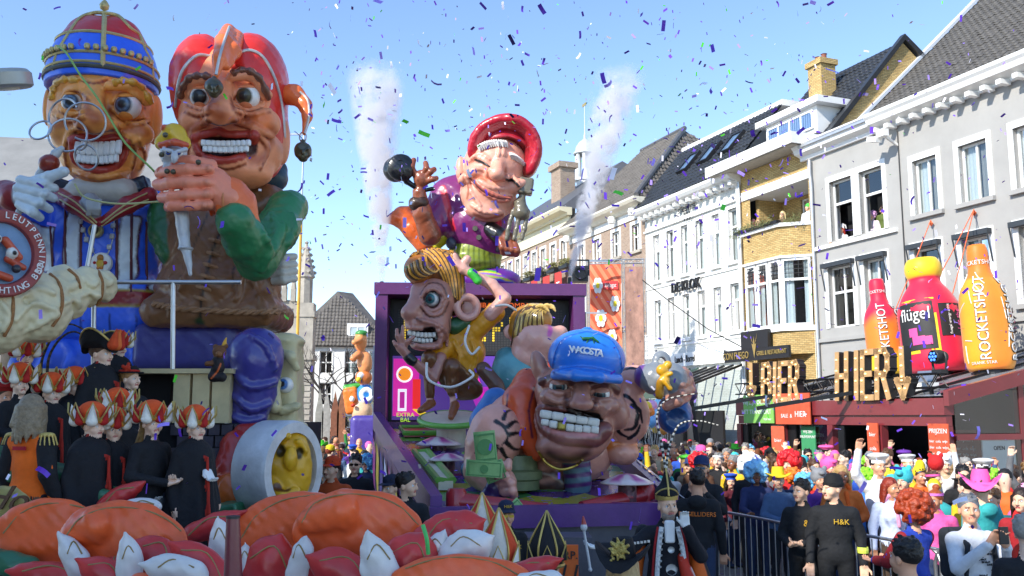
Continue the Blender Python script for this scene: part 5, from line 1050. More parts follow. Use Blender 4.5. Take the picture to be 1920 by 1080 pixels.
K.E(384,160,.08,62,98,98,RD,10).E(474,160,.08,68,100,98,RD,10).E(432,190,.12,108,108,100,RD,10).E(500,250,.1,40,90,70,RD,14)
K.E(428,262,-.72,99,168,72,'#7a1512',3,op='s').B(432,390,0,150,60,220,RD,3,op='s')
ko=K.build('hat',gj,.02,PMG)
ridge(K,[(329,200),(334,160),(345,128),(370,104),(398,106)],(3.2,3.2),M_STRIM,ko,off=1); ridge(K,[(438,104),(466,94),(492,106),(512,140),(526,185),(532,230),(535,285)],(3.2,3.2),M_STRIM,ko,off=1)
P_=Fig(10.7); OR='#f27436'; P_.C([(428,56,-.35,12),(420,80,-.72,16),(412,110,-.98,13),(405,142,-1.05,5)],OR,6).C([(444,70,-.3,14),(436,96,-.72,14),(424,124,-.92,8)],OR,8); po=P_.build('hat_flap',gj,.014,PMG); ridge(P_,[(430,50),(420,78),(411,110),(405,140)],(2.6,2.6),M_STRIM,po,off=1)
Q=Fig(10.7); Q.C([(525,178,.1,20),(552,178,.05,19),(572,196,0,13),(576,220,-.05,9),(570,250,-.08,4)],OR,8); qo=Q.build('hat_flap',gj,.014,PMG); ridge(Q,[(562,172),(576,186),(580,210),(576,234),(571,250)],(2.4,2.4),M_STRIM,qo,off=1)
def bellhead(x,y,dy,r,name):
    b=Fig(10.7); c='#4a4630'; b.E(x,y,dy,r,r,r,c).E(x,y-r*.95,dy,r*.3,r*.35,r*.3,c,3).C([(x-r*.5,y-r*.25,dy-.08,r*.12),(x-r*.15,y-r*.1,dy-.1,r*.1)],'#2a2818',2).C([(x+r*.5,y-r*.25,dy-.08,r*.12),(x+r*.15,y-r*.1,dy-.1,r*.1)],'#2a2818',2).E(x,y+r*.15,dy-.1,r*.2,r*.3,r*.2,c,3).C([(x-r*.45,y+r*.45,dy-.07,r*.12),(x,y+r*.65,dy-.08,r*.14),(x+r*.45,y+r*.45,dy-.07,r*.12)],'#5c573c',2).E(x,y+r*.9,dy,r*.45,r*.35,r*.5,c,5); return b.build(name,gj,.011,PMG)
bellhead(401,163,-1.1,16,'bell'); bellhead(568,283,-.08,17,'bell')
MB().tube([at(568,257,10.62)+Vector((.04*math.cos(a*math.pi/8),0,.06*math.sin(a*math.pi/8))) for a in range(16)],.009,6,True).build('bell_ring',M_STEEL,gj,smooth=True,world=True)
# vest
BR='#7c5232'; V=Fig(10.9)
V.E(412,470,.1,105,128,88,BR).C([(340,410,.05,34),(410,380,.05,50),(500,390,.05,46)],BR,20).B(412,590,.1,126,30,90,BR,22,rd=28).E(410,540,.05,118,60,90,BR,20)
V.C([(302,400,.0,26),(306,440,-.1,26),(316,478,-.2,18)],'#1f5a2c',6)
stroke(V,[(412,438),(398,470),(388,510),(378,560),(374,615)],2.6,'#1c120a',1.2); stroke(V,[(390,400),(372,440),(350,490)],1.5,'#33200f',1); stroke(V,[(470,480),(440,500),(436,540)],1.5,'#33200f',1); blob(V,374,604,9,'#1d3a18',3)
for pts in ([(320,520),(330,560),(318,590)],[(470,520),(488,560),(500,590)],[(430,450),(450,500),(445,560)],[(345,440),(352,490),(340,540)]): ripple(V,pts,(4,6),BR,6,off=1)
vo=V.build('vest',gj,.024,lump=.014)
M_LACE=mat('leather_lace',(.30,.15,.07),.6,var=.3)
for x,y in ((405,452),(400,476),(394,498),(389,519),(382,540),(377,560)): a=hit(V,x-13,y-4); b=hit(V,x+13,y+4); MB().tube([a+Vector((0,.02,0)),a.lerp(b,.5)+Vector((0,-.05,0)),b+Vector((0,.02,0))],.024,7).build('lacing',M_LACE,vo,smooth=True,world=True)
for k in range(2):
    hh=[hit(V,v.x,v.y) for v in spline([(288,570,0),(330,578,0),(410,584,0),(480,586,0),(535,584,0)],14)]
    MB().tube([h_+Vector((0,-.03+.018*math.sin(i*.9+k*math.pi),.018*math.cos(i*.9+k*math.pi))) for i,h_ in enumerate(hh)],.024,6).build('rope_belt',M_LACE,vo,smooth=True,world=True)
# arm
GN='#2f7a4a'; Aq=Fig(10.6); Aq.C([(536,392,-.05,36),(520,430,-.3,38),(482,488,-.6,36)],GN,12).C([(482,484,-.62,37),(460,450,-.95,36),(440,414,-1.2,32)],GN,10).E(556,388,.1,22,28,30,GN,14)
for pts in ([(506,400),(520,430),(512,456)],[(530,420),(526,450),(508,480)],[(494,440),(506,470),(490,506)],[(548,402),(552,430),(540,456)]): ripple(Aq,pts,(5,6),GN,6,off=1)
Aq.build('sleeve',gj,.02,lump=.01)
Cf=Fig(9.5); Cf.C([(428,372,0,42),(436,386,.05,46)],'#ee7038',4).C([(452,412,.1,34),(462,430,.15,30)],'#ee7038',10).B(412,366,0,8,80,80,'#ee7038',3,rot=12,op='s'); cf=Cf.build('cuff',gj,.014)
ridge(Cf,[(424,326),(420,350),(418,380),(424,420)],3,mat('cuff_edge',(.65,.22,.08),.4),cf)
HD='#ec8a6a'; Hn=Fig(9.4); Hn.E(380,352,0,44,46,26,HD,8).C([(400,352,.02,38),(428,372,.05,34)],HD,10)
for (y0,y1,y2,x2,r) in ((318,318,324,300,11.5),(342,342,347,296,12),(364,366,371,304,11),(384,386,389,314,9.5)): Hn.C([(392,y0,-.16,r*.95),(352,y1,-.24,r),(322,(y1+y2)/2,-.2,r),(x2,y2,-.06,r*.9)],HD,2)
for x,y in ((392,316),(388,342),(386,364),(384,384),(352,317),(350,342),(348,366),(350,386)): Hn.E(x,y,-.27 if x<370 else -.22,7,7,6,'#e58a6a',4)
Hn.C([(396,310,-.06,12),(360,302,-.14,11),(330,300,-.12,10)],HD,3)
Hn.build('hand',gj,.012)
# fool stick
Fs=Fig(9.35); SV='#b9bcc0'; Fs.C([(340,398,0,14),(347,462,0,10),(350,470,0,9),(357,514,0,3.5)],SV,2).E(326,290,-.05,25,27,22,SV,6).E(327,295,-.3,6,12,6,SV,3).C([(308,281,-.22,5),(322,284,-.27,4)],SV,2).C([(332,284,-.27,4),(348,280,-.22,5)],SV,2).C([(314,312,-.1,8),(330,318,-.12,8),(346,312,-.1,8)],SV,4).C([(306,268,-.05,16),(326,252,-.05,20),(344,268,-.05,14)],'#d8b020',8).C([(302,272,-.18,6),(326,266,-.25,7),(350,272,-.18,6)],'#c8502a',3).C([(318,246,-.1,9),(308,240,-.12,7)],'#c8502a',4).C([(302,320,-.05,9),(330,314,-.1,11),(360,318,-.05,9)],'#d0603a',4)
fo=Fs.build('fool_stick',gj,.011,PMG)
for x in (317,336): eyeball(fo,Fs.T.v(x,287,-.235),6.5*Fs.T.s,(0,-1,0),'#2a4a9a',ir=.8,pu=.4)
for x,y in ((310,253),(303,290),(313,321),(325,322),(354,319),(372,304)): MB().lathe([(0,-.03),(.022,-.02),(.03,0),(.022,.02),(0,.03)],8,Fs.T.v(x,y,-.22)).build('small_bell',M_BRONZE,fo,smooth=True,world=True)
disc(fo,Fs.T.v(348,466,0),.001,.001,M_STRIM,'ring') if False else MB().tube([Fs.T.v(348,466,0)+Vector((.062*math.cos(a*math.pi/10),.062*math.sin(a*math.pi/10),0)) for a in range(20)],.016,7,True).build('ring',M_STRIM,fo,smooth=True,world=True)
# resting hand and hood
Rh=Fig(10.9); Rh.E(528,505,0,26,32,22,'#c9c4b6',6)
for i,y in enumerate((484,498,512,526)): Rh.C([(508,y+3,-.12,7),(530,y,-.17,8),(552,y-3,-.05,7)],'#c9c4b6',2)
Rh.build('gloved_hand',gj,.013)
Hd=Fig(11.1); Hd.C([(470,358,.1,24),(515,335,.15,24),(522,318,.2,18)],'#2c4450',8); Hd.build('hood',gj,.02)
# leg with shoe
PU='#403c88'; Lg=Fig(9.9); Lg.E(480,660,0,50,46,44,PU,10).C([(484,680,0,46),(474,740,.05,40),(458,800,.1,36)],PU,10).E(452,812,.1,36,16,32,PU,8)
for pts in ([(440,700),(470,726),(516,716)],[(436,740),(470,768),(505,756)],[(434,780),(460,790),(494,784)],[(470,628),(500,650),(516,690)]): ripple(Lg,pts,(5,6),PU,6,off=1)
Lg.build('leg',gj,.018,PMG)
Tr2=Fig(11.2); Tr2.B(370,655,0,95,44,80,'#3a3880',10,rd=20); Tr2.build('trousers',gj,.03)
Sh=Fig(9.6); Sh.C([(480,828,.2,22),(442,836,0,26),(430,880,-.1,28)],'#b8342a',8).E(430,918,-.15,29,40,30,'#c8502a',5).E(430,925,-.28,26,34,18,'#d86a2c',3).C([(455,812,.1,18),(490,806,.2,14)],'#a32822',6); Sh.build('shoe',gj,.014,PMG)
RADN=math.radians
# ================================================================ LEFT FLOAT: deck, ornaments, petal border
lf=empty('carnival_float_deck',at(230,780,9.5)-Vector((0,0,2.5)),0,'beige and dark deck of the carnival float under the two giant figures','float')
M_PLANK=mat('cream_planks',(.62,.50,.27),.6,var=.22,vs=3,bump=.25,bs=10); M_FDARK=mat('float_black',(.012,.011,.014),.8,var=.1)
M_FBRK=mat('float_stones',(.075,.06,.075),.7,var=.4,vs=4,bump=.4,bs=10)
def wbox(p,name,x0,y0,x1,y1,D,t,m):           # box whose front face is traced at depth D, running t metres back
    a=at(x0,y1,D); b=at(x1,y0,D); return MB().box(a.x,b.x,D,D+t,a.z,b.z).build(name,m,p,world=True)
wbox(lf,'upper_deck',40,691,436,700,9.6,3.2,M_PLANK)
for x0,x1 in ((322,357),(358,394),(395,432)):
    o=wbox(lf,'panel',x0,701,x1,793,9.65,.12,M_PLANK)
for x0,x1 in ((75,120),(121,170)): wbox(lf,'panel',x0,701,x1,720,9.65,.12,M_PLANK)
wbox(lf,'door_opening',170,701,321,800,9.9,.1,M_FDARK); wbox(lf,'underdeck',-60,794,500,1100,9.75,2.8,M_FDARK)
for r in range(5):
    for c in range(6): x=318+c*24+(r%2)*12; o=wbox(lf,'stone',x+1,796+r*22,x+22,816+r*22,9.68,.1,M_FBRK)
wbox(lf,'lower_deck',-120,1105,500,1130,7.0,2.7,M_FDARK); wbox(lf,'plinth',452,960,580,1120,9.0,.9,M_FDARK)
ra=empty('float_railing',at(324,690,8.9),0,'silver tube railing in front of the giant figures on the float','railing'); R_=Tr(8.9)
MB().tube([R_.v(215,529),R_.v(452,529)],.022,10).build('top_rail',M_STEEL,ra,smooth=True,world=True); MB().tube([R_.v(325,530),R_.v(324,692)],.022,10).build('post',M_STEEL,ra,smooth=True,world=True); MB().tube([R_.v(176,565),R_.v(175,700)],.022,10).build('post',M_STEEL,ra,smooth=True,world=True); MB().tube([R_.v(178,422),R_.v(163,505)],.022,10).build('sloping_tube',M_STEEL,ra,smooth=True,world=True)
# bread roll with ropes
br=empty('rope_bound_roll',at(100,640,8.2),0,'long cream coloured roll bound with brown rope at the left edge','roll'); CR='#d9ccA4'.lower()
Rl=Fig(8.2); Rl.E(0,590,-.5,52,70,64,CR,8).E(68,575,-.25,58,68,62,CR,5,rot=-18).E(124,548,.05,36,54,50,CR,4,rot=-18).E(163,537,.25,32,40,38,CR,4,rot=-12).E(196,536,.45,22,33,30,CR,4)
for pts in ([(30,600),(60,570),(100,580)],[(40,560),(70,540),(100,550)],[(50,620),(80,606),(104,590)],[(112,520),(130,540),(146,530)],[(115,570),(135,562),(150,572)],[(156,520),(172,536),(184,530)],[(150,556),(168,548),(184,556)],[(0,560),(14,590),(6,620)],[(190,520),(204,532),(212,526)]): ripple(Rl,pts,(4,5),CR,5,off=1)
ro=Rl.build('roll',br,.015,lump=.012)
for pts in ([(94,514),(110,530),(117,560),(112,590),(98,612)],[(128,505),(144,520),(150,540)],[(184,508),(192,530),(190,556),(182,572)],[(14,520),(24,560),(22,600),(8,630)]): ridge(Rl,pts,3.2,mat('brown_rope',(.33,.15,.05),.8,var=.35,vs=40,bump=.6,bs=60),ro,'rope',off=1)
# round sign
rs=empty('round_sign',at(2,475,7.4),0,'round dark red sign with lettered rim and carved fool face at the left edge','sign'); rs.rotation_euler=(0,0,math.radians(56))
Rx=Matrix.Rotation(math.pi/2,4,'X'); MR=mat('sign_red',(.30,.05,.045),.5,var=.2,vs=8,bump=.3)
MB().lathe([(.245,-.03),(.255,.04),(.27,.05),(.345,.05),(.36,.03),(.36,-.03),(0,-.03)],40,(0,0,0),Rx).build('rim',MR,rs,smooth=35); MB().lathe([(0,.0),(.25,.0)],40,(0,0,0),Rx).build('back',mat('sign_blue',(.18,.30,.48),.6,var=.2),rs)
for txt,a0,sg in (('ALLEGORIE LEUTPENNING',200,-1),('STICHTING BBO',285,1)):
    for i,c in enumerate(txt):
        if c==' ': continue
        a=math.radians(a0+sg*i*(11.0)) if sg<0 else math.radians(232+i*9.6)
        me=text_mesh(c,.075,.004); o=link('letter',me,M_WHITE,rs); o.matrix_basis=Matrix.Translation((.308*math.cos(a),-.055,.308*math.sin(a)))@Matrix.Rotation(math.pi/2,4,'X')@Matrix.Rotation(a+(-math.pi/2 if sg<0 else math.pi/2),4,'Z')
S_=Sdf(); 
for a,b,r,c in (((-.12,-.04,.15),(-.12,-.04,-.15),.035,'#c05030'),((-.12,-.04,-.16),(.06,-.04,-.2),.035,'#c05030'),((.0,-.05,.1),(.12,-.05,-.02),.035,'#c05030'),((.03,-.05,-.05),(.16,-.05,-.1),.03,'#b04428')): S_.c(a,b,r,r*.9,c,.01)
for c,r,cl in (((-.08,-.07,.1),.04,'#d8d8d0'),((.05,-.07,.0),.045,'#d8d8d0'),((-.08,-.105,.1),.015,'#101010'),((.05,-.11,0),.017,'#101010'),((.1,-.06,-.12),.035,'#303038')): S_.e(c,r,cl,.006)
link('carved_face',S_.mesh('carved_face',.009),PM,rs)
# stone face column and yellow coin ornament
sf=empty('stone_face_column',at(540,800,10.4),0,'beige carved column with a sad blue eye right of the jester leg','ornament'); BE='#cdbf90'
S1=Fig(10.4); S1.B(536,715,.1,28,88,40,BE,8,rd=14,rot=-2).E(538,640,.1,34,14,44,BE,6).C([(524,660,-.22,8),(545,668,-.26,9),(556,690,-.2,7)],BE,6).C([(518,720,-.26,10),(514,762,-.32,13)],BE,8).C([(528,770,-.2,9),(556,762,-.2,8)],BE,5).E(545,800,.05,32,12,40,BE,6).E(536,724,-.28,15,19,10,BE,3,op='s')
so=S1.build('column',sf,.015); eyeball(so,S1.T.v(535,722,-.15),15*S1.T.s,(-.2,-1,.1),'#4a7ab8',ir=.7)
cn=empty('coin_ornament',at(500,950,9.2),0,'tilted silver rimmed coin with a yellow laughing face beside the red shoe','ornament')
MB().lathe([(.36,-.2),(.46,-.2),(.48,-.16),(.48,.16),(.46,.2),(.36,.2),(.36,-.2)],40,at(522,880,9.3),Matrix.Rotation(RADN(66),3,'Z').to_4x4()@Matrix.Rotation(math.pi/2,4,'X')).build('rim',mat('silver_rim',(.6,.62,.64),.45,metal=.2,var=.2,vs=5,bump=.4,bs=12),cn,smooth=40,world=True)
S3=Fig(9.25); YE='#e0a81c'; S3.E(544,880,.08,44,76,34,YE,6,yaw=52).E(545,860,-.14,12,22,14,YE,6).C([(520,826,-.1,8),(540,818,-.14,7)],YE,5).C([(560,830,-.05,7),(572,846,0,6)],YE,5).C([(508,900,-.12,8),(530,930,-.2,10),(556,920,-.1,8)],YE,5).E(526,845,-.12,7,10,8,'#4a3a10',3,op='s').E(562,850,-.06,6,9,8,'#4a3a10',3,op='s').E(530,912,-.2,16,9,10,'#5a3010',3,op='s').E(510,870,-.1,14,16,10,YE,6)
S3.build('face',cn,.015)
gs=empty('green_stone_border',at(100,900,7.4),0,'mossy green stone border sloping down in front of the children','float border'); GS='#2f6b4a'
for i,(a,b) in enumerate((((-40,850),(52,880)),((58,880),(130,900)),((134,902),(212,938)))):
    S4=Fig(7.3); S4.C([(a[0],a[1],0,26),(b[0],b[1],0,24)],GS,4).B((a[0]+b[0])/2,(a[1]+b[1])/2+4,-.02,abs(b[0]-a[0])/2+8,22,34,GS,6,rot=math.degrees(math.atan2(b[1]-a[1],b[0]-a[0])),rd=8); S4.build('stone',gs,.016,lump=.014)
S5=Fig(9.0); S5.B(425,958,0,30,14,40,GS,6,rot=-6,rd=6).E(370,985,.1,60,16,40,GS,6); S5.build('stone',gs,.018,lump=.012)
S5=Fig(6.4); S5.C([(-20,1050,0,24),(50,1062,0,20)],GS,4); S5.build('stone',gs,.016,lump=.012)
ov=empty('oval_sign',at(30,940,7.0),0,'cream oval sign with curly brown lettering below the green border','sign'); S6=Fig(7.0); S6.E(20,944,0,58,32,12,'#b3a562',3,rot=8); so=S6.build('plate',ov,.014); t_=text('lettering','Hop',mat('brown_ink',(.12,.06,.03),.6),ov,(.02,-.09,.02),size=.26,shear=.4); t_.rotation_euler=(math.pi/2,.12,0)
hp=empty('float_rubble',at(60,1000,7.6),0,'reddish brown lump under the green border of the float','float border'); S7=Fig(7.7); S7.E(80,940,0,110,60,60,'#6a4038',10).E(0,1000,0,70,60,60,'#6a4038',10); S7.build('lump',hp,.03,lump=.012)
ru=empty('black_tyre',at(290,935,7.2),0,'dark blue black tyre behind the white petal of the border','roll'); S8=Fig(7.4); S8.C([(262,935,.1,22),(300,938,.1,22)],'#1e2430',4); S8.build('roll',ru,.016)  # black tyre, modelled as a short thick capsule
rp=empty('red_post',at(437,1090,4.6),0,'dark red tapering post standing before the petal border','post'); Q4=Tr(4.6); a=Q4.v(437,972); b=Q4.v(437,1130); MB().tube([b,a],[.05,.032],16).build('post',mat('post_red',(.16,.02,.03),.45,var=.15,coat=.3),rp,smooth=40,world=True); MB().lathe([(.034,0),(.034,.012),(0,.012)],16,a).build('cap',M_BLACK,rp,world=True)
# petals
pb=empty('petal_border',at(450,1080,5.6),0,'border of huge orange, red and white papier-mache petals along the lower edge','float border')
OC='#f0622a'; RC='#cc3430'; WC='#dcd8d4'
def petal(kind,x,y,rx,ry,rot,D,extra=(),edge=None,rd=22):
    S=Fig(D); c={'o':OC,'r':RC,'w':WC}[kind]; S.E(x,y,0,rx,ry,rd,c,6,rot=rot)
    if kind!='o':
        t=math.radians(rot); L=max(rx,ry)*1.25; ax_=(math.cos(t),math.sin(t)) if rx>ry else (math.sin(t),-math.cos(t)); w_=min(rx,ry)
        if ax_[1]>0: ax_=(-ax_[0],-ax_[1])
        S.C([(x-ax_[0]*L*.5,y-ax_[1]*L*.5,.02,w_*.8),(x+ax_[0]*L*.35,y+ax_[1]*L*.35,0,w_*.62),(x+ax_[0]*L*1.02,y+ax_[1]*L*1.02,-.03,2)],c,10)
    for q in extra: S.C([(a,b,d_,r) for a,b,d_,r in q],c,10)
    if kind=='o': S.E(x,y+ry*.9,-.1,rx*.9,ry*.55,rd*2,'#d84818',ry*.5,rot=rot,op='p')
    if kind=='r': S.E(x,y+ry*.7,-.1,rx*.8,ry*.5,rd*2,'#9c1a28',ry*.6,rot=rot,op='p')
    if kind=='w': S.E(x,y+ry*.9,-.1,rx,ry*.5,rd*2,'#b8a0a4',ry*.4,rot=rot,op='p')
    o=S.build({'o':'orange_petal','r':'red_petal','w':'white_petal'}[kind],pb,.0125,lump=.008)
    if edge: ridge(S,edge,1.5,mat('petal_line',(.30,.20,.07) if kind!='r' else (.2,.1,.04),.6,var=.2),o,'edge_line',n=5)
    return o
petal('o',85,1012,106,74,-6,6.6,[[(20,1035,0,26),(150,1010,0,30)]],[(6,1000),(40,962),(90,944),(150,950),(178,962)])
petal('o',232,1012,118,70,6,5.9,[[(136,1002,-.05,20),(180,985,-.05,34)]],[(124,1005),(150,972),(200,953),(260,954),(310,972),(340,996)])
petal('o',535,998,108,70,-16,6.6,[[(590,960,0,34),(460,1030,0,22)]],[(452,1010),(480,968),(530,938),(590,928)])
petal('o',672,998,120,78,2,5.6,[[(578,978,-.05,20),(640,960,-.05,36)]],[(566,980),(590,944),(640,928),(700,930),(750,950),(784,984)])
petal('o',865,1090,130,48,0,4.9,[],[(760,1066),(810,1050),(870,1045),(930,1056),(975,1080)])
petal('o',265,1090,22,18,0,5.2)
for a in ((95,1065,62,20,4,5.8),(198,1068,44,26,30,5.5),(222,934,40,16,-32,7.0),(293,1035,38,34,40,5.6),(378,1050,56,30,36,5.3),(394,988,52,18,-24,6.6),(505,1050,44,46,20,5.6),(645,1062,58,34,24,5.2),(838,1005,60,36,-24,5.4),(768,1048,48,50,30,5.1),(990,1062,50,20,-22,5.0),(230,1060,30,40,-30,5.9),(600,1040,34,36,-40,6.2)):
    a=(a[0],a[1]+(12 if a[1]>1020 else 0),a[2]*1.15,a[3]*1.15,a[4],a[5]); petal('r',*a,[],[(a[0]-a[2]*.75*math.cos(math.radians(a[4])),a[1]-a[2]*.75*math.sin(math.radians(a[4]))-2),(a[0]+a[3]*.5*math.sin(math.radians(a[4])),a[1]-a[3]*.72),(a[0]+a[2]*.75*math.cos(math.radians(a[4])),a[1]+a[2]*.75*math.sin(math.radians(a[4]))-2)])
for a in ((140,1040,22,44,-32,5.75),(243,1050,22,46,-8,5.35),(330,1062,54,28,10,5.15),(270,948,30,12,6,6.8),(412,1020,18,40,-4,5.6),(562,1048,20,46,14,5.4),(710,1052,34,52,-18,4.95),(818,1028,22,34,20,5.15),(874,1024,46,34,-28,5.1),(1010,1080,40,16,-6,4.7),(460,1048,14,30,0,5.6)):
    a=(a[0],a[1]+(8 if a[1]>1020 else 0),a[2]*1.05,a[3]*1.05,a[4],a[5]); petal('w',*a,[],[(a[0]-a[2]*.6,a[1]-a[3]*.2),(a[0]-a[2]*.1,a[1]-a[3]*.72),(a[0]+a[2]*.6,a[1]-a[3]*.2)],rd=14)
cb_=empty('cable_tie_strip',at(800,985,5.0),0,'bright green strip tied round the red petal near the middle','strip'); tubepart('strip',cb_,[at(793,985,4.75),at(800,1010,4.72),at(803,1038,4.75)],.012,mat('green_strip',(.08,.5,.12),.5),n=6)
bf=empty('petal_backing',at(450,1080,6.9),0,'dark green backing boards behind the petal border','float border'); wbox(bf,'board',-80,1050,900,1300,6.9,.3,mat('backing_green',(.02,.05,.04),.7))
# ================================================================ PINBALL FLOAT
PURP='#5a2a86'; M_PUR=mat('purple_lacquer',(.10,.025,.18),.4,var=.2,vs=3,bump=.1,coat=.2); M_PUR2=mat('plum_lacquer',(.11,.022,.12),.42,var=.2,vs=3,bump=.1,coat=.15)
M_LIME=mat('lime_paint',(.16,.42,.06),.4,var=.15,coat=.3); M_CRM=mat('cream_paint2',(.70,.62,.48),.5,var=.12); M_FRED=mat('float_red',(.42,.02,.025),.35,var=.15,coat=.4)
pf=empty('pinball_float',at(900,780,15)-Vector((0,0,2.5)),0,'purple pinball machine carnival float with tilted playfield','float')
ZB,ZF=2.3,1.30; BL_=Vector((-2.72,18.6,ZB)); BR_=Vector((1.42,19.3,ZB)); FL_=Vector((-.95,11.0,ZF)); FR_=Vector((2.05,11.6,ZF))
def pl(u,v,h=0):                                # u across 0..1, v 0 back..1 front
    a=BL_.lerp(FL_,v); b=BR_.lerp(FR_,v); return a.lerp(b,u)+Vector((0,0,h))
def fieldmat():
    m=bpy.data.materials.new('playfield_art'); m.use_nodes=True; N=m.node_tree.nodes; L=m.node_tree.links; b=N['Principled BSDF']; tc=N.new('ShaderNodeTexCoord'); v=N.new('ShaderNodeTexVoronoi'); v.inputs['Scale'].default_value=1.6; L.new(tc.outputs['Object'],v.inputs['Vector']); cr=N.new('ShaderNodeValToRGB'); cr.color_ramp.interpolation='CONSTANT'; E=cr.color_ramp.elements
    sp=N.new('ShaderNodeSeparateColor'); L.new(v.outputs['Color'],sp.inputs[0]); L.new(sp.outputs[0],cr.inputs[0]); E[0].color=(.10,.03,.20,1); E[1].position=.25; E[1].color=(.16,.42,.06,1)
    for p,c in ((.42,(.06,.04,.16)),(.6,(.5,.42,.05)),(.7,(.12,.05,.25)),(.85,(.10,.30,.08))): e=E.new(p); e.color=(*c,1)
    L.new(cr.outputs[0],b.inputs['Base Color']); b.inputs['Roughness'].default_value=.25; MATS['playfield_art']=m; return m
MB().quad(pl(0,0),pl(0,1),pl(1,1),pl(1,0)).build('playfield',fieldmat(),pf,world=True)
def board_(name,a,b,h0,h1,t,m):
    d_=(b-a); n_=Vector((-d_.y,d_.x,0)).normalized()*t; z0=Vector((0,0,h0)); z1=Vector((0,0,h1))
    return MB().add([a+z0,b+z0,b+z1,a+z1,a+n_+z0,b+n_+z0,b+n_+z1,a+n_+z1],[(0,1,2,3),(7,6,5,4),(0,4,5,1),(1,5,6,2),(2,6,7,3),(3,7,4,0)]).build(name,m,pf,world=True)
board_('side_rail',BL_+Vector((0,-.3,0)),FL_,-.05,.28,.14,M_PUR); board_('side_rail',FR_,BR_+Vector((0,-.3,0)),-.05,.22,.12,M_PUR)
board_('side_panel',BL_+Vector((-.02,0,0)),FL_+Vector((-.02,0,0)),-1.25,-.06,.05,M_PUR2); board_('side_panel',FR_,BR_,-1.2,-.06,.05,M_PUR2); board_('front_panel',FL_,FR_,-1.0,.05,.05,mat('front_grey',(.10,.10,.12),.4,var=.15))
board_('front_rail',FL_+Vector((0,-.12,0)),FR_+Vector((0,-.12,0)),-.1,.16,.1,M_PUR)
for k,(v0,c) in enumerate(((.04,'#c83a8c'),(.14,'#e8c020'),(.24,'#3a2a8a'),(.34,'#d8d8e8'),(.44,'#c83a8c'),(.54,'#e8c020'),(.66,'#3a70c8'),(.78,'#c83a8c'))):
    a=BL_.lerp(FL_,v0); b=BL_.lerp(FL_,v0+.07); MB().add([a+Vector((-.06,0,-.15)),b+Vector((-.06,0,-.35)),b+Vector((-.06,0,-1.1)),a+Vector((-.06,0,-.8))],[(0,1,2,3)]).build('side_art',mat('art'+c,c,.4,var=.2),pf,world=True)
st=[]
for k in range(14):
    a=FR_.lerp(BR_,.02+k*.05); b=FR_.lerp(BR_,.055+k*.05); MB().add([a+Vector((-.02,0,.25)),b+Vector((-.02,0,.25)),b+Vector((.2,0,.10)),a+Vector((.2,0,.10))],[(0,1,2,3)]).build('light_strip',mat('pale_strip',(.25,.38,.85),.3,var=.1,coat=.4) if k%2 else mat('white_strip',(.7,.75,.85),.3,var=.1),pf,world=True)
for x_ in (.25,.8): 
    for v_ in (.25,.85): c=pl(x_,v_); MB().lathe([(0,-.12),(.4,-.12),(.42,-.06),(.42,.06),(.4,.12),(0,.12)],18,Vector((c.x,c.y,.42)),Matrix.Rotation(math.pi/2,3,'Y').to_4x4()).build('wheel',M_BLACK,pf,smooth=35,world=True)
# backbox
bb=empty('pinball_backbox',(BL_+BR_)/2,math.atan2(BR_.y-BL_.y,BR_.x-BL_.x)*.35,'purple framed pinball backbox with black dot display and pink screen','cabinet')
W2=2.12; T0=at(712,531,18.6).z-ZB; z0=-.1
MB().box(-W2,-W2+.24,-.35,.9,z0,T0).build('frame_post',M_PUR2,bb); MB().box(W2-.24,W2,-.35,.9,z0,T0).build('frame_post',M_PUR2,bb); MB().box(-W2-.03,W2+.03,-.38,.95,T0-.24,T0).build('frame_top',M_PUR2,bb); MB().box(-W2,W2,-.34,.88,z0-.2,z0+.18).build('frame_foot',M_PUR2,bb)
MB().box(-W2+.24,W2-.24,.45,.8,z0+.18,T0-.24).build('recess',M_BLACK,bb)
ys=.28; zt=T0-.3; zm=zt-1.12
MB().box(-W2+.32,W2-.32,ys,ys+.1,zm,zt).build('dot_display',mat('dot_panel',(.02,.02,.022),.5,var=.1),bb)
M_DOT=mat('amber_dots',(.85,.55,.03),.5,var=.1,emit=.35); M_DOTO=mat('dim_dots',(.05,.05,.05),.6,var=0,bump=0)
FONT={'P':['1110','1001','1110','1000','1000'],'U':['1001','1001','1001','1001','0110'],'T':['11111','00100','00100','00100','00100'],'J':['0011','0001','0001','1001','0110'],'E':['1111','1000','1110','1000','1111']}
db=MB(); dd=MB(); nx,nz=58,17; wd=(2*W2-.8)/nx; on=set(); x=2
for c in 'PUTJEPUT':
    for r,row in enumerate(FONT[c]):
        for q,ch in enumerate(row):
            if ch=='1':
                for dx in range(1):
                    on.add((x+q,13-r*2)); on.add((x+q,12-r*2))
    x+=len(FONT[c][0])+2
for i in range(nx):
    for j in range(nz):
        xx=-W2+.42+i*wd; zz=zm+.08+j*.052; t=.022
        (db if (i,j) in on else dd).add([(xx,ys-.006,zz),(xx+wd*.72,ys-.006,zz),(xx+wd*.72,ys-.006,zz+.038),(xx,ys-.006,zz+.038)],[(0,1,2,3)])
tag(db.build('lit_dot_row',M_DOT,bb),kind='stuff'); tag(dd.build('dark_dot_row',M_DOTO,bb),kind='stuff')
text('lettering','THE PINBALL COMPANY',mat('orange_print2',(.75,.12,.02),.5,var=0,emit=.4),bb,(.35,ys-.02,zt-.08),size=.14,sx=1.2)
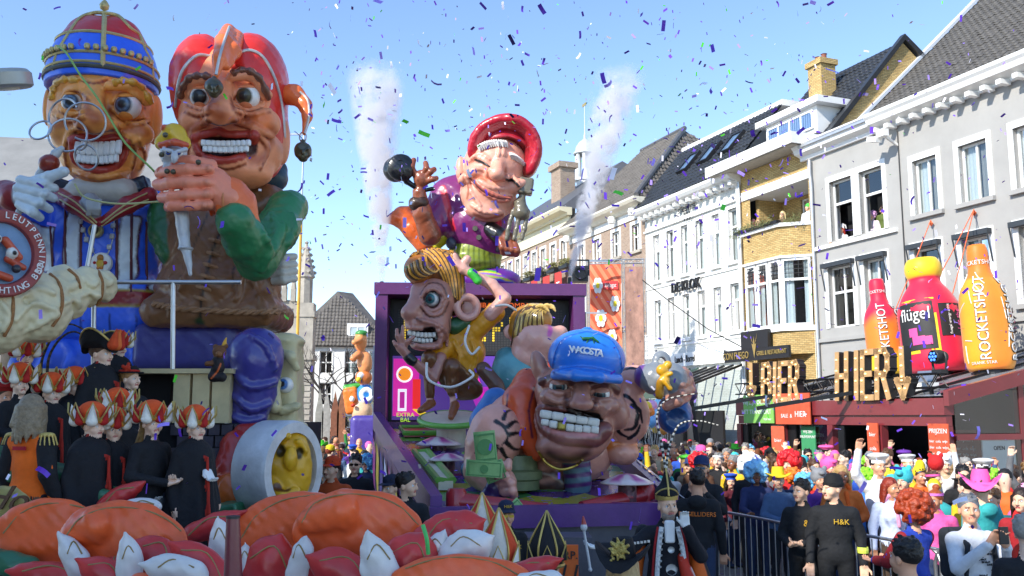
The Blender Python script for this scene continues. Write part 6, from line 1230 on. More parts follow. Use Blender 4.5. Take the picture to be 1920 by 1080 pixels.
def screenmat():
    m=bpy.data.materials.new('pixel_screen'); m.use_nodes=True; N=m.node_tree.nodes; L=m.node_tree.links; b=N['Principled BSDF']; tc=N.new('ShaderNodeTexCoord'); v=N.new('ShaderNodeTexVoronoi'); v.inputs['Scale'].default_value=1.1; v.inputs['Randomness'].default_value=.9; L.new(tc.outputs['Object'],v.inputs[0]); cr=N.new('ShaderNodeValToRGB'); cr.color_ramp.interpolation='CONSTANT'; E=cr.color_ramp.elements; sp=N.new('ShaderNodeSeparateColor'); L.new(v.outputs['Color'],sp.inputs[0]); L.new(sp.outputs[0],cr.inputs[0]); E[0].color=(.05,.02,.16,1); E[1].position=.45; E[1].color=(.30,.02,.30,1)
    for p,c in ((.62,(.08,.03,.25)),(.8,(.03,.02,.10)),(.93,(.25,.03,.35))): e=E.new(p); e.color=(*c,1)
    L.new(cr.outputs[0],b.inputs['Base Color']); L.new(cr.outputs[0],b.inputs['Emission Color']); b.inputs['Emission Strength'].default_value=.5; b.inputs['Roughness'].default_value=.3; return m
MB().box(-W2+.32,W2-.32,ys,ys+.1,z0+.22,zm-.02).build('art_screen',screenmat(),bb)
def flat(name,poly,c,y_=ys-.012,em=.4): return MB().prism(poly,y_-.01,y_,'y').build(name,mat('scr'+c,c,.35,var=.05,bump=0,emit=em),bb)
def starp(cx,cz,r0,r1,n,ph=0): return [(cx+(r0 if i%2 else r1)*math.cos(math.pi*i/n+ph),cz+(r0 if i%2 else r1)*math.sin(math.pi*i/n+ph)) for i in range(2*n)]
cir=lambda cx,cz,r,n=18:[(cx+r*math.cos(6.2832*i/n),cz+r*math.sin(6.2832*i/n)) for i in range(n)]
flat('screen_print',[(-1.78,z0+.3),(-1.25,z0+.3),(-1.25,zm-.08),(-1.78,zm-.08)],'#c81c96',ys-.006)
flat('screen_print',cir(-1.55,1.05,.17),'#f0f0f0',ys-.018); flat('screen_print',cir(-1.55,1.05,.13),'#f08a18',ys-.03)
flat('screen_print',[(-1.38,.35),(-1.22,.35),(-1.22,.95),(-1.38,.95)],'#e02020',ys-.02); flat('screen_print',[(-1.38,.34),(-1.22,.34),(-.8,.1),(-.95,0)],'#f0c818',ys-.02); flat('screen_print',[(-1.68,.3),(-1.5,.3),(-1.5,.75),(-1.68,.75)],'#e8e8f0',ys-.02); flat('screen_print',[(-1.64,.36),(-1.54,.36),(-1.54,.69),(-1.64,.69)],'#b0188a',ys-.032)
flat('screen_print',[(.1,.9),(.55,.72),(.4,1.3)],'#3ad82a',ys-.02); flat('screen_print',[(.2,.2),(.5,.1),(.8,.3),(.25,.7)],'#3ad82a',ys-.02); flat('screen_print',[(.55,1.0),(1.0,.95),(.7,1.7)],'#167a3a',ys-.016); flat('screen_print',[(.62,1.62),(.78,1.6),(.72,1.42),(.9,1.4),(.66,1.1),(.7,1.3),(.55,1.32)],'#f0d020',ys-.03); flat('screen_print',[(1.0,.2),(1.1,.2),(1.7,1.5),(1.6,1.5)],'#d81ca0',ys-.022); flat('screen_print',[(-.3,1.45),(-.2,1.45),(.2,.4),(.1,.4)],'#d81ca0',ys-.022)
for i,t in enumerate(('EXTRA','BAL','ALS','LAMPJE','BRAND')): text('lettering',t,mat('lime_print',(.45,.75,.05),.5,var=0,emit=.4),bb,(-1.52,ys-.03,.22-i*.1),size=.12)
# left side art of the backbox
for k,(c,za,zb_) in enumerate((('#b8238c',1.6,2.9),('#e8e4f0',.55,1.5),('#3c2a90',.1,.5),('#e0d83a',1.9,2.5))): MB().box(-W2-.012-.006*k,-W2-.003,-.2+.1*k,.75-.12*k,za,zb_).build('side_art',mat('bside'+c,c,.4,var=.35,vs=4),bb)
for k in range(7): MB().box(-W2-.05,-W2-.022,-.22+k*.14,-.15+k*.14,.6+.1*(k%3),1.5+.12*(k%2)).build('side_lettering',M_WHITE,bb)
# bumpers and playfield parts
def bumper(px,py,D,r,label,star=True,face=True,ring='#e8dcc8'):
    c=at(px,py,D); o=empty('mushroom_bumper',c,0,label,'bumper','mushroom bumpers on the playfield'); cap=MB(); n=20; cap.col=srgb('#e8cfd6')
    V=[(0,0,r*.34)]; C_=[srgb('#c46aa0')]
    for i,(rr,zz) in enumerate(((.35,.29),(.7,.15),(1,0),(.97,-.04),(.0,-.02))):
        for j in range(n):
            V.append((r*rr*math.cos(6.2832*j/n),r*rr*math.sin(6.2832*j/n),r*zz)); C_.append(srgb('#b84a90') if (j%4<2 and i<2) else srgb('#e6d2cc'))
    F=[(0,1+j,1+(j+1)%n,1+(j+1)%n) for j in range(n)]
    me=bpy.data.meshes.new('cap'); me.from_pydata(V,[],[(0,1+j,1+(j+1)%n) for j in range(n)]+[(1+i*n+j,1+(i+1)*n+j,1+(i+1)*n+(j+1)%n,1+i*n+(j+1)%n) for i in range(4) for j in range(n)]); a=me.color_attributes.new('Col','FLOAT_COLOR','POINT'); c4=np.ones((len(V),4),np.float32); c4[:,:3]=C_; a.data.foreach_set('color',c4.ravel()); me.polygons.foreach_set('use_smooth',[True]*len(me.polygons)); link('cap',me,PMG,o)
    S=Sdf(); S.c((0,0,-r*.05),(0,0,-r*.62),r*.34,r*.36,'#6e4650',.02).e((0,-r*.32,-r*.33),(r*.06,r*.07,r*.1),'#7c505a',.02).c((-r*.16,-r*.36,-r*.5),(r*.16,-r*.36,-r*.5),r*.035,r*.035,'#b04a50',.01)
    bd=link('stem',S.mesh('stem',r*.05),PM,o); 
    for s_ in (-1,1): disc2=MB().lathe([(0,-.02),(r*.1,-.02),(r*.11,.01)],10,(s_*r*.13,-r*.345,-r*.2),Matrix.Rotation(math.pi/2,3,'X').to_4x4()).build('dark_glasses',M_BLACK,bd)
    MB().lathe([(r*.95,-r*.62),(r*1.08,-r*.62),(r*1.1,-r*.8),(r*1.02,-r*1.1),(0,-r*1.1)],24).build('bowl',mat('plum_bowl',(.30,.05,.13),.35,var=.15,coat=.4),o,smooth=35); MB().lathe([(r*.95,-r*.62),(r*.85,-r*.75),(0,-r*.76)],24).build('bowl_lining',M_BLACK,o,smooth=35); MB().lathe([(r*1.0,-r*1.1),(r*1.12,-r*1.12),(r*1.12,-r*1.25),(0,-r*1.25)],24).build('base_ring',M_CRM,o,smooth=35); MB().lathe([(r*.6,-r*1.25),(r*.6,-r*3.2),(0,-r*3.2)],12).build('support',M_PUR,o)
bumper(1176,905,11.9,.34,'star topped mushroom bumper at the right front of the playfield'); bumper(840,862,14,.30,'star topped mushroom bumper left of the banknotes'); bumper(822,833,16,.40,'far star topped mushroom bumper under the seated quiff figure'); bumper(1010,912,12.6,.001,'x') if False else None
def pad(pts,h,m,label,rim):
    c=sum((Vector(p) for p in pts),Vector())/len(pts); o=empty('playfield_target',c,0,label,'playfield piece','playfield targets'); P=[Vector(p)-c for p in pts]; n=len(P)
    MB().add([p for p in P]+[p+Vector((0,0,h)) for p in P],[tuple(range(n,2*n))]+[(i,(i+1)%n,(i+1)%n+n,i+n) for i in range(n)]).build('block',m,o); MB().tube([p+Vector((0,0,h+.01)) for p in P],.05,6,True).build('rim',rim,o)
pad([pl(.10,.10,.02),pl(.10,.2,.02),pl(.3,.2,.02),pl(.3,.1,.02)],.06,M_FRED,'red playfield block with lime rim under the round seat',M_LIME)
pad([pl(.55,.52,.02),pl(.52,.72,.02),pl(.86,.72,.02),pl(.80,.52,.02)],.14,mat('salmon',(.62,.30,.24),.5,var=.15),'salmon playfield block with cream rim beside the striped leg',M_CRM)
pad([pl(.08,.5,.02),pl(.10,.8,.02),pl(.16,.8,.02),pl(.14,.5,.02)],.12,M_CRM,'long cream playfield guide at the left rail',M_LIME)
pad([pl(.60,.36,.02),pl(.62,.46,.02),pl(.80,.46,.02),pl(.78,.36,.02)],.12,mat('salmon',(.6,.3,.2)),'small cream playfield block near the right rail',M_CRM)
for k,(a,b,l_) in enumerate(((pl(.12,.95,.12),pl(.46,1.0,.10),'left red flipper at the front of the playfield'),(pl(.90,.93,.12),pl(.60,.99,.10),'right red flipper at the front of the playfield'))):
    o=empty('flipper',a,0,l_,'flipper','playfield flippers'); MB().tube([Vector((0,0,0)),(b-a)],[.12,.07],14).build('bat',M_FRED,o,smooth=35); MB().lathe([(0,.16),(.1,.16),(.13,.1),(.13,-.1)],16).build('pivot',M_FRED,o,smooth=35)
si=empty('number_sign',at(1062,1060,9.6),0,'orange sign with black number at the front of the pinball float','sign'); MB().box(-.11,.12,-.02,.02,-.25,.2).build('panel',mat('neon_orange',(.9,.16,.02),.5,var=.03),si); text('lettering','DRP.',M_BLACK,si,(0,-.03,.1),size=.11); text('lettering','11',M_BLACK,si,(.01,-.03,-.09),size=.26,shear=.25,sx=.9)
wbox(pf,'bumper_panel',985,1008,1110,1120,10.2,.5,mat('front_grey',(.1,.1,.12)))
# ---------------------------------------------------------------- gangster with blue cap
gg=empty('gangster_figure',at(1050,940,13),0,'huge grinning tattooed figure in blue cap and orange vest holding banknotes','carnival figure')
SG='#b07a68'; SGL='#e0a08c'; SGD='#5e3630'; H=Fig(12.6)
H.E(1085,735,0,82,60,62,SG,14).E(1078,800,-.1,72,62,66,SG,22).E(1066,838,-.32,60,28,44,SG,18)
H.E(1042,744,-.42,30,18,22,SG,12).E(1130,760,-.36,32,18,22,SG,12).E(1160,775,-.1,20,30,30,SG,12)
H.C([(1092,715,-.42,12),(1090,745,-.62,16)],SG,10).E(1090,758,-.66,22,14,16,SG,6).E(1068,758,-.56,11,9,10,SG,6).E(1112,762,-.54,12,9,10,SG,6)
H.C([(1016,716,-.28,8),(1048,704,-.46,9),(1078,716,-.5,7)],SGD,6).C([(1104,722,-.5,7),(1132,716,-.44,9),(1156,732,-.26,8)],SGD,6)
H.E(1047,722,-.50,20,12,14,SGD,5,rot=12,op='s').E(1127,737,-.48,19,11,14,SGD,5,rot=-8,op='s')
H.B(1070,790,-.56,58,21,30,'#1c0a0a',8,rot=10,rd=14,op='s'); H.E(1012,690,.05,16,34,16,SG,6,rot=-16)
for pts,r in (([(1026,722),(1040,710),(1058,712),(1070,724)],(3,4)),([(1108,736),(1122,726),(1138,728),(1148,742)],(4,3)),([(1028,732),(1048,738),(1068,732)],(3,3)),([(1110,746),(1128,750),(1146,748)],(3,3)),([(1022,742),(1046,754),(1070,748)],(4,3)),([(1016,756),(1030,764),(1058,766),(1086,776)],(5,5)),([(1140,768),(1126,786),(1132,812)],(4,4)),([(1012,760),(1006,790),(1016,820)],(5,4))): ripple(H,pts,r,SG,5,off=1)
ripple(H,[(1014,766),(1030,764),(1060,768),(1096,784),(1128,800)],(5,6),'#7a4038',4,off=1); ripple(H,[(1014,770),(1022,800),(1050,818),(1085,822),(1115,822),(1134,806)],(11,15),'#7c463e',4,off=2)
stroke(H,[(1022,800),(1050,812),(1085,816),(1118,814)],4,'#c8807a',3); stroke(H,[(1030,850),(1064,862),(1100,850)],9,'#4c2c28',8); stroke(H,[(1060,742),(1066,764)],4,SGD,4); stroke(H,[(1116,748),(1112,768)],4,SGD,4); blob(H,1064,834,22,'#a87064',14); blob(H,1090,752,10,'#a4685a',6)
ho=H.build('head',gg,.0165,PMG,lump=.002)
eyeball(ho,H.T.v(1047,723,-.40),17*H.T.s,(.0,-1,-.2),'#4a6a70'); eyeball(ho,H.T.v(1127,738,-.38),16*H.T.s,(-.3,-1,-.25),'#4a6a70'); lids(ho,H.T.v(1047,723,-.40),17*H.T.s,SG,68,45); lids(ho,H.T.v(1127,738,-.38),16*H.T.s,SG,68,45)
M_TG=mat('dull_teeth',(.62,.60,.54),.3,var=.1,coat=.5); M_TGOLD=mat('gold_tooth',(.35,.28,.06),.3,metal=.6)
for i in range(5): x=1024+i*22; tooth(ho,H.T.v(x,777+i*3.6,-.56-.04*math.sin(i*.8)),23*H.T.s,.14,15*H.T.s,M_TG,rot=9)
for i in range(7): x=1022+i*15.5; tooth(ho,H.T.v(x,792+i*2.4+3*math.sin(i*.55),-.60-.05*math.sin(i*.5)),15*H.T.s,.12,(14-2*(i==0))*H.T.s,M_TGOLD if i==2 else M_TG,rot=6)
Cp=Fig(12.5); CB='#2a7ad8'; Cp.E(1100,672,.05,73,55,66,CB,8,rot=6).B(1100,770,.05,130,60,120,CB,3,rot=6,op='s').C([(1040,704,-.38,8),(1080,704,-.74,9),(1124,708,-.78,8),(1160,712,-.42,8)],CB,10).E(1100,702,-.40,62,9,44,CB,6,rot=6,tilt=10).E(1101,618,.05,10,5,10,CB,3)
for pts in ([(1036,690),(1042,660),(1060,634),(1100,622)],[(1166,690),(1160,660),(1140,634),(1102,622)],[(1038,697),(1070,690),(1110,690),(1164,704)]): ripple(Cp,pts,(2.2,2.2),'#1c5cb8',2,off=.5)
cp=Cp.build('cap',gg,.0155,PMG,lump=.0)
for i,c in enumerate('WACOSTA'):
    x=1076+i*8.2; y_=655+.35*abs(i-3)+i*1.2; h_=hit(Cp,x,y_); me=text_mesh(c,.13,.006,bold=.004); o=link('letter',me,M_WHITE,cp); o.matrix_basis=wm(cp).inverted()@(Matrix.Translation(h_+Vector((0,-.03,0)))@Matrix.Rotation(math.radians((i-3)*-9),4,'Z')@Matrix.Rotation(math.radians(5),4,'Y')@Matrix.Rotation(math.pi/2-.3,4,'X'))
S=Sdf(); h_=hit(Cp,1108,638)
for a,b,r in (((-.1,0,.02),(.02,0,.03),.022),((.02,0,.03),(.09,0,-.02),.018),((-.04,0,.0),(-.06,0,-.04),.012),((.03,0,.0),(.04,0,-.04),.012),((-.1,0,.02),(-.14,0,.05),.012)): S.c(Vector(a)+h_+Vector((0,-.02,0)),Vector(b)+h_+Vector((0,-.02,0)),r,r*.8,'#1f6a38',.01)
S.build('cap_emblem',cp,.008)
# body
OV='#d2542a'; Bd=Fig(13.1); Bd.E(1000,800,.25,95,75,70,SGL,20).E(1060,850,.3,90,60,60,SGL,20).E(1010,890,.2,72,48,58,SG,14).E(1150,790,.3,50,60,50,SGL,16)
Bd.C([(990,716,.0,26),(974,752,-.3,30),(978,800,-.42,27),(1004,846,-.4,18)],OV,8).C([(1000,716,.3,26),(1030,700,.3,24)],OV,8)
stroke(Bd,[(1002,726),(992,770),(998,820)],2.2,'#5a2040',1.2); stroke(Bd,[(952,740),(950,775),(962,812)],2.2,'#5a2040',1.2)
stroke(Bd,[(980,880),(1010,890),(1050,886)],5,'#5a3428',4); stroke(Bd,[(975,905),(1015,915),(1060,900)],6,'#4a2c28',5)
Bd.E(1050,905,.15,50,36,46,'#4a2e28',8); bo=Bd.build('torso',gg,.022,PMG)
Ar=Fig(12.6); Ar.E(930,816,0,50,58,50,SGL,12).C([(915,840,0,44),(905,880,.0,34),(930,910,-.25,26)],SGL,12).E(912,860,.02,34,40,34,SGL,12)
for pts in ([(930,790),(945,800),(952,820),(940,836)],[(952,800),(966,790),(976,796)],[(955,815),(972,812),(984,822)],[(950,830),(964,842),(980,842)],[(940,842),(950,858),(966,864)],[(930,840),(928,860),(940,876)],[(944,785),(950,772),(962,768)],[(920,812),(926,832),(936,836)]): stroke(Ar,pts,(4.5,1.0),'#120e12',.8)
stroke(Ar,[(890,850),(900,858),(896,870)],1.2,'#3a2420',.8); Ar.build('upper_arm',gg,.018,PMG)
Fi=Fig(12.1); Fi.E(945,905,.05,24,26,22,SGL,6)
for i,(x,y) in enumerate(((932,890),(946,894),(956,906),(958,920))): Fi.C([(x-12,y+2,-.12,9),(x+2,y,-.22,9.5),(x+6,y+10,-.1,8)],SGL,2)
Fi.C([(938,872,-.1,8),(952,876,-.12,8),(954,866,-.1,7)],SGL,2).C([(930,915,.05,20),(920,940,.1,24),(905,960,.15,26)],'#3a2458',6); Fi.build('fist',gg,.014,PMG)
def note(x,y,w,h_,rot,D,name='banknote'):
    o=MB(); n=8; u=D/FPX
    V=[]; 
    for j in range(2):
        for i in range(n+1): V.append(((i/n-.5)*w*u,-.05*math.sin(i/n*math.pi*1.3),(j-.5)*h_*u))
    o.add(V,[(i,i+1,n+2+i,n+1+i) for i in range(n)]); m=o.build(name,mat('note_green',(.24,.45,.16),.6,var=.15),gg); m.matrix_basis=wm(gg).inverted()@(Matrix.Translation(at(x,y,D))@Matrix.Rotation(math.radians(rot),4,'Y'))
    f=MB(); 
    for a,b,c,d_ in ((-.44,.44,.36,.42),(-.44,.44,-.42,-.36),(-.46,-.42,-.42,.42),(.42,.46,-.42,.42)): f.box(a*w*u,b*w*u,-.075,-.068,c*h_*u,d_*h_*u)
    f.lathe([(0,-.07),(.26*h_*u,-.07)],14,(0,0,0),Matrix.Rotation(math.pi/2,3,'X').to_4x4()@Matrix.Rotation(math.pi,4,'X')); f.build('note_print',mat('note_dark',(.08,.24,.07),.6,var=.1),m)
note(910,838,40,58,-6,11.8); note(908,879,68,30,4,11.7); note(928,884,36,40,70,11.85); note(970,955,26,34,-40,11.2)
Lj=Fig(13.6); Lj.C([(930,752,.2,26),(912,790,.2,30),(905,850,.1,22)],'#2f6aae',8).C([(880,880,0,16),(892,905,0,18)],'#3a6a7a',6); Lj.build('jeans',gg,.02)
Lg=Fig(12.9); Lg.C([(1080,860,0,27),(1084,905,0,24),(1078,950,0,18)],'#5a7a8a',6)
for y_ in (872,890,908): Lg.B(1082,y_,0,40,4,60,'#5a2a6a',1,rot=-6,op='p')
Lg.E(1074,958,-.1,24,12,34,'#2a3848',6); Lg.build('leg',gg,.016)
R2=Fig(13.2); R2.E(1172,780,.05,46,54,44,SGL,14).C([(1160,742,.1,32),(1186,714,.0,26),(1216,706,-.15,20)],SGL,12).C([(1140,825,.1,26),(1170,838,.1,24)],'#d87830',6).E(1165,850,.1,32,22,30,SGL,10)
for pts in ([(1150,750),(1172,742),(1190,756),(1196,780)],[(1196,780),(1190,802),(1172,806)],[(1150,770),(1166,768),(1176,782),(1168,796)],[(1186,760),(1200,770),(1204,792)],[(1158,790),(1160,810),(1178,820)],[(1180,822),(1194,812),(1200,798)],[(1170,692),(1186,690),(1202,694)],[(1146,756),(1140,776),(1148,800)]): stroke(R2,pts,(5,2.2),'#140f12',.8)
R2.build('tattooed_arm',gg,.016,PMG)
Hh=Fig(12.8); Hh.C([(1210,706,.05,22),(1222,708,.02,24)],'#6a3a86',3).C([(1228,710,0,30),(1256,712,-.05,33)],'#7c8288',4).E(1240,678,0,18,20,10,'#7c8288',4).E(1240,680,0,9,11,14,'#7c8288',2,op='s')
for i,(x,y) in enumerate(((1262,706),(1270,722),(1272,738),(1266,752))): Hh.C([(x+20,y-8,.05,10),(x+4,y,-.18,11),(x-16,y+10,-.14,9)],SG,2)
Hh.E(1272,726,.05,24,32,22,SG,6).C([(1285,706,.1,14),(1296,740,.15,12)],'#4a3a6a',5); Hh.build('hand',gg,.014,PMG)
Gd=Fig(12.4); GO='#d8a020'; Gd.E(1242,694,0,12,11,11,GO,4).E(1252,684,0,8,8,8,GO,4).E(1246,712,0,10,10,9,GO,4).C([(1238,716,0,7),(1236,740,.05,9)],'#a87818',4).C([(1248,704,-.03,5),(1258,700,-.05,4)],GO,3).C([(1250,718,-.03,5),(1256,728,-.03,5)],GO,3); Gd.build('gold_charm',gg,.011,PMG)
Ms=Fig(12.9); Ms.C([(1262,748,.05,14),(1264,768,.0,30),(1266,782,-.05,32)],'#20508c',6).E(1270,786,-.3,26,22,14,'#163a68',3,op='s'); Ms.build('horn_mouth',gg,.015,PMG)
ridge(H,[(1010,846),(1024,868),(1050,880),(1078,874),(1092,862)],2.6,mat('gold_chain',(.45,.30,.06),.3,metal=.8),gg,'neck_chain',off=2)
MB().lathe([(.32,0),(.32,.12),(.36,.14),(.36,.24),(.3,.27),(.28,.45),(0,.45)],24,pl(.42,.80,.02)).build('pedestal',mat('pedestal_green',(.13,.16,.07),.45,var=.3),gg,smooth=35,world=True)
# ---------------------------------------------------------------- quiff figure
qf=empty('quiff_rocker_figure',at(850,790,16.5),0,'lanky figure with orange quiff, huge ear and yellow shirt crouching on a round seat','carnival figure')
SE='#b07868'; SEL='#dca494'; H=Fig(16.3)
H.E(812,560,0,44,48,44,SE,14).E(806,610,-.05,40,42,40,SE,14).C([(785,545,-.2,14),(778,575,-.35,14),(770,586,-.4,15)],SE,10).E(765,587,-.42,13,13,14,SE,6).E(782,592,-.36,10,9,10,SE,6).E(776,608,-.34,17,11,16,SE,8).E(800,648,-.2,30,10,22,SE,8)
H.E(811,562,-.36,17,18,14,'#6a403a',4,op='s'); H.B(792,630,-.34,26,13,22,'#2a0f0c',5,rot=-8,rd=8,op='s')
H.t(H.T.p(876,576,.0),20*H.T.s,7*H.T.s,SEL,.03,rotm(12,0,20)).E(876,576,.08,16,20,6,SE,4)
for pts,r in (([(796,556),(806,542),(820,544),(828,560)],(3,3)),([(794,566),(806,582),(822,578),(829,564)],(3,3)),([(790,556),(804,536),(824,538),(834,560)],(2.5,2.5)),([(790,572),(806,590),(826,586),(836,566)],(2.5,2.5)),([(785,600),(810,606),(836,622),(838,648)],(4,3)),([(764,614),(790,616),(822,620)],(4,4)),([(764,640),(790,650),(820,648),(828,630)],(4,4))): ripple(H,pts,r,SE,3,off=1)
for pts in ([(788,552),(804,532),(828,534),(840,560)],[(788,576),(806,594),(830,590),(842,566)],[(842,600),(844,630)],[(778,596),(790,602)]): stroke(H,pts,1.6,'#5a342c',1.6)
ho=H.build('head',qf,.0175,PMG,lump=.002); eyeball(ho,H.T.v(810,561,-.26),14*H.T.s,(-.25,-1,-.05),'#2f6a6c',ir=.75,pu=.4)
for i in range(7): tooth(ho,H.T.v(768+i*7.6,624+2.2*math.sin(i*.5)+.6*i,-.40+.03*i*.6),7.5*H.T.s,.11,10*H.T.s,M_TG)
for i in range(6): tooth(ho,H.T.v(771+i*7.4,635+2.4*math.sin(i*.5)+.5*i,-.38+.03*i*.6),7.3*H.T.s,.11,9*H.T.s,M_TG)
M_HAIRO=mat('orange_hair',(.62,.28,.03),.3,var=.4,vs=12,coat=.5); M_HAIRD=mat('brown_hair_strand',(.10,.05,.02),.35,var=.3,coat=.4)
Hr=Fig(16.3); Hr.E(815,510,.08,52,40,44,'#7a4010',10).E(785,505,-.2,28,28,30,'#b06818',10).E(852,545,.15,22,50,36,'#5a3010',10); hro=Hr.build('hair',qf,.02,PMG)
for k in range(22):
    t=k/21; x0=764+t*24; y0=520-t*30+10*math.sin(k); P=[(770+t*70,482-12*math.sin(t*3.1)),(780+t*72,474-6*math.sin(t*3)),(800+t*66,482+t*10),(822+t*48,508+t*20),(838+t*30,545+t*25)]
    ridge(Hr,P,(3.4,1.6),M_HAIRO if k%3 else M_HAIRD,hro,'hair_strand',off=1.2,n=5,sm=3)
for k in range(8): P=[(762+k*5,500-k*3),(766+k*5,515-k*2),(780+k*5,524-k*2),(796+k*4,518-k*2)]; ridge(Hr,P,(3.4,2.2),M_HAIRO if k%2 else M_HAIRD,hro,'hair_strand',off=2,n=5,sm=3)
B=Fig(16.6); YS='#dc9618'; B.C([(866,625,0,24),(876,660,0,32),(868,710,0,28)],YS,10).C([(885,625,-.1,20),(926,588,-.2,17)],YS,8).C([(846,640,-.1,18),(822,668,-.3,16)],YS,8).O(928,586,-.2,15,4,'#e8a828',2,rot=50,yaw=0)
for pts in ([(850,640),(862,670),(856,700)],[(884,640),(892,670),(884,700)]): ripple(B,pts,(3,4),YS,4,off=1)
B.build('shirt',qf,.02); A=Fig(16.4); A.C([(920,590,-.1,13),(946,560,-.15,12)],SEL,4).C([(946,560,-.15,12),(922,534,-.15,11),(892,518,-.2,9)],SEL,4).C([(892,518,-.2,9),(868,504,-.2,10),(856,492,-.2,7)],SEL,4)
for i in range(4): A.C([(860+i*2,490+i*5,-.25,4.5),(852+i,478+i*6,-.28,4)],SEL,2)
A.C([(866,500,-.2,9),(876,486,-.22,8)],SEL,3); A.build('raised_arm',qf,.016,PMG)
A=Fig(16.2); A.C([(826,672,-.1,12),(812,708,-.2,11),(790,690,-.35,9),(768,672,-.45,8),(752,652,-.5,9)],SE,4)
for a in (((752,648),(745,630),(744,618)),((756,648),(754,628),(756,612)),((760,650),(764,640),(776,632)),((750,654),(742,646),(738,640))): A.C([(a[0][0],a[0][1],-.5,4.5),(a[1][0],a[1][1],-.55,4),(a[2][0],a[2][1],-.55,3)],SE,1.5)
A.C([(772,676,-.45,10),(766,670,-.46,10)],'#181818',2); A.build('left_arm',qf,.015,PMG)
Kn=Fig(16.5); Kn.C([(852,612,-.1,16),(872,604,-.05,14)],'#2c5a34',4); Kn.build('bandana',qf,.015); Kn=Fig(16.3); Kn.C([(885,512,-.28,9),(896,526,-.28,8)],'#3ab03a',3); Kn.build('wrist_band',qf,.015)
Lq=Fig(16.4); BN='#6a4020'; Lq.C([(868,720,.1,26),(848,690,-.3,17)],BN,8).C([(846,688,-.3,16),(848,735,-.3,10)],BN,6).C([(860,728,.1,22),(806,672,-.35,14)],BN,8).C([(804,672,-.35,13),(806,740,-.3,9)],BN,6).E(880,730,.1,26,20,24,BN,8).C([(849,738,-.3,6),(850,756,-.3,6)],SEL,2).C([(806,742,-.3,6),(806,752,-.3,6)],SEL,2).C([(853,760,-.32,9),(846,782,-.5,6)],'#8a4a20',3).C([(808,756,-.3,9),(788,770,-.5,6)],'#8a4a20',3); Lq.build('trousers',qf,.018,PMG)
P_=Tr(16.3); c=P_.v(846,786); TT=Matrix.Rotation(.22,4,'X'); MB().lathe([(.26,-.55),(.26,-.1),(.5,-.08),(.55,0),(.53,.04),(0,.06)],28,c,TT).build('round_seat',M_CRM,qf,smooth=35,world=True); MB().tube([c+TT@Vector((.55*math.cos(a*math.pi/16),.55*math.sin(a*math.pi/16),0)) for a in range(32)],.05,8,True).build('seat_rim',M_LIME,qf,smooth=True,world=True)
M_CORD=mat('white_cord',(.7,.68,.64),.5,var=.05)
tubepart('cord',qf,[at(880,610,15.9),at(872,640,15.8),at(884,664,15.8),at(900,650,15.8)],.022,M_CORD); tubepart('cord',qf,[at(800,680,15.6),at(804,712,15.5),at(845,726,15.5),at(886,706,15.6),at(880,694,15.7)],.022,M_CORD); tubepart('cord',qf,[at(928,574,15.9),at(950,572,15.9),at(968,582,16)],.022,M_CORD)
# ---------------------------------------------------------------- blond kid figure
bk=empty('blond_boy_figure',at(985,740,16.2),0,'plump blond figure in teal shirt seen from the side behind the blue cap','carnival figure'); H=Fig(16.2)
H.E(1000,635,0,42,38,40,SEL,10).E(1035,645,-.1,24,30,28,SEL,10).E(1050,622,-.1,14,12,12,SEL,6).E(960,622,.0,16,15,8,SEL,5).C([(985,668,0,30),(1005,672,0,28)],SEL,8).E(1058,648,-.1,12,10,12,SEL,5); stroke(H,[(1028,600),(1032,616),(1030,628)],4,'#d060a0',2); H.build('head',bk,.02,PMG)
Hr=Fig(16.2); Hr.E(996,600,.05,40,30,40,'#b07820',8).E(972,622,.0,20,22,30,'#9a6818',8); hro=Hr.build('hair',bk,.022,PMG); M_HB=mat('blond_hair',(.62,.42,.12),.35,var=.35,vs=10,coat=.4)
for k in range(20):
    a=k/19; P=[(1016+6*math.cos(k),576+4*math.sin(k)),(1000-26*(1-a)+16*a,584+8*math.sin(k)),(958+62*a,650-34*a+7*math.sin(k*2))]; ridge(Hr,P,(3.2,1.5),M_HB if k%3 else M_HAIRD,hro,'hair_strand',off=1.5,n=5,sm=4)
for k in range(6): MB().tube(spline([at(1000+k*4,588,16.0),at(1008+k*5,574-2*(k%2),15.95),at(1022+k*4,574+5*(k%3),15.9)],3),[.03]*6+[.008],6).build('hair_strand',M_HB,hro,smooth=True,world=True)
MB().lathe([(.34,1.8),(.34,2.75),(.3,2.85),(0,2.85)],16,at(968,780,16.4)-Vector((0,0,2.5))).build('stool',M_PUR,bk,smooth=35,world=True)
B=Fig(16.3); B.E(966,700,0,46,46,42,'#5c9aa0',8).C([(950,672,-.05,22),(1010,690,-.05,20)],'#3f7c80',6); B.build('shirt',bk,.022); L_=Fig(15.8); L_.C([(906,692,0,14),(930,722,0,14),(944,748,0,12)],'#5a3a2c',4); L_.build('arm',bk,.016)
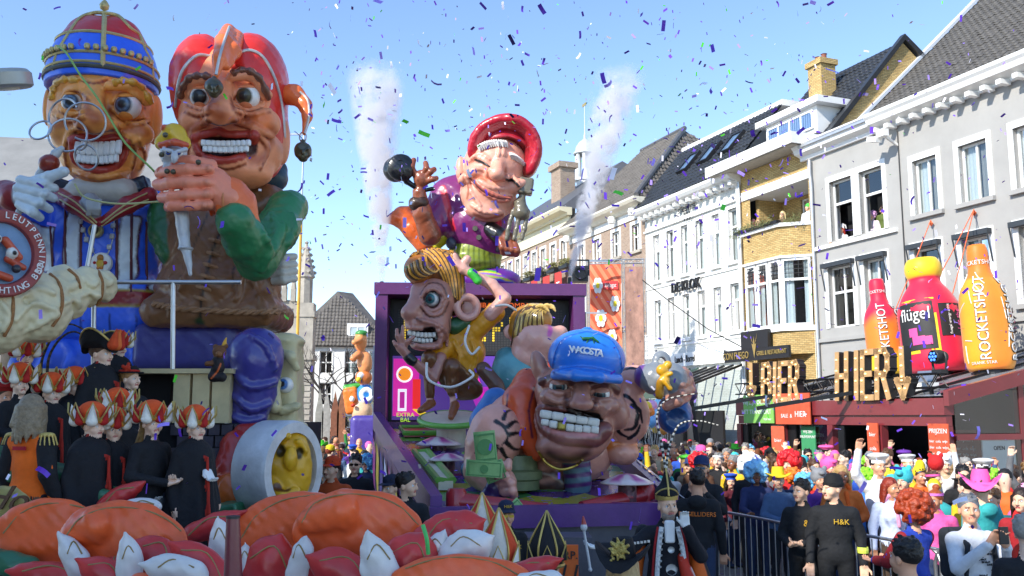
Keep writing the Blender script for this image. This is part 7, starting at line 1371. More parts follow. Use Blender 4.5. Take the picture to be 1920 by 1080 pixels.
# ---------------------------------------------------------------- old man
om=empty('old_man_figure',at(910,530,19.8),0,'giant smiling old man in red cap and purple shirt holding an electric plug','carnival figure')
SO='#e8a48c'; SOD='#b0664e'; H=Fig(19.4)
H.E(930,310,0,62,58,58,SO,14,rot=14).E(915,365,-.06,54,50,52,SO,18,rot=10).E(908,398,-.2,36,18,32,SO,12,rot=8)
H.E(886,330,-.4,30,13,22,SO,10,rot=-24).E(968,350,-.38,26,13,20,SO,10,rot=-24).C([(936,296,-.5,9),(932,322,-.72,12)],SO,8).E(931,326,-.76,14,13,14,SO,5).E(918,326,-.64,9,8,9,SO,4).E(945,332,-.62,9,8,9,SO,4).E(864,318,0,10,26,14,SO,6)
for pts,r in (([(880,302),(895,294),(912,304),(920,318)],(3,3)),([(884,296),(900,288),(918,298)],(2.5,2.5)),([(948,334),(962,332),(974,348)],(3,3)),([(886,318),(900,316),(916,322)],(3,2.5)),([(874,330),(884,360),(900,386)],(3.5,3)),([(966,372),(958,392),(944,404)],(3,3)),([(884,384),(910,398),(944,398)],(3,3)),([(930,270),(936,280),(934,292)],(2.5,2.5)),([(944,276),(944,290)],(2.5,2.5)),([(900,340),(918,350),(944,354)],(5,4))): ripple(H,pts,r,SO,4,off=1)
ripple(H,[(880,332),(898,350),(924,364),(944,372),(958,370)],(3,4),'#c06a58',2,off=1); ripple(H,[(886,342),(908,362),(936,376),(956,374)],(3,4),'#d07a66',2,off=1)
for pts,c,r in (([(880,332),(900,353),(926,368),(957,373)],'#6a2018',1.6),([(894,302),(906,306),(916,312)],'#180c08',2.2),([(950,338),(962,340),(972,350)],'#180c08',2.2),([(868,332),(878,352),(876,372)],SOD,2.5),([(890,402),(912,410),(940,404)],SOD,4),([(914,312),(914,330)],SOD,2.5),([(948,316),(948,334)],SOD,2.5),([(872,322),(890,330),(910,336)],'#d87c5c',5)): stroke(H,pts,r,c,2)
ho=H.build('head',om,.0205,PM,lump=.003)
for pts in ([(890,299),(904,303),(918,313)],[(948,336),(962,338),(974,350)]): ridge(H,pts,1.8,M_BLACK,ho,'closed_eye')
ridge(H,[(880,333),(900,354),(926,369),(957,373)],1.5,mat('mouth_line',(.12,.02,.015),.5),ho,'mouth_line')
M_WH=mat('white_hair_paint',(.78,.77,.74),.5,var=.15,vs=10,bump=.3)
for cx,cy,w,rt in ((924,275,26,-8),(974,306,20,38)):
    for k in range(13):
        t=k/12-.5; x=cx+w*2*t*math.cos(math.radians(rt)); y_=cy+w*2*t*math.sin(math.radians(rt))-5*(1-4*t*t)
        a=hit(H,x-2,y_-6); b=hit(H,x+2,y_+6); MB().tube([a+Vector((0,-.02,0)),a.lerp(b,.5)+Vector((0,-.12,0)),b+Vector((0,-.03,0))],[.025,.035,.015],6).build('eyebrow_tuft',M_WH,ho,smooth=True,world=True)
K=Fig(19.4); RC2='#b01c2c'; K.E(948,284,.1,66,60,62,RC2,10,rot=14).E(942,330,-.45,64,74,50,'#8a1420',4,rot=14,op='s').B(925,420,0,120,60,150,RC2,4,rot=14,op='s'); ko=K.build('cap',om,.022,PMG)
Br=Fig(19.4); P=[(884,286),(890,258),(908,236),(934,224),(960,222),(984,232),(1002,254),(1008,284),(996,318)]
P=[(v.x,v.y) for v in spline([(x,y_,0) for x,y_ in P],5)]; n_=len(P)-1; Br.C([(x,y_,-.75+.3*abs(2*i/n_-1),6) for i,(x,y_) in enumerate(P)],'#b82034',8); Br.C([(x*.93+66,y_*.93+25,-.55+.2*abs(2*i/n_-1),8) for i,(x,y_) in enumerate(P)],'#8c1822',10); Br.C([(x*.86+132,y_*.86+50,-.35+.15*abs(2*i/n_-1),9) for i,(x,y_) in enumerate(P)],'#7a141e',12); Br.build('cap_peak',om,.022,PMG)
B=Fig(19.8); PS='#7a2a6a'; B.C([(860,370,.1,44),(890,420,.05,58),(910,440,0,50)],PS,14).C([(836,366,0,30),(812,420,-.2,28)],PS,12).C([(930,420,0,40),(948,448,-.1,22)],PS,10)
stroke(B,[(830,352),(840,390),(850,428)],6,'#c02c3c',1.5); stroke(B,[(930,440),(936,420),(934,404)],5,'#c02c3c',1.5); B.build('shirt',om,.024,PMG)
for x,y_ in ((891,429),(898,446)): disc(om,hit(B,x,y_)+Vector((0,-.03,0)),.06,.02,M_BRONZE,'button',12)
A=Fig(19.4); BA='#8a4a30'; A.C([(806,440,-.2,22),(792,400,-.4,17),(786,362,-.5,13)],BA,8).E(790,336,-.55,15,18,14,BA,6)
for a in (((790,330),(800,316),(798,306)),((796,334),(808,322),(814,318)),((800,340),(812,336),(818,334)),((778,328),(772,312),(776,300))): A.C([(a[0][0],a[0][1],-.6,6),(a[1][0],a[1][1],-.68,5.5),(a[2][0],a[2][1],-.62,5)],BA,2)
A.build('left_arm',om,.019,PMG); W_=Fig(19.4); W_.C([(780,382,-.5,14),(790,380,-.5,14)],'#3a2418',2); W_.build('wrist_watch',om,.018)
Pl=Fig(19.3); Pl.e(Pl.T.p(752,314,-.6),(26*Pl.T.s,12*Pl.T.s,26*Pl.T.s),'#14161a',.02,rotm(0,0,15)).E(742,318,-.4,24,24,20,'#16181c',8).C([(762,340,-.5,6),(790,358,-.4,4),(812,354,-.4,4)],'#14161a',4); pl_=Pl.build('plug',om,.017,PMG)
for x,y_ in ((750,304),(752,322)): MB().lathe([(0,-.22),(.05,-.2),(.055,0)],10,Pl.T.v(x,y_,-.75),Matrix.Rotation(math.pi/2,3,'X').to_4x4()@Matrix.Rotation(math.pi,4,'X')@Matrix.Rotation(math.pi,4,'X')).build('plug_pin',M_STEEL,pl_,smooth=True,world=True)
Fk=Fig(19.0); FC='#6a6454'; Fk.B(986,350,0,14,16,12,FC,3,rot=8,rd=4).C([(980,366,0,6),(975,382,0,11),(978,398,0,16)],FC,4)
for dx in (-14,0,14): Fk.C([(976+dx,396,0,4.5),(968+dx*1.1,430,0,4.5),(964+dx,448,0,4)],FC,2)
Fk.build('three_pronged_tool',om,.016,PMG)
R3=Fig(19.2); R3.E(950,452,0,20,20,18,BA,5)
for i in range(4): R3.C([(938+i*9,452+i*2,-.15,6.5),(942+i*9,464+i*2,-.2,7),(944+i*8,474+i,-.1,6)],BA,2)
R3.C([(934,440,.0,16),(920,430,.1,16)],'#141418',6); R3.build('right_hand',om,.017,PMG)
Pn=Fig(19.9); Pn.E(892,474,0,52,36,46,'#8a9a28',8).E(880,496,0,60,22,50,'#7c8c24',8)
for x in range(850,940,10): stroke(Pn,[(x,452),(x-2,476),(x,500)],1.6,'#5a6a18',1)
Pn.C([(815,436,-.1,12),(828,446,-.1,14),(820,458,-.1,10)],'#c8c020',4).E(846,456,-.4,10,12,8,'#3a3a48',3).E(934,462,-.4,8,12,8,'#3a3a48',3); Pn.build('trousers',om,.022)
Dm=Fig(20.0); Dm.E(915,525,0,62,24,50,'#6a2a96',6)
for k in range(7): stroke(Dm,[(876,512),(900+k*10,506+k*4),(930+k*8,510+k*5)],2.2,['#58c02a','#d8c828','#3a58c8','#c83ab0'][k%4],1)
Dm.build('cushion',om,.024)
Bo=Fig(19.9); BTC='#d8642a'; Bo.C([(755,404,0,18),(775,430,0,20),(798,456,.05,22)],BTC,8).C([(722,412,-.05,6),(742,410,-.05,12),(758,416,0,16)],BTC,8).C([(745,396,0,5),(768,392,0,6)],BTC,4); Bo.build('boot',om,.02,PMG)
bo2=empty('black_hose_reel',at(800,452,19.6),0,'x','x') if False else None
# ---------------------------------------------------------------- glimpses of a farther float
ff=empty('far_float_figures',at(672,780,30)-Vector((0,0,2.5)),0,'stack of colourful clown heads on a float farther down the street','float')
F=Fig(30); F.E(676,640,0,12,20,12,'#e8985a',4).C([(676,636,-.2,6),(664,642,-.3,5)],'#e8985a',3).C([(672,664,-.2,7),(662,672,-.3,6)],'#e08850',3).E(678,625,0,12,6,12,'#3a8a3a',3).E(684,680,0,14,22,12,'#e89a60',5); F.build('clown_head',ff,.04)
F=Fig(30); F.E(682,708,0,16,14,14,'#d87a3a',4).E(676,704,-.2,6,6,6,'#f0f0f0',2).E(672,712,-.3,5,5,5,'#e8d020',2).E(684,740,0,17,20,14,'#2f8ad8',4).O(688,740,-.2,10,4,'#f0f0f0',2).E(678,770,0,20,22,16,'#e8c098',4); F.build('clown_head',ff,.04)
F=Fig(30); F.B(660,752,0,14,24,12,'#e87828',4,rot=-10,rd=6).E(660,748,-.3,5,6,4,'#f0f0e0',2).E(662,760,-.35,5,4,5,'#d84020',2).C([(648,726,0,5),(676,722,0,5)],'#3a9a2a',3); F.build('monster_head',ff,.04)
F=Fig(28); F.B(690,830,0,30,50,30,'#4a3a90',6,rd=10).E(675,810,-.2,8,16,8,'#3a6ad0',4).E(700,800,-.2,8,10,8,'#d03030',4); F.build('float_body',ff,.05)
# ================================================================ PEOPLE
M_SKIN=[mat(f'skin{i}',c,.5,var=.08,vs=20,bump=.05,bs=80,spec=.35) for i,c in enumerate(('#e6b898','#dca483','#edc7ad','#c98e6a','#8a5a40'))]
M_EYE=mat('eye_dark',(.03,.02,.015),.3,var=0,bump=0); M_EYEW=mat('eye_white',(.75,.72,.7),.3,var=0,bump=0)
M_LIPS=[mat(f'lips{i}',c,.45,var=.05,bump=0) for i,c in enumerate(('#b8695c','#a84a48'))]
def cloth(c,sheen=0): return mat('cloth_'+c if isinstance(c,str) else 'cloth',c,.85,var=.16,vs=9,bump=.5,bs=22,sheen=sheen)
def hairm(c): return mat('hair_'+c,c,.45,var=.35,vs=30,bump=.6,bs=45)
M_SHOE=mat('shoe_leather',(.02,.018,.016),.5); M_GLOVE=mat('white_glove',(.78,.78,.76),.7,var=.05,bump=.2,bs=40)
def dense(lo,hi,fine,coarse,segs):
    out=[]; x=lo
    while x<hi: out.append(x); x+=fine if any(a<=x<=b for a,b in segs) else coarse
    return np.array(out+[hi],np.float32)
def hand_(S,w,d,side,curl=.5,slot=0,up=(0,0,1),L=1.0):
    """palm, four unequal bent fingers and a thumb from the side of the palm"""
    w=Vector(w); d=Vector(d).normalized(); n=d.cross(Vector(up)); n=n.normalized() if n.length>.05 else Vector((1,0,0)); pn=n.cross(d).normalized()*-1
    c=w+d*.05; S.b(c,(.042*L,.05*L,.017*L),slot,.012,np.array((n,d,pn)).T.astype(np.float32),.016)
    for i,ln in enumerate((.062,.07,.066,.052)):
        a=w+d*.095+n*(.031-.0207*i)*side; dd=(d*(1-curl*.4)+pn*curl*-.75).normalized(); b=a+dd*ln*.5*L; d2=(d*(1-curl*1.3)+pn*-curl*1.1).normalized(); e=b+d2*ln*.5*L; S.c(a,b,.0098,.0095,slot,.004); S.c(b,e,.0092,.0078,slot,.003)
    t=w+d*.03+n*.036*side; t2=t+(n*side*.7+d*.8-pn*.25).normalized()*.04; S.c(t,t2,.013,.011,slot,.008); S.c(t2,t2+(d*1-pn*curl*.4+n*side*.1).normalized()*.03,.011,.009,slot,.004)
def head_(S,o=(0,0,0),female=False,yaw=0,pitch=0):
    """one head with brow, eyes, nose, mouth, chin and ears; turned by yaw"""
    Q=Matrix.Rotation(math.radians(yaw),3,'Z')@Matrix.Rotation(math.radians(pitch),3,'X'); piv=Vector((0,.02,1.52))
    f=lambda x,y,z: Q@(Vector((x,y,z))-piv)+piv+Vector(o); R=np.array(Q,np.float32); j=.93 if female else 1
    S.e(f(0,.018,1.668),(.077,.098,.093),0,.03,R); S.e(f(0,-.022,1.602),(.062*j,.074,.083),0,.03,R); S.e(f(0,-.07,1.545),(.030*j,.026,.022),0,.025,R)
    for s in (-1,1):
        S.e(f(s*.045,-.052,1.60),(.025,.03,.028),0,.02,R); S.e(f(s*.031,-.104,1.637),(.018,.022,.0125),0,.008,R,'s'); S.e(f(s*.031,-.0795,1.636),(.0135,.0125,.0125),4,.002,R); S.e(f(s*.031,-.0905,1.636),(.0065,.004,.0068),3,.001,R)
        S.c(f(s*.014,-.098,1.655),f(s*.047,-.086,1.658),.0075,.006,0,.008); S.c(f(s*.015,-.1045,1.662),f(s*.047,-.0935,1.665),.0048,.0035,3,.002); S.e(f(s*.077,.014,1.622),(.011,.02,.031),0,.008,R); S.e(f(s*.012,-.104,1.6),(.009,.01,.008),0,.006,R)
    S.c(f(0,-.095,1.645),f(0,-.118,1.606),.0085,.0135,0,.012); S.c(f(-.021,-.0885,1.572),f(0,-.0965,1.574),.0055,.007,5,.004); S.c(f(0,-.0965,1.574),f(.021,-.0885,1.572),.007,.0055,5,.004); S.c(f(-.017,-.088,1.5655),f(.017,-.088,1.5655),.0058,.0058,5,.003)
    S.c(f(0,.015,1.58),Vector((0,.025,1.43))+Vector(o),.053 if not female else .046,.058,0,.02)
ARMS={'stand':(((-.235,.03,1.14),(-.25,-.06,.9),(0,-.2,-1)),((.235,.03,1.14),(.25,-.06,.9),(0,-.2,-1))),
 'clasp':(((-.25,-.0,1.14),(-.08,-.24,1.08),(.9,-.2,.1)),((.25,-.0,1.14),(.08,-.25,1.10),(-.9,-.2,.1))),
 'raise':(((-.30,-.02,1.55),(-.27,-.06,1.82),(.1,-.1,1)),((.25,.0,1.14),(.2,-.18,.98),(-.2,-.8,-.2))),
 'phone':(((-.24,-.12,1.17),(-.08,-.30,1.38),(.4,-.3,.9)),((.24,-.12,1.17),(.09,-.30,1.36),(-.4,-.3,.9))),
 'lean':(((-.22,-.16,1.14),(-.14,-.40,1.12),(.1,-1,-.1)),((.22,-.16,1.14),(.14,-.40,1.12),(-.1,-1,-.1)))}
def body_mesh(name,arms='stand',female=False,hood=False,cape=False,yaw=0,pitch=0,coat=False,gloves=False):
    S=Sdf(); A=ARMS[arms] if isinstance(arms,str) else arms; hs=6 if gloves else 0
    S.e((0,0,1.23),(.178 if not female else .155,.112,.25),1,.04); S.c((-.145,.012,1.385),(.145,.012,1.385),.072,.072,1,.05); S.e((0,0,.99),(.172,.125,.15),1,.05)
    if female: S.e((0,-.07,1.28),(.12,.06,.07),1,.04)
    S.t((0,.012,1.455),.068,.022,1,.02,rotm(0,12,0))
    if hood: S.e((0,.11,1.43),(.10,.06,.075),1,.03)
    if coat: S.c((0,0,1.0),(0,.0,.62),.165,.2,1,.06)
    dz=[(1.43,1.86)]; dx=[(-.115,.115)]; dy=[(-.15,.125)]
    for i,(el,wr,hd) in enumerate(A):
        sgn=-1 if i==0 else 1; sh=Vector((sgn*.175,.012,1.385)); el=Vector(el); wr=Vector(wr); S.c(sh,el,.064,.054,1,.03); S.c(el,wr,.054,.042,1,.02); S.c(wr,wr+(wr-el).normalized()*.03,.03,.028,hs,.01)
        if arms!='stand' or not cape: hand_(S,wr+(wr-el).normalized()*.025,hd,-sgn,.55,hs,up=(0,0,1) if abs(Vector(hd).normalized().z)<.8 else (0,-1,0)); h=wr+Vector(hd).normalized()*.08; q=.11; dz.append((h.z-q,h.z+q)); dx.append((h.x-q,h.x+q)); dy.append((h.y-q,h.y+q))
        for k in range(3): p=sh.lerp(el,.5+k*.2); S.t(p,.055,.010,1,.02,rotm(90+20*k,10,0)) if k else None
    for s in (-1,1):
        S.c((s*.09,0,.93),(s*.1,-.01,.5),.092,.062,2,.03); S.c((s*.1,-.01,.5),(s*.105,.015,.1),.06,.05,2,.02); S.e((s*.11,-.045,.045),(.046,.125,.046),7 if False else 6 if False else 2,.015); S.e((s*.11,-.05,.035),(.05,.13,.038),7,.01)
    if cape:
        S.c((0,.02,1.36),(0,.03,.75),.19,.24,1,.05); S.c((0,.03,.8),(0,.03,.35),.24,.27,1,.05)
        for a in (-2.6,-1.9,-1.2,-.5,.3,1.1,1.9,2.7): S.c((.17*math.cos(a),.02+.17*math.sin(a),1.3),(.29*math.cos(a),.03+.29*math.sin(a),.4),.02,.04,1,.05); S.c((-.13,-.09,1.40),(.0,-.14,1.2),.02,.02,7,.01) if False else None
        S.t((0,.015,1.46),.082,.03,1,.02,rotm(0,14,0)); S.t((0,.005,1.492),.088,.009,7,.003,rotm(0,14,0)); S.c((.0,-.2,1.36),(.02,-.28,.5),.016,.02,7,.004)
    head_(S,female=female,yaw=yaw,pitch=pitch)
    allp=[_bb(k,q) for k,q,_,_,op in S.ops if op=='u']; lo=np.min([a for a,b in allp],0)-.03; hi=np.max([b for a,b in allp],0)+.03
    ax=[dense(lo[0],hi[0],.0085,.024,dx),dense(lo[1],hi[1],.0085,.024,dy),dense(lo[2],hi[2],.0085,.028,dz)]
    me=S.mesh(name,axes=ax,lump=0)
    for _ in range(8): me.materials.append(None)
    return me
BODY={}
def getbody(kind):
    if kind not in BODY:
        k=kind.split('|'); o=dict(arms='stand',cape=True) if k[0]=='cape' else dict(arms=k[0])
        for f in k[1:]:
            if f.startswith('y'): o['yaw']=int(f[1:])
            elif f.startswith('p'): o['pitch']=int(f[1:])
            else: o[f]=True
        BODY[kind]=body_mesh('person_'+k[0],**o)
    return BODY[kind]
# ---- hair and hats: meshes in head coordinates (z as on a 1.75 m figure), one slot or 'Col' attribute
def hair_mesh(kind):
    S=Sdf()
    if kind in('short','side'):
        S.e((0,.028,1.682),(.086,.104,.096),(1,1,1),.02); S.e((0,-.10,1.60),(.095,.09,.082),(1,1,1),.01,op='s'); S.e((0,.0,1.52),(.12,.15,.075),(1,1,1),.01,op='s')
        for i in range(34): a=rng.uniform(0,6.28); e=rng.uniform(.15,1); p=np.array((.08*math.cos(a)*math.sqrt(1-e*e*.8),.03+.1*math.sin(a)*math.sqrt(1-e*e*.8),1.69+.088*e)); S.c(p,p+np.array((rng.normal(0,.012),-.025 if kind=='short' else .01,.006)),.012,.005,(1,1,1),.008)
    elif kind in('long','pony'):
        S.e((0,.03,1.682),(.088,.106,.097),(1,1,1),.02); S.e((0,-.11,1.59),(.062,.09,.095),(1,1,1),.01,op='s')
        if kind=='long':
            for i in range(30): a=-.25+3.65*i/29; x=.09*math.cos(a); y_=.03+.095*math.sin(a); L=rng.uniform(.2,.3); S.c((x,y_,1.67),(x*1.12+rng.normal(0,.008),y_+.012,1.67-L*.55),.021,.019,(1,1,1),.012); S.c((x*1.12,y_+.012,1.67-L*.55),(x*1.2+rng.normal(0,.012),y_+.02,1.67-L),.019,.008,(1,1,1),.01)
        else:
            S.c((0,.12,1.70),(0,.17,1.66),.03,.03,(1,1,1),.02)
            for i in range(9): S.c((rng.normal(0,.01),.17,1.66),(rng.normal(0,.03),.19+rng.normal(0,.012),1.42),.018,.006,(1,1,1),.01)
    elif kind in('curly','wig','bigwig'):
        R={'curly':(.098,.022,60),'wig':(.135,.032,110),'bigwig':(.165,.036,150)}[kind]; S.e((0,.03,1.69),(R[0]*.9,R[0]*1.0,R[0]*.9),(1,1,1),.02)
        for i in range(R[2]):
            v=rng.normal(0,1,3); v/=np.linalg.norm(v)
            if v[1]<-.55 and v[2]<.25: continue
            S.e(np.array((0,.03,1.69))+v*R[0]*np.array((1,1.05,.98)),R[1]*rng.uniform(.7,1.1),(1,1,1),.006)
        S.e((0,-.14,1.60),(.064,.12,.085),(1,1,1),.01,op='s')
    elif kind=='bun': S.e((0,.028,1.682),(.086,.104,.096),(1,1,1),.02); S.e((0,-.10,1.595),(.08,.09,.082),(1,1,1),.01,op='s'); S.e((0,.06,1.80),(.045,.045,.04),(1,1,1),.015)
    elif kind=='beard': S.e((0,-.055,1.55),(.058,.055,.055),(1,1,1),.02); S.e((0,-.09,1.585),(.03,.05,.022),(1,1,1),.006,op='s'); S.e((0,-.05,1.62),(.1,.11,.042),(1,1,1),.01,op='s')
    return S.mesh('hair',.0095 if 'wig' not in kind else .012)
def lathe_hat(prof,n=22,sc=(1,1.15),c=(0,.025),tilt=0,wob=0,extra=None):
    b=MB(); b.lathe(prof,n); 
    V=[]
    for x,y_,z in b.v: a=math.atan2(y_,x); V.append((x*sc[0]+c[0],y_*sc[1]+c[1],z+wob*math.cos(a*2)*max(0,math.hypot(x,y_)-.1)))
    b.v=V
    if extra: extra(b)
    return b.mesh('hat',smooth=50)
def hat_mesh(kind):
    if kind=='beanie': return lathe_hat([(.088,1.655),(.094,1.66),(.094,1.70),(.088,1.705),(.085,1.745),(.06,1.785),(.02,1.80),(0,1.80)])
    if kind=='cap':
        def ex(b):
            n=9; V=[]
            for j in range(n): a=math.pi*(1.12+.76*j/(n-1)); V+= [(.088*math.cos(a),.02+.1*math.sin(a),1.70),(.092*math.cos(a),-.03+.155*math.sin(a),1.685-.01*abs(j-4)/4)]
            b.add(V,[(2*j,2*j+2,2*j+3,2*j+1) for j in range(n-1)]); b.add([(x,y_,z-.006) for x,y_,z in V],[(2*j,2*j+1,2*j+3,2*j+2) for j in range(n-1)])
        return lathe_hat([(.088,1.68),(.091,1.72),(.08,1.765),(.05,1.79),(.01,1.80),(0,1.805)],extra=ex)
    if kind=='brim': return lathe_hat([(.088,1.70),(.17,1.70),(.185,1.715),(.175,1.72),(.092,1.715),(.09,1.78),(.082,1.83),(.04,1.83),(0,1.81)],wob=.35)
    if kind=='cowboy': return lathe_hat([(.088,1.70),(.17,1.695),(.2,1.72),(.195,1.728),(.092,1.715),(.088,1.78),(.07,1.845),(.03,1.835),(0,1.82)],wob=.9)
    if kind=='captain':
        return lathe_hat([(.088,1.675),(.092,1.675),(.092,1.715),(.10,1.72),(.135,1.765),(.13,1.785),(.06,1.80),(0,1.80)])
    if kind=='bowler': return lathe_hat([(.09,1.69),(.135,1.685),(.15,1.70),(.14,1.705),(.092,1.70),(.092,1.76),(.075,1.80),(.03,1.82),(0,1.82)])
    if kind=='beret': return lathe_hat([(.086,1.69),(.09,1.70),(.14,1.74),(.13,1.775),(.06,1.79),(.012,1.79),(.01,1.81),(0,1.81)])
    if kind=='band': return lathe_hat([(.088,1.70),(.094,1.70),(.094,1.73),(.088,1.73)])
    if kind=='santa':
        S=Sdf(); S.t((0,.02,1.70),.085,.022,(1,1,1),.01); S.c((0,.02,1.71),(.03,.05,1.82),.085,.06,(1,1,1),.02); S.c((.03,.05,1.82),(.10,.10,1.80),.055,.03,(1,1,1),.02); S.c((.10,.1,1.8),(.13,.12,1.70),.03,.02,(1,1,1),.02); return S.mesh('hat',.013)
    if kind=='animal':
        S=Sdf(); S.e((0,.03,1.70),(.115,.125,.12),(1,1,1),.02); S.e((0,-.11,1.58),(.07,.1,.085),(1,1,1),.01,op='s'); S.e((-.08,.02,1.81),(.035,.02,.04),(1,1,1),.01); S.e((.08,.02,1.81),(.035,.02,.04),(1,1,1),.01); S.e((0,-.1,1.74),(.045,.05,.035),(1,1,1),.015); return S.mesh('hat',.013)
HAIR={}; HAT={}
def slotobj(name,me,m,parent):
    if not me.materials: me.materials.append(None)
    o=bpy.data.objects.new(name,me); COL.objects.link(o); o.parent=parent; o.material_slots[0].link='OBJECT'; o.material_slots[0].material=m; return o
def headturn(o,kind,piv=(0,.02,1.52)):
    yaw=0; pt=0
    for f in kind.split('|'):
        if f[0]=='y' and f[1:].lstrip('-').isdigit(): yaw=int(f[1:])
        if f[0]=='p' and f[1:].lstrip('-').isdigit(): pt=int(f[1:])
    if yaw or pt: T=Matrix.Translation(piv); o.matrix_basis=T@Matrix.Rotation(math.radians(yaw),4,'Z')@Matrix.Rotation(math.radians(pt),4,'X')@T.inverted()
    return o
def person(loc,kind='stand',h=1.75,rz=0,top='#202020',legs='#20242c',skin=0,hair=None,hc='#3a2414',hat=None,hatc='#202020',label=None,group=None,trim='#b02818',lips=0,glasses=None,scarf=None):
    me=getbody(kind); o=bpy.data.objects.new('person',me); COL.objects.link(o); o.location=loc; o.rotation_euler=(0,0,rz); s=h/1.76; w=random.uniform(.97,1.05); o.scale=(s*w,s*w,s)
    for sl_,m in zip(o.material_slots,(M_SKIN[skin],cloth(top),cloth(legs),M_EYE,M_EYEW,M_LIPS[lips],M_GLOVE,cloth(trim) if 'cape' in kind else M_SHOE)): sl_.link='OBJECT'; sl_.material=m
    tag(o,label,'person',group)
    if hair:
        if hair not in HAIR: HAIR[hair]=hair_mesh(hair)
        headturn(slotobj('hair',HAIR[hair],hairm(hc),o),kind)
    if hat:
        if hat not in HAT: HAT[hat]=hat_mesh(hat)
        headturn(slotobj('hat',HAT[hat],cloth(hatc),o),kind)
    if glasses: headturn(slotobj('sunglasses',glasses_mesh(),mat('lens_'+glasses,glasses,.12,var=0,bump=0,coat=.6),o),kind)
    if scarf: slotobj('scarf',scarf_mesh(),cloth(scarf),o)
    return o
_G={}
def glasses_mesh():
    if 'g' not in _G:
        b=MB()
        for s in (-1,1): b.box(s*.032-.026,s*.032+.026,-.108,-.098,1.622,1.65); b.bar((s*.057,-.1,1.64),(s*.078,.0,1.64),.005)
        b.box(-.01,.01,-.108,-.1,1.638,1.646); _G['g']=b.mesh('sunglasses')
    return _G['g']
def scarf_mesh():
    if 's' not in _G: S=Sdf(); S.t((0,.005,1.47),.078,.03,(1,1,1),.02,rotm(0,14,0)); S.c((.03,-.10,1.44),(.05,-.13,1.18),.028,.024,(1,1,1),.02); _G['s']=S.mesh('scarf',.013)
    return _G['s']
def face_to(px,py=780,D=10): pass
def put(px,D,ytop,**k):                     # a person whose crown shows at (px,ytop) when standing on the ground at depth D
    p=at(px,780,D); z=at(px,ytop,D).z; k.setdefault('h',min(1.95,max(1.45,z))); return person(Vector((p.x,D,0)),**k)
RAD=math.radians
# ---- people who stand out
G_='parade stewards and costumed people'
p=put(950,9.4,944,kind='stand|hood',rz=RAD(12),top='#16161a',hair='short',hc='#2a1c14',hat='cap',hatc='#1c2440',glasses='#d8b020',label='young steward in navy cap, yellow sunglasses and black hoodie before the float',skin=1)
def logo(o,txt,col,x,z,size,y=-.128,back=False,sx=1): 
    t=text('print',txt,mat('print_'+col,col,.6,var=0,bump=0),o,(x,y if not back else -y,z),size=size,ext=.004,sx=sx)
    if back: t.rotation_euler=(math.pi/2,0,math.pi)
    return t
logo(p,'H&K','#c8a020',.08,1.32,.06); logo(p,'H&K','#c8a020',0,1.735,.045,y=-.082)
p=put(1304,11.0,882,kind='stand|hood|y30',rz=RAD(165),top='#15171c',legs='#2a3a58',hair='short',hc='#1c140f',label='man in black hoodie with orange lettering across his back beside the prince',skin=1); logo(p,'DEGELLIDERS','#e07820',0,1.30,.066,back=True,y=-.125)
p=put(1312,12.4,858,kind='phone|p-5',rz=RAD(-20),top='#16181d',hair='short',hc='#1c140f',hat='cap',hatc='#20305a',glasses='#204a60',label='man in navy cap and blue sunglasses drinking behind the lettered hoodie',skin=1); logo(p,'H&K','#c8a020',.07,1.3,.07)
p=put(1497,10.7,898,kind='clasp|y-20',rz=RAD(-35),top='#14161a',legs='#14161a',hair='short',hc='#17110d',label='dark haired man in black hoodie with gold emblem at the barrier',skin=0,h=1.78); logo(p,'&','#c89a20',.08,1.3,.1)
p=put(1556,10.35,892,kind='stand|hood|y-45',rz=RAD(-18),top='#15171b',legs='#101216',hat='beanie',hatc='#0c0d10',label='tall man in black beanie and black hoodie with yellow chest logo',skin=0,h=1.84); logo(p,'H&K','#c8a020',.06,1.31,.075)
MB().lathe([(.052,0),(.056,.03),(.052,.06)],12,(.25,-.05,1.0)).build('reflective_band',mat('reflex',(.7,.8,.1),.4,emit=0),p)
p=put(1700,9.2,936,kind='lean',rz=RAD(205),top='#1f3fa8',legs='#26304a',hair='bigwig',hc='#a03c18',label='person with big rust red curly wig and blue waistcoat leaning on the barrier',skin=1)
S_=Sdf()
for sg in (-1,1): S_.c((sg*.175,.012,1.385),(sg*.22,-.16,1.14),.072,.062,(1,1,1),.02); S_.c((sg*.22,-.16,1.14),(sg*.14,-.38,1.12),.06,.05,(1,1,1),.02)
link('sleeve',S_.mesh('sleeve',.014),cloth('#8c1c24'),p)
p=put(1808,8.4,925,kind='phone|y-25|p-4',rz=RAD(10),top='#d8dade',legs='#22252c',hair='short',hc='#6a6c70',label='grey haired man in white newspaper print jacket holding a phone',skin=1,h=1.8)
for i in range(16): t=logo(p,random.choice(('NEWS','BNdeX','DAILY','PRESS','de krant')),'#26282c',random.uniform(-.13,.13),1.02+i*.022,.026,y=-.135)
MB().box(-.04,.04,-.40,-.385,1.40,1.54).build('phone',M_BLACK,p)
S_=Sdf(); S_.b((0,.2,1.25),(.15,.09,.22),(1,1,1),.03,rd=.06); 
for sg in (-1,1): S_.c((sg*.12,.12,1.46),(sg*.12,-.10,1.36),.022,.022,(1,1,1),.01); S_.c((sg*.12,-.1,1.36),(sg*.15,-.1,1.1),.022,.02,(1,1,1),.01)
link('backpack',S_.mesh('backpack',.014),cloth('#20252c'),p)
p=put(1687,6.2,1010,kind='stand|y55',rz=RAD(150),top='#5c6658',hair='short',hc='#1a1512',label='dark haired man in grey green jacket with his back to us at the bottom right',skin=1)
p=put(1908,7.0,968,kind='stand|y-30',rz=RAD(160),top='#17181e',hair='short',hc='#9a958c',label='grey haired man in dark uniform with gold epaulette at the right edge',skin=2,scarf='#c02818')
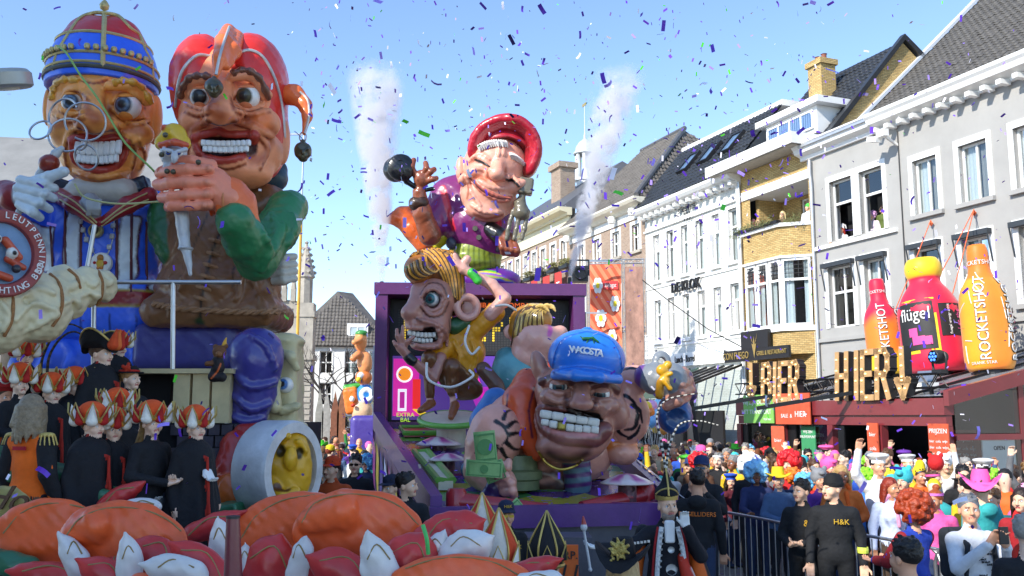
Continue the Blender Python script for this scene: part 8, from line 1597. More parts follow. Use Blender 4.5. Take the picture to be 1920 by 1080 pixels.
S_=Sdf(); S_.e((-.19,.02,1.44),(.06,.05,.02),(1,1,1),.01)
for i in range(12): S_.c((-.19+.055*math.cos(i*.52),.02+.05*math.sin(i*.52),1.435),(-.2+.07*math.cos(i*.52),.02+.06*math.sin(i*.52),1.36),.007,.006,(1,1,1),.003)
link('epaulette',S_.mesh('epaulette',.007),mat('gold_fringe',(.62,.45,.12),.5,var=.2),p)
p=put(1642,13.0,848,kind='raise',rz=RAD(5),top='#e4e4e4',hair='short',hc='#2a1a10',hat='captain',hatc='#f0f0ea',label='man in white captain cap and white shirt raising one hand',skin=1); MB().lathe([(.0935,1.676),(.0935,1.714)],20,(0,.025,0)).build('cap_band',M_BLACK,p); 
put(1660,17.0,811,kind='stand|y-30',rz=RAD(-20),top='#17181c',hair='short',hc='#5a3a22',label='bartender in black shirt standing raised in the dark terrace doorway',h=1.9)
# prince of carnival
PA=(((-.36,-.14,1.28),(-.60,-.22,1.30),(-.9,-.3,.1)),((.27,-.10,1.20),(.13,-.20,1.46),(-.1,-.15,1)))
BODY['prince']=body_mesh('person_prince',arms=PA,coat=True,gloves=True,yaw=12)
p=put(1247,8.8,936,kind='prince',rz=RAD(0),top='#14151d',legs='#f0f0ea',hair='beard',hc='#8a7a6c',label='smiling carnival prince in black and gold costume with feathered hat, orange cape and white gloves',skin=0,h=1.80); p.name='person'
M_GBR=mat('gold_braid',(.55,.40,.12),.4,metal=.6,var=.2); 
MB().lathe([(.092,1.69),(.1,1.69),(.104,1.73),(.094,1.735)],22,(0,.02,0)).build('hat_band',M_GBR,p,smooth=40)
hb=MB(); V=[(-.1,-.05,1.72),(.1,-.05,1.72),(.1,.1,1.72),(-.1,.1,1.72),(-.085,.02,1.82),(.085,.02,1.82),(0,.02,1.93)]; 
S_=Sdf(); S_.e((0,.02,1.75),(.105,.11,.08),(1,1,1),.02); S_.c((0,.02,1.78),(0,.02,1.95),.07,.012,(1,1,1),.03); link('hat',S_.mesh('hat',.011),cloth('#0e0f14'),p)
MB().tube(spline([(0,-.095,1.73),(0,-.075,1.82),(0,-.02,1.9),(0,.02,1.97)],4),.009,6).build('hat_braid',M_GBR,p,smooth=True)
for s in (-1,1): MB().tube(spline([(s*.1,-.02,1.74),(s*.06,-.06,1.78),(0,-.08,1.80)],4),.008,6).build('hat_braid',M_GBR,p,smooth=True)
for k,pts in enumerate(([(0,.03,1.95),(-.03,.05,2.2),(-.06,.08,2.45),(.05,.1,2.6),(.35,.1,2.66)],[(0,.03,1.95),(.04,.06,2.15),(.14,.1,2.36),(.32,.12,2.40),(.5,.12,2.36)])):
    P=spline(pts,10); f=MB(); 
    for i,q in enumerate(P[:-1]):
        f.cur=i%2; f.tube([q,P[i+1]],[.013*(1-i/len(P)*.6)]*2,6,caps=False)
    f.build('pheasant_feather',[mat('feather_dark',(.03,.025,.02),.7),mat('feather_pale',(.62,.58,.5),.7)],p)
for s in (-1,1):
    MB().tube(spline([(s*.07,-.10,1.46),(s*.10,-.135,1.3),(s*.12,-.14,1.1),(s*.13,-.15,.9)],5),.022,6).build('lace_trim',mat('silver_lace',(.66,.66,.64),.5,var=.3,vs=50,bump=.6,bs=60),p,smooth=True)
    MB().tube(spline([(s*.10,-.095,1.46),(s*.135,-.125,1.3),(s*.155,-.125,1.1),(s*.165,-.13,.9)],5),.011,6).build('red_piping',cloth('#a01c20'),p,smooth=True)
    for i in range(7): MB().lathe([(0,-.012),(.016,-.006),(.018,.006),(0,.012)],8,(s*(.075+.004*i)-.0,-.145,1.42-.05*i)).build('chain_link',M_STRIM,p,smooth=True)
S_=Sdf(); S_.b((0,-.105,1.42),(.045,.02,.10),(1,1,1),.01,rd=.015); link('white_cravat',S_.mesh('white_cravat',.01),M_WHITE,p)
disc3=MB().lathe([(0,-.02),(.045,-.015),(.05,.01)],18,(0,-.16,1.10),Matrix.Rotation(math.pi/2,3,'X').to_4x4()).build('medal',M_STRIM,p,smooth=35); MB().lathe([(0,-.02),(.025,-.015),(.03,.01)],14,(0,-.155,1.27),Matrix.Rotation(math.pi/2,3,'X').to_4x4()).build('medal',M_STRIM,p,smooth=35)
S_=Sdf(); S_.c((.1,-.12,1.2),(.22,-.16,.7),.04,.1,'#c03018',.03); S_.c((.16,-.14,1.1),(.3,-.14,.7),.02,.05,'#e8e4da',.02); link('sash',S_.mesh('sash',.014),PMM,p)
S_=Sdf(); S_.c((-.2,.14,1.40),(-.42,.22,.5),.06,.12,'#16171e',.04); S_.c((.2,.14,1.4),(.42,.16,.5),.06,.14,'#16171e',.04); S_.c((0,.18,1.3),(0,.28,.5),.12,.22,'#16171e',.06); S_.c((-.24,.08,1.25),(-.36,.12,.6),.05,.1,'#e0661c',.03); S_.c((.24,.06,1.2),(.36,.06,.6),.05,.1,'#e0661c',.03); link('cape',S_.mesh('cape',.016),PMM,p)
hp_=Vector((-.74,-.29,1.33)); S_=Sdf(); S_.c(hp_+Vector((.03,0,-.2)),hp_+Vector((-.02,0,.12)),.012,.012,'#c8c8c8',.004); S_.e(hp_+Vector((-.02,0,.15)),(.03,.03,.035),'#c8c8c8',.01); S_.c(hp_+Vector((-.02,0,.18)),hp_+Vector((-.025,0,.24)),.022,.008,'#b03a2a',.008); S_.e(hp_+Vector((.03,0,-.21)),.018,'#c8c8c8',.006); link('sceptre',S_.mesh('sceptre',.006),PMG,p)
for i in range(9): MB().box(-.2-i*.03-.01,-.2-i*.03+.01,-.215,-.2,1.34-.004*i,1.36-.004*i).build('sleeve_stud',M_STRIM,p)
# tall hats in the foreground
def tallhat(px,D,y,cols,label,kind,h):
    q=put(px,D,y,kind='cape',top='#14141a',hair='short',hc='#2a1c14',label=label,rz=math.pi,h=h); H_=MB(); n=12
    if kind=='mitre':
        for i in range(6):
            a0=i*math.pi/3; P=[]
            for j in range(5): a=a0+math.pi/3*j/4; P+= [(.105*math.cos(a),.02+.115*math.sin(a),1.66),(.125*math.cos(a),.02+.13*math.sin(a),1.80),(.012*math.cos(a),.02+.012*math.sin(a),2.03)]
            b=MB().add(P,[(3*j,3*j+3,3*j+4,3*j+1) for j in range(4)]+[(3*j+1,3*j+4,3*j+5,3*j+2) for j in range(4)]); b.build('hat_panel',cloth(cols[i%2]),q,smooth=True)
            MB().tube(spline([(.106*math.cos(a0),.02+.116*math.sin(a0),1.66),(.128*math.cos(a0),.02+.134*math.sin(a0),1.80),(.0,.02,2.04)],4),.008,6).build('hat_braid',M_GBR,q,smooth=True)
        for i in range(6):
            a=i*math.pi/3+.5; c=Vector((.135*math.cos(a),.02+.14*math.sin(a),1.70)); t=Vector((-math.sin(a),math.cos(a),0))*.05; MB().add([c-t,c+t,c+Vector((.02*math.cos(a),.02*math.sin(a),.11))],[(0,1,2)]).build('hat_petal',cloth(cols[2]),q); MB().tube([c-t,c+Vector((.02*math.cos(a),.02*math.sin(a),.115)),c+t],.006,5).build('hat_braid',M_GBR,q)
        MB().tube([(.118*math.cos(a*.3927),.02+.128*math.sin(a*.3927),1.665) for a in range(16)],.014,6,True).build('hat_band',M_GBR,q,smooth=True)
    return q
tallhat(905,6.6,1000,('#c83c1c','#d8cfc0','#e8e4dc'),'costumed person in pointed orange and white hat with gold cord behind the red petal','mitre',1.70)
tallhat(936,6.0,1052,('#d2461e','#e0d8c8','#f0ece4'),'costumed person in nearer pointed orange and white hat beside the white petal','mitre',1.66)
tallhat(1024,6.3,1055,('#111114','#1a1a20','#202026'),'costumed person in tall black and gold hat in front of the float sign','mitre',1.62)
q=put(1165,6.2,1046,kind='cape|female',top='#16161a',hair='long',hc='#b89a6a',hat='cowboy',hatc='#121216',label='woman in black hat with a large gold flower ornament at the bottom centre',rz=math.pi*.9,h=1.64)
S_=Sdf()
for i in range(9): a=i*.698; S_.c((0,.13,1.78),(.075*math.cos(a),.15,1.78+.075*math.sin(a)),.022,.008,(1,1,1),.01)
for i in range(20): S_.e((rng.normal(0,.035),.155,1.78+rng.normal(0,.035)),.013,(1,1,1),.004)
link('gold_flower',S_.mesh('gold_flower',.008),mat('gold_glitter',(.55,.42,.12),.35,metal=.7,var=.5,vs=60,bump=.8,bs=70),q)
# ---- children and guards on the left float
def orange_hat(parent,kind,col='#e8561e',wh='#ece8dc'):
    if 'dome' not in _G:
        S=Sdf(); S.e((0,.02,1.75),(.125,.135,.12),(1,1,1),.02); S.b((0,.02,1.62),(.2,.2,.06),(1,1,1),.005,op='s'); _G['dome']=S.mesh('dome',.011)
        b=MB(); b.tube([(.13*math.cos(a*.3142),.02+.14*math.sin(a*.3142),1.69) for a in range(20)],.028,7,True); _G['hband']=b.mesh('hat_band',smooth=True)
        for nm,hh,wd in (('petal',.15,.085),('petal2',.135,.07)):
            S=Sdf(); S.c((0,0,0),(0,-.035,hh),wd*.62,.006,(1,1,1),.01); _G[nm]=S.mesh('petal',.009)
        b=MB(); b.tube([(-.058,-.01,0.0),(-.042,-.06,.08),(0,-.062,.165),(.042,-.06,.08),(.058,-.01,0)],.008,5); _G['pedge']=b.mesh('petal_edge')
    h=headturn(slotobj('hat',_G['dome'],cloth(col),parent),kind); bd=slotobj('hat_band',_G['hband'],cloth('#c8862c'),h)
    for i in range(8):
        a=i*math.pi/4; m=cloth(wh) if i%2 else cloth('#b01f1c'); q=slotobj('petal',_G['petal' if i%2 else 'petal2'],m,h); q.matrix_basis=Matrix.Translation((0,.02,1.685))@Matrix.Rotation(a,4,'Z')@Matrix.Translation((0,-.14,0)); 
        e=slotobj('petal_edge',_G['pedge'],M_GBR,h); e.matrix_basis=q.matrix_basis
def kid(px,ytop,D,h,rz,label,kind='cape|y-20',hat='o',hair='short',hc='#4a3018',top='#14151b',skin=2,**k):
    c=at(px,ytop,D); b=Vector((c.x,D,c.z-h)); o=person(b,kind=kind,h=h,rz=RAD(rz),top=top,hair=hair,hc=hc,skin=skin,label=label,group='costumed children on the float',**k)
    if hat=='o': orange_hat(o,kind)
    MB().box(b.x-.22,b.x+.22,D-.2,D+.25,.9,b.z-.003).build('riser',M_FDARK,lf,world=True)
    return o
K_=[(50,668,9.2,'child in orange petal hat nearest the rope bound roll'),(40,716,8.7,'child in orange petal hat behind the long haired woman'),(98,734,8.9,'child in orange petal hat just right of the long haired woman'),(143,722,9.2,'child in orange petal hat before the open door, left of the tall boy'),(222,764,8.4,'child in orange petal hat standing in the middle of the group'),(176,792,7.8,'child in orange petal hat at the white pole, leftmost of the front row'),(215,800,8.0,'child with hand to mouth in orange petal hat in the front row'),(288,788,8.0,'child with long brown ponytail in orange petal hat'),(368,797,8.1,'boy in orange petal hat standing alone at the right end of the row'),(224,652,10.2,'child in orange hat half hidden behind the tall boy')]
for i,(x,y_,D,l_) in enumerate(K_): kid(x,y_-18,D*.93,1.42+.02*(i%3),70+random.uniform(-22,14),l_,kind=('cape|y-15','clasp|y-20','cape')[i%3],hair='pony' if i==7 else 'short',hc=['#4a3018','#6a4524','#2a1a10','#8a6a3a'][i%4])
o=kid(192,640,8.7,1.72,75,'tall boy in black and gold tricorne hat looking right',kind='cape',hat=None)
hh=slotobj('hat',lathe_hat([(.09,1.69),(.15,1.70),(.165,1.80),(.155,1.80),(.098,1.72),(.09,1.78),(.05,1.81),(0,1.81)],wob=1.2),cloth('#101014'),o); MB().tube([(.163*math.cos(a*.2618),.025+.187*math.sin(a*.2618),1.80+1.2*math.cos(a*.5236)*.063) for a in range(24)],.011,6,True).build('hat_braid',M_GBR,o,smooth=True)
for i in range(3): q=slotobj('petal',_G['petal'],cloth(('#d04a1c','#e07030','#b02a1a')[i]),o); q.matrix_basis=Matrix.Translation((-.05+.05*i,-.16,1.72))
o=kid(246,690,8.8,1.5,60,'girl with braid and red rosette hat holding out her hands',kind='clasp|y10|female',hat=None,hair='pony',hc='#a87a4a'); slotobj('hat',lathe_hat([(.09,1.70),(.14,1.70),(.145,1.715),(.093,1.715),(.09,1.765),(.05,1.785),(0,1.785)]),cloth('#17141a'),o); MB().tube([(.0945*math.cos(a*.3142),.025+.108*math.sin(a*.3142),1.728) for a in range(20)],.012,6,True).build('hat_band',cloth('#c02418'),o,smooth=True)
S_=Sdf(); 
for i in range(16): S_.e((-.09+rng.normal(0,.018),-.04+rng.normal(0,.02),1.76+rng.normal(0,.018)),.018,(1,1,1),.008)
link('rosette',S_.mesh('rosette',.009),cloth('#c03418'),o)
o=kid(14,722,8.3,1.6,80,'child with painted face in red hat at the far left edge',kind='stand|y-30',hat=None,hair='short',top='#d8641c',skin=1); slotobj('hat',HAT.setdefault('beret',hat_mesh('beret')),cloth('#a81c1c'),o)
o=kid(66,742,7.1,1.66,25,'woman with long grey blonde hair in orange safety vest seen from behind',kind='stand|female|y30',hat=None,hair='long',hc='#8c7a60',top='#f06a14'); o.rotation_euler=(0,0,RAD(155))
S_=Sdf(); S_.c((-.175,.012,1.385),(-.235,.03,1.14),.074,.064,(1,1,1),.02); S_.c((.175,.012,1.385),(.235,.03,1.14),.074,.064,(1,1,1),.02); S_.c((-.235,.03,1.14),(-.25,-.06,.93),.063,.05,(1,1,1),.02); S_.c((.235,.03,1.14),(.25,-.06,.93),.063,.05,(1,1,1),.02); link('sleeve',S_.mesh('sleeve',.013),cloth('#16171c'),o)
S_=Sdf(); S_.e((-.19,.02,1.45),(.06,.05,.02),(1,1,1),.01)
for i in range(12): S_.c((-.19+.055*math.cos(i*.52),.02+.05*math.sin(i*.52),1.445),(-.2+.075*math.cos(i*.52),.02+.065*math.sin(i*.52),1.37),.007,.006,(1,1,1),.003)
link('epaulette',S_.mesh('epaulette',.007),MATS['gold_fringe'],o); link('epaulette',S_.mesh('epaulette',.007),MATS['gold_fringe'],o).scale=(-1,1,1)
MB().box(-.09,.05,.115,.125,1.33,1.36).build('vest_print',cloth('#b01828'),o); disc4=MB().lathe([(0,.0),(.03,.0)],14,(-.262,.0,1.12),Matrix.Rotation(math.pi/2,3,'Y').to_4x4()).build('arm_badge',M_GBR,o)
gr=empty('white_grab_pole',at(300,905,7.5),0,'long white pole held by the children along the float edge','pole'); tubepart('pole',gr,[at(205,918,7.3),at(300,902,7.5),at(392,882,7.8)],.018,mat('pole_white',(.7,.68,.62),.5),sm=0)
MB().tube([at(382,880,7.8),at(380,975,7.8)],.012,8).build('upright',MATS['pole_white'],gr,world=True)
for x,y_ in ((220,905),(283,915),(387,880)): S_=Sdf(); c=at(x,y_,7.45); hand_(S_,c,(.5,-.3,-.8),1,.8,(1,1,1)); gl=empty('white_glove_hand',c,0,{220:'white gloved hand gripping the left end of the pole',283:'white gloved hand gripping the middle of the pole',387:'white gloved hand gripping the right end of the pole'}[x],'glove','gloved hands on the pole'); link('glove',S_.mesh('glove',.008),M_GLOVE,gl,world=True)
bw_=empty('black_broom',at(350,775,8.0),0,'brown handled broom lying across the float door opening','broom'); tubepart('handle',bw_,[at(243,775,8.3),at(352,774,8.2)],.014,mat('broom_wood',(.35,.18,.07),.6),sm=0); MB().tube([at(352,774,8.2),at(358,774,8.2)],.03,8).build('cap',MATS['broom_wood'],bw_,world=True)
td=empty('teddy_bear',at(410,705,9.3),0,'small brown teddy bear in black cape hanging on the purple leg','toy'); F=Fig(9.3); BRN='#6a4020'; F.E(412,660,0,13,13,12,BRN,3).E(404,650,0,5,5,4,BRN,2).E(422,650,0,5,5,4,BRN,2).E(410,664,-.07,6,5,5,'#8a5a34',2).C([(408,676,0,10),(410,690,0,11)],'#181014',3).C([(402,680,-.02,5),(388,682,-.05,5)],BRN,2).C([(404,694,0,8),(400,706,0,9),(416,708,0,9)],'#181014',3).C([(420,646,0,4),(424,634,0,1.5)],'#d8a030',2); stroke(F,[(414,682),(408,696),(396,710)],1.3,'#d8642a',.6); F.build('body',td,.008,PMM)
for k,pts in enumerate(([(76,706),(80,670),(100,630),(130,608),(165,622)],[(88,712),(92,670),(112,636),(140,622),(172,640)])):
    f_=empty('long_feather',at(*pts[0],8.8),0,('outer long dark pheasant feather arching above the children','inner long dark pheasant feather arching above the children')[k],'feather','pheasant feathers'); P=spline([at(x,y_,8.8) for x,y_ in pts],8); f=MB()
    for i,q in enumerate(P[:-1]): f.cur=i%2; f.tube([q,P[i+1]],[.014*(1-i/len(P)*.5)]*2,6,caps=False)
    o=f.build('vane',[mat('feather_dark',(.03,.025,.02)),mat('feather_brown',(.10,.06,.035),.7)],f_,world=True)
# ---- people at windows and on the balcony
for px,y_,X,D_off,l_,kw in ((1577,425,21.5,0,'person with red hair and white cap leaning out of the left grey townhouse window',dict(hair='long',hc='#a02818',hat='santa',hatc='#f0f0f0',top='#e8e8ec')),(1634,398,21.6,0,'woman in pink curly wig waving from the grey townhouse window',dict(hair='wig',hc='#d8a8d8',top='#e8d8e8',kind='clasp|female')),(1655,385,21.8,0,'person with tied dark hair and green top in the grey townhouse window',dict(hair='bun',hc='#3a2418',top='#5a6a30',kind='stand|female|y-40'))):
    r=ray(px,y_); nn=NV; t=X/(r[0]*nn.x+r[1]*nn.y); c=Vector((r[0]*t,r[1]*t,r[2]*t+CAMH)); kw.setdefault('kind','lean'); person(c-Vector((0,0,1.7)),h=1.7,rz=ROT+RAD(20),label=l_,group='people at windows',**kw)
for px,y_,l_,kw in ((1412,412,'child in pink hat at the left end of the balcony',dict(hat='beanie',hatc='#e89ab0',top='#d8a0b0',h=1.35,hair='short',hc='#b09060')),(1421,410,'woman with light brown hair on the balcony beside the pink hatted child',dict(hair='long',hc='#9a7a50',top='#8a8a80',kind='stand|female|y30')),(1467,396,'blonde woman in sunglasses in the middle of the balcony',dict(hair='long',hc='#e0c890',top='#6a5040',glasses='#101010',kind='clasp|female')),(1515,383,'man in bright green beanie at the right end of the balcony',dict(hat='beanie',hatc='#50d050',top='#f0f0f0',kind='stand|y-30'))):
    X=21.25; r=ray(px,y_); t=X/(r[0]*NV.x+r[1]*NV.y); c=Vector((r[0]*t,r[1]*t,r[2]*t+CAMH)); h_=kw.pop('h',1.7); person(c-Vector((0,0,h_)),h=h_,rz=ROT+RAD(30),label=l_,group='people on the balcony',**kw)
bpz=empty('balcony_planting',SX(27,20.2,9.13),ROT,'trailing green and straw plants along the yellow house balcony','plant'); lf=MB()
for i in range(900):
    x=random.uniform(-1.9,1.9); p=Vector((x,random.gauss(.0,.1)-(.1 if abs(x)<1 else -.3),abs(random.gauss(0,.13)))); t=Vector((random.gauss(0,1),random.gauss(0,1),random.gauss(.3,1))).normalized()*.07; w=Vector((random.gauss(0,1),random.gauss(0,1),random.gauss(0,1))).normalized()*.014; lf.add([p-t,p+w,p+t,p-w],[(0,1,2,3)])
lf.build('foliage',mat('dry_green_leaf',(.16,.17,.06),.7,var=.4,vs=20),bpz); MB().box(-1.3,1.2,-.1,.1,-.0,.1).build('trough',M_BLACK,bpz)
# ---- the crowd: everyone is a person of their own
TOPC=[('black','#17181c'),('navy','#1c2848'),('grey','#6a6c70'),('white','#dcdcd8'),('red','#b81c20'),('pink','#e06a98'),('orange','#e0641c'),('yellow','#e0b824'),('green','#2c7a3a'),('blue','#2450b0'),('purple','#5a2c86'),('brown','#5a3c28'),('turquoise','#36a8a8'),('beige','#b8a484'),('maroon','#5c1826'),('denim blue','#4a6488')]
HATS=[('cap','cap'),('beanie','beanie'),('brim','wide brimmed hat'),('bowler','bowler hat'),('beret','beret'),('cowboy','cowboy hat'),('santa','floppy pointed cap'),('animal','furry animal hood'),('captain','peaked cap'),('band','headband')]
HATC=[('red','#c81e22'),('black','#141418'),('blue','#2858c8'),('green','#58c838'),('orange','#e8701c'),('pink','#f060a8'),('yellow','#e8c820'),('white','#ececec'),('brown','#6a3c1c'),('purple','#6a34a0'),('turquoise','#40b8c0'),('grey','#84868a')]
WIGC=[('red','#d01c24'),('lime green','#90e030'),('white','#f0f0f0'),('rainbow blue','#6ab8e0'),('orange','#f07820'),('pink','#f0509c'),('yellow','#f0d030')]
HAIRC=[('dark brown','#2a1a10'),('black','#120e0c'),('brown','#4a2e18'),('blonde','#c09a5c'),('light brown','#80603a'),('grey','#8a8884'),('auburn','#7a3018')]
GARM=['jacket','hoodie','coat','costume']
KINDS=['stand','stand|y25','stand|y-30','clasp|y-20','phone|p-5','stand|female|y30','clasp|female','stand|hood|y-45','raise','stand|female|y-40']
used=set(); NP=[0]
def zone(s,X,px):
    if px<700: return 'between the two floats'
    if X<9.3: return 'at the barrier' if s<13 else 'beside the pinball float'
    if s<13.2: return 'in the near crowd' if X<11.6 else 'by the terrace glass'
    if s<22: return 'in the middle crowd' if X<12.2 else 'before the beer terrace'
    return 'before the hotel canopy' if s<36 else 'far down the street'
def crowdperson(s,X,force=None):
    loc=SX(s,X,0); px=960+FPX*loc.x/loc.y
    for _ in range(60):
        kd=random.choice(KINDS); fem='female' in kd; tn,tc=random.choice(TOPC); g=random.choice(GARM); r=random.random(); hn,hc=random.choice(HAIRC); kw={}
        if r<.40:
            ha,hd=random.choice(HATS); cn,cc=random.choice(HATC); kw=dict(hat=ha,hatc=cc,hair='long' if fem else 'short',hc=hc); d=f'{cn} {hd}'
            if ha=='animal': kw['hair']=None
        elif r<.50: wn,wc=random.choice(WIGC); kw=dict(hair=random.choice(('wig','wig','bigwig')),hc=wc); d=f'{wn} curly wig'
        elif r<.54 and not fem: d='bald head'; 
        else:
            hs=random.choice(('long','long','pony','bun')) if fem else random.choice(('short','short','side','curly')); kw=dict(hair=hs,hc=hc); d={'long':'long','pony':'tied','bun':'bunned','short':'short','side':'swept','curly':'curly'}[hs]+f' {hn} hair'
        if random.random()<.13: kw['glasses']='#101012'; d+=' and sunglasses'
        elif random.random()<.14: sn,sc_=random.choice(HATC); kw['scarf']=sc_; d+=f' and {sn} scarf'
        if force: d=force[0]; kw=dict(force[1]); kd=kw.pop('kind',kd); tn,tc=force[2]
        lb=f"{'woman' if fem else 'person'} with {d} in {tn} {g} {zone(s,X,px)}"
        if lb not in used and len(lb.split())<16: break
    used.add(lb); NP[0]+=1
    person(loc,kind=kd,h=random.uniform(1.6,1.86)-(.1 if fem else 0),rz=RAD(random.choice((-20,-10,0,10,-35,-50,30,160,200)) if not force else -10),top=tc,legs=random.choice(('#20242c','#2c3c5c','#3a3a3c','#4a3a2c')),skin=random.choice((0,0,1,2,2,3,1,0,4)),lips=1 if fem else 0,label=lb,group='spectators in the crowd',**kw)
pts=[]
def tryadd(s,X,dmin):
    p=SX(s,X)
    if p.y<7 or p.x/p.y>.60: return False
    for q in pts:
        if (q[0]-s)**2+(q[1]-X)**2<dmin*dmin: return False
    pts.append((s,X)); return True
for q in list(bpy.data.objects):
    if q.name.startswith('person') and q.parent is None: v=q.location; pts.append((v.dot(DV),v.dot(NV)))
random.seed(21)
# front people in bright costume, placed where the photograph shows them
for s,X,f in ((9.9,8.6,('blonde hair and orange scarf',dict(hair='long',hc='#c09a60',scarf='#e8641c',kind='clasp|female'),('orange','#d8702c'))),(9.2,8.75,('long red hair and white flower band',dict(hair='long',hc='#8a2c14',scarf='#f0a0c0',kind='stand|female|y30'),('pale blue','#c8d4ec'))),(8.45,8.7,('piled copper hair and flower band',dict(hair='bun',hc='#a04a1c',hat='band',hatc='#e07ad0',kind='stand|female|y-40'),('hot pink','#f060a8'))),
  (11.6,8.5,('pale blue curly wig',dict(hair='bigwig',hc='#8ac8ee',kind='lean'),('sequinned navy','#26305a'))),(12.3,8.9,('huge white curly wig',dict(hair='bigwig',hc='#e8ecec',kind='stand'),('black','#1a1a1e'))),(12.9,8.45,('black hat leaning over the rail',dict(hair='short',hc='#15100d',hat='brim',hatc='#181418',kind='lean'),('black','#15151a'))),
  (12.6,9.9,('red floppy hat and red beard scarf',dict(hair='bigwig',hc='#d81c24',kind='stand|y-30'),('red','#c01c20'))),(10.9,9.9,('bright lime green wig',dict(hair='wig',hc='#8ee02c',kind='stand|y-30'),('blue','#3a80d8'))),(10.0,9.6,('white fluffy wig and red beret',dict(hair='wig',hc='#f2f0ec',hat='beret',hatc='#d02020',kind='stand|y-30'),('grey','#88888c'))),(9.6,10.4,('shaven head and black coat',dict(hair='short',hc='#14100e',kind='stand'),('black','#17181a'))),
  (8.3,10.0,('pink patterned cap',dict(hat='cap',hatc='#f0a0d0',hair='curly',hc='#3a2418',kind='stand|y-30'),('pink','#e86aa8'))),(8.0,9.1,('brown hair and mint hoodie',dict(hair='short',hc='#4a3018',kind='stand|hood|y-45'),('mint','#70d0b0'))),(7.5,9.9,('brown plush animal hood',dict(hat='animal',hatc='#5a2c18',kind='raise'),('brown','#5a3018'))),(7.2,8.6,('long dark hair and red shawl',dict(hair='long',hc='#2a1a12',scarf='#c82020',kind='stand|female|y-40'),('red','#a01c24'))),(6.8,9.4,('khaki cowboy hat',dict(hat='cowboy',hatc='#8a805c',hair='short',hc='#5a4a30',kind='stand|y-30'),('blue','#2c64b8'))),
  (8.2,11.2,('tall white fur hood',dict(hat='animal',hatc='#f4f2ee',kind='stand|y-30'),('white','#f0f0ee'))),(9.0,12.2,('orange plush hood',dict(hat='animal',hatc='#c86a20',kind='stand|y25'),('orange','#d07020'))),(8.6,13.4,('lime curly wig and orange band',dict(hair='bigwig',hc='#a0e838',kind='stand'),('green','#3a9a3a'))),(14.5,9.2,('navy peaked cap',dict(hat='cap',hatc='#2a3868',hair='short',hc='#2a1a10',kind='stand|y-30'),('black','#16181c')))):
    pts.append((s,X)); crowdperson(s,X,f)
n=0; 
for _ in range(4000):
    s=random.uniform(5.5,22.5); X=random.uniform(8.35,14.5)
    if n>=178: break
    if tryadd(s,X,.52): crowdperson(s,X); n+=1
n=0
for _ in range(3000):
    s=random.uniform(22,46); X=random.uniform(8.6,17.2)
    if n>=44: break
    if tryadd(s,X,.8): crowdperson(s,X); n+=1
# spectators between the two floats
n=0
for _ in range(2000):
    D=random.uniform(15,48); px=random.uniform(588,700); p=at(px,780,D); 
    if n>=30: break
    if tryadd(p.dot(DV),p.dot(NV),.62): crowdperson(p.dot(DV),p.dot(NV)); n+=1
for px,D,y_,kw in ((668,13.5,850,dict(hair='short',hc='#1a1310',glasses='#101012',top='#15171b',kind='stand|hood',label='steward in black hoodie and sunglasses left of the pinball float')),(762,10.5,888,dict(hair='short',hc='#1c140f',top='#17191f',kind='stand|hood|y70',label='steward in dark top looking right before the pinball float side')),(735,11.2,895,dict(hair='short',hc='#1c140f',hat='cap',hatc='#1a2038',top='#17191f',kind='stand|y-30',label='steward in navy cap behind the man looking right')),(625,12.5,860,dict(hair='short',hc='#2a1a10',top='#c8501c',kind='stand|y-30',hat='cap',hatc='#d8481c',label='man in orange cap and orange top beside the left float'))): put(px,D,y_,**kw)
# ---- everybody else, too many and too far to count
MBc=MB(); random.seed(3)
def small(p,h,tc,sc_,hc,rz,hat):
    T=Matrix.Translation(p)@Matrix.Rotation(rz,4,'Z')@Matrix.Diagonal((1.1,.72,1,1)); n=9
    MBc.col=tc; MBc.lathe([(.0,.0),(.17,.02),(.19,.5),(.20,.95),(.185,1.15),(.235,1.32),(.215,1.40),(.12,1.46),(.06,1.49)],n,T=Matrix.Translation(p)@Matrix.Rotation(rz,4,'Z')@Matrix.Diagonal((1.1*h,.7*h,h,1)))
    H=Matrix.Translation(p)@Matrix.Rotation(rz,4,'Z')@Matrix.Scale(h,4)
    MBc.col=sc_; MBc.lathe([(.05,1.45),(.052,1.52),(.062,1.55),(.074,1.60),(.078,1.66),(.07,1.71),(.03,1.75),(0,1.755)],n,T=H@Matrix.Diagonal((1,1.15,1,1))); MBc.lathe([(0,-.014),(.012,0),(0,.02)],5,T=H@Matrix.Translation((0,-.098,1.61)))
    MBc.col=hc; r=1.0 if not hat else 1.25
    MBc.lathe([(.082*r,1.63),(.09*r,1.68),(.082*r,1.73),(.045*r,1.775),(0,1.785)],n,T=H@Matrix.Translation((0,.028,0))@Matrix.Diagonal((1,1.12,1,1)))
    for sg in (-1,1): MBc.col=tc; MBc.tube([H@Vector((sg*.24,0,1.36)),H@Vector((sg*.27,-.02,1.1)),H@Vector((sg*.2,-.2,.98))],[.06*h,.052*h,.04*h],6)
k=0
for _ in range(9000):
    if k>=330: break
    r_=random.random()
    if r_<.30: s,X=random.uniform(6,22),random.uniform(9.5,14.5); dm=.42
    elif r_<.9: s,X=random.uniform(22,60),random.uniform(8.6,17.3); dm=.55
    else: p=at(random.uniform(588,700),780,random.uniform(20,58)); s,X=p.dot(DV),p.dot(NV); dm=.55
    if tryadd(s,X,dm): small(SX(s,X),random.uniform(.9,1.05),srgb(random.choice(TOPC)[1]),srgb(random.choice(('#e6b898','#dca483','#edc7ad','#c98e6a'))),srgb(random.choice(HATC)[1] if random.random()<.45 else random.choice(HAIRC)[1]),random.uniform(-1,1),random.random()<.25); k+=1
tag(MBc.build('distant_crowd',PMM,smooth=60),'densely packed spectators filling the gaps and the far street','crowd',kind='stuff')
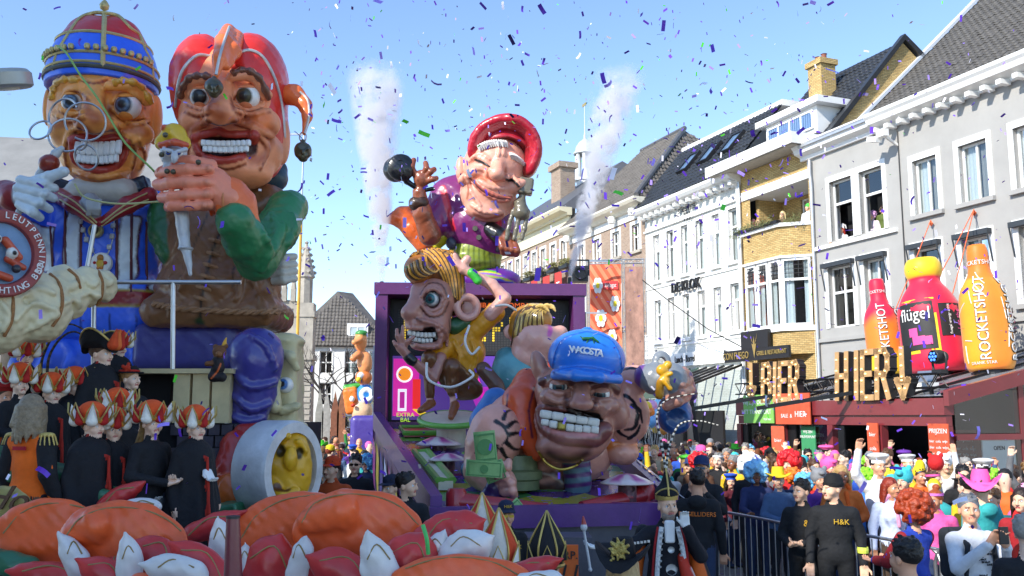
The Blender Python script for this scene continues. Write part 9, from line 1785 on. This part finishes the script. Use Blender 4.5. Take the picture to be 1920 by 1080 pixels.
# ================================================================ CONFETTI in the air
random.seed(5)
CC=[('purple','#6434c0',.52),('lilac','#a488e8',.22),('white','#ece8f6',.16),('green','#58d02c',.04),('dark violet','#2a1860',.04)]
cm={n:mat('confetti_'+n,c,.5,var=.05,bump=0) for n,c,_ in CC}
_cf=[]
for k in range(4):
    L,Wd=.026,.009; b=[(0,.0),(.004,.002),(.010,-.004),(.002,.012)][k]; V=[]
    for i in range(4): t=i/3-.5; z=b[0]*(1-4*t*t)+b[1]*t; V+=[(t*2*L,-Wd,z),(t*2*L,Wd,z+b[1])]
    me=npmesh('confetti_strip',V,[(0,2,3,1),(2,4,5,3),(4,6,7,5)],False); me.materials.append(None); _cf.append(me)
def pick():
    r=random.random(); a=0
    for n,c,w in CC:
        a+=w
        if r<a: return n
    return 'purple'
def spot():
    if random.random()<.5: return random.uniform(560,1560),random.uniform(0,520)
    return random.uniform(0,1920),random.uniform(0,1000)
def ZN(x,y):
    r=0 if y<200 else 1 if y<420 else 2 if y<680 else 3; c=0 if x<320 else 1 if x<600 else 2 if x<840 else 3 if x<1060 else 4 if x<1320 else 5 if x<1600 else 6
    return [['above the prince hat','above the jester hat','high by the left smoke','high over the old man','high by the right smoke','over the white hotel roof','over the grey tiled roof'],['before the prince face','before the jester face','beside the left smoke','before the old man','before the town hall','before the yellow balcony','before the grey upper windows'],['before the prince chest','before the jester vest','before the quiff figure','before the backbox','before the flower banner','before the bay window','before the inflatable bottles'],['before the children','before the coin ornament','before the playfield rail','before the gangster','over the hotel crowd','over the barrier crowd','over the right crowd']][r][c]
for i in range(260):
    x,y=spot(); D=random.uniform(3.4,9); n=pick(); o=bpy.data.objects.new('confetti_strip',random.choice(_cf)); COL.objects.link(o); o.location=at(x,y,D); o.rotation_euler=(random.uniform(0,6.3),random.uniform(0,6.3),random.uniform(0,6.3)); o.material_slots[0].link='OBJECT'; o.material_slots[0].material=cm[n]
    s=random.uniform(.7,1.15); o.scale=(s,s,s); tag(o,f'small {n} paper confetti strip fluttering {ZN(x,y)}','confetti',f'{n} confetti {ZN(x,y)}')
V=[];F=[];mi=[]
for i in range(1700):
    x,y=spot() if i%3 else (random.uniform(560,1920),random.uniform(100,900)); D=random.uniform(8,24); c=at(x,y,D); e=Matrix.Rotation(random.uniform(0,6.3),3,'X')@Matrix.Rotation(random.uniform(0,6.3),3,'Z')@Matrix.Rotation(random.uniform(0,6.3),3,'Y'); b=len(V); s=random.uniform(.8,1.3)
    for p in ((-.028,-.01,0),(.028,-.01,0),(.028,.01,0),(-.028,.01,0)): V.append(c+e@(Vector(p)*s))
    F.append((b,b+1,b+2,b+3)); mi.append([q[0] for q in CC].index(pick()))
me=npmesh('confetti_cloud',[tuple(v) for v in V],F,False,mi=mi); o=link('confetti_cloud',me,[cm[q[0]] for q in CC]); tag(o,'cloud of tiny purple, lilac, white and green confetti in the air','confetti',kind='stuff')
V=[];F=[];mi=[]
for i in range(1500):
    if i<700: u,v=random.random(),random.random(); c=pl(u,v,.02)
    else: c=Vector((random.uniform(-6,9),random.uniform(6,20),.006))
    a=random.uniform(0,6.3); b=len(V); dx=Vector((math.cos(a),math.sin(a),0))*.03; dy=Vector((-math.sin(a),math.cos(a),0))*.011
    if i<700: dx.z=dx.y*.1; dy.z=dy.y*.1
    V+=[c-dx-dy,c+dx-dy,c+dx+dy,c-dx+dy]; F.append((b,b+1,b+2,b+3)); mi.append([q[0] for q in CC].index(pick()))
o=link('fallen_confetti',npmesh('fallen_confetti',[tuple(v) for v in V],F,False,mi=mi),[cm[q[0]] for q in CC]); tag(o,'fallen purple confetti scattered over the playfield and the street','confetti',kind='stuff')
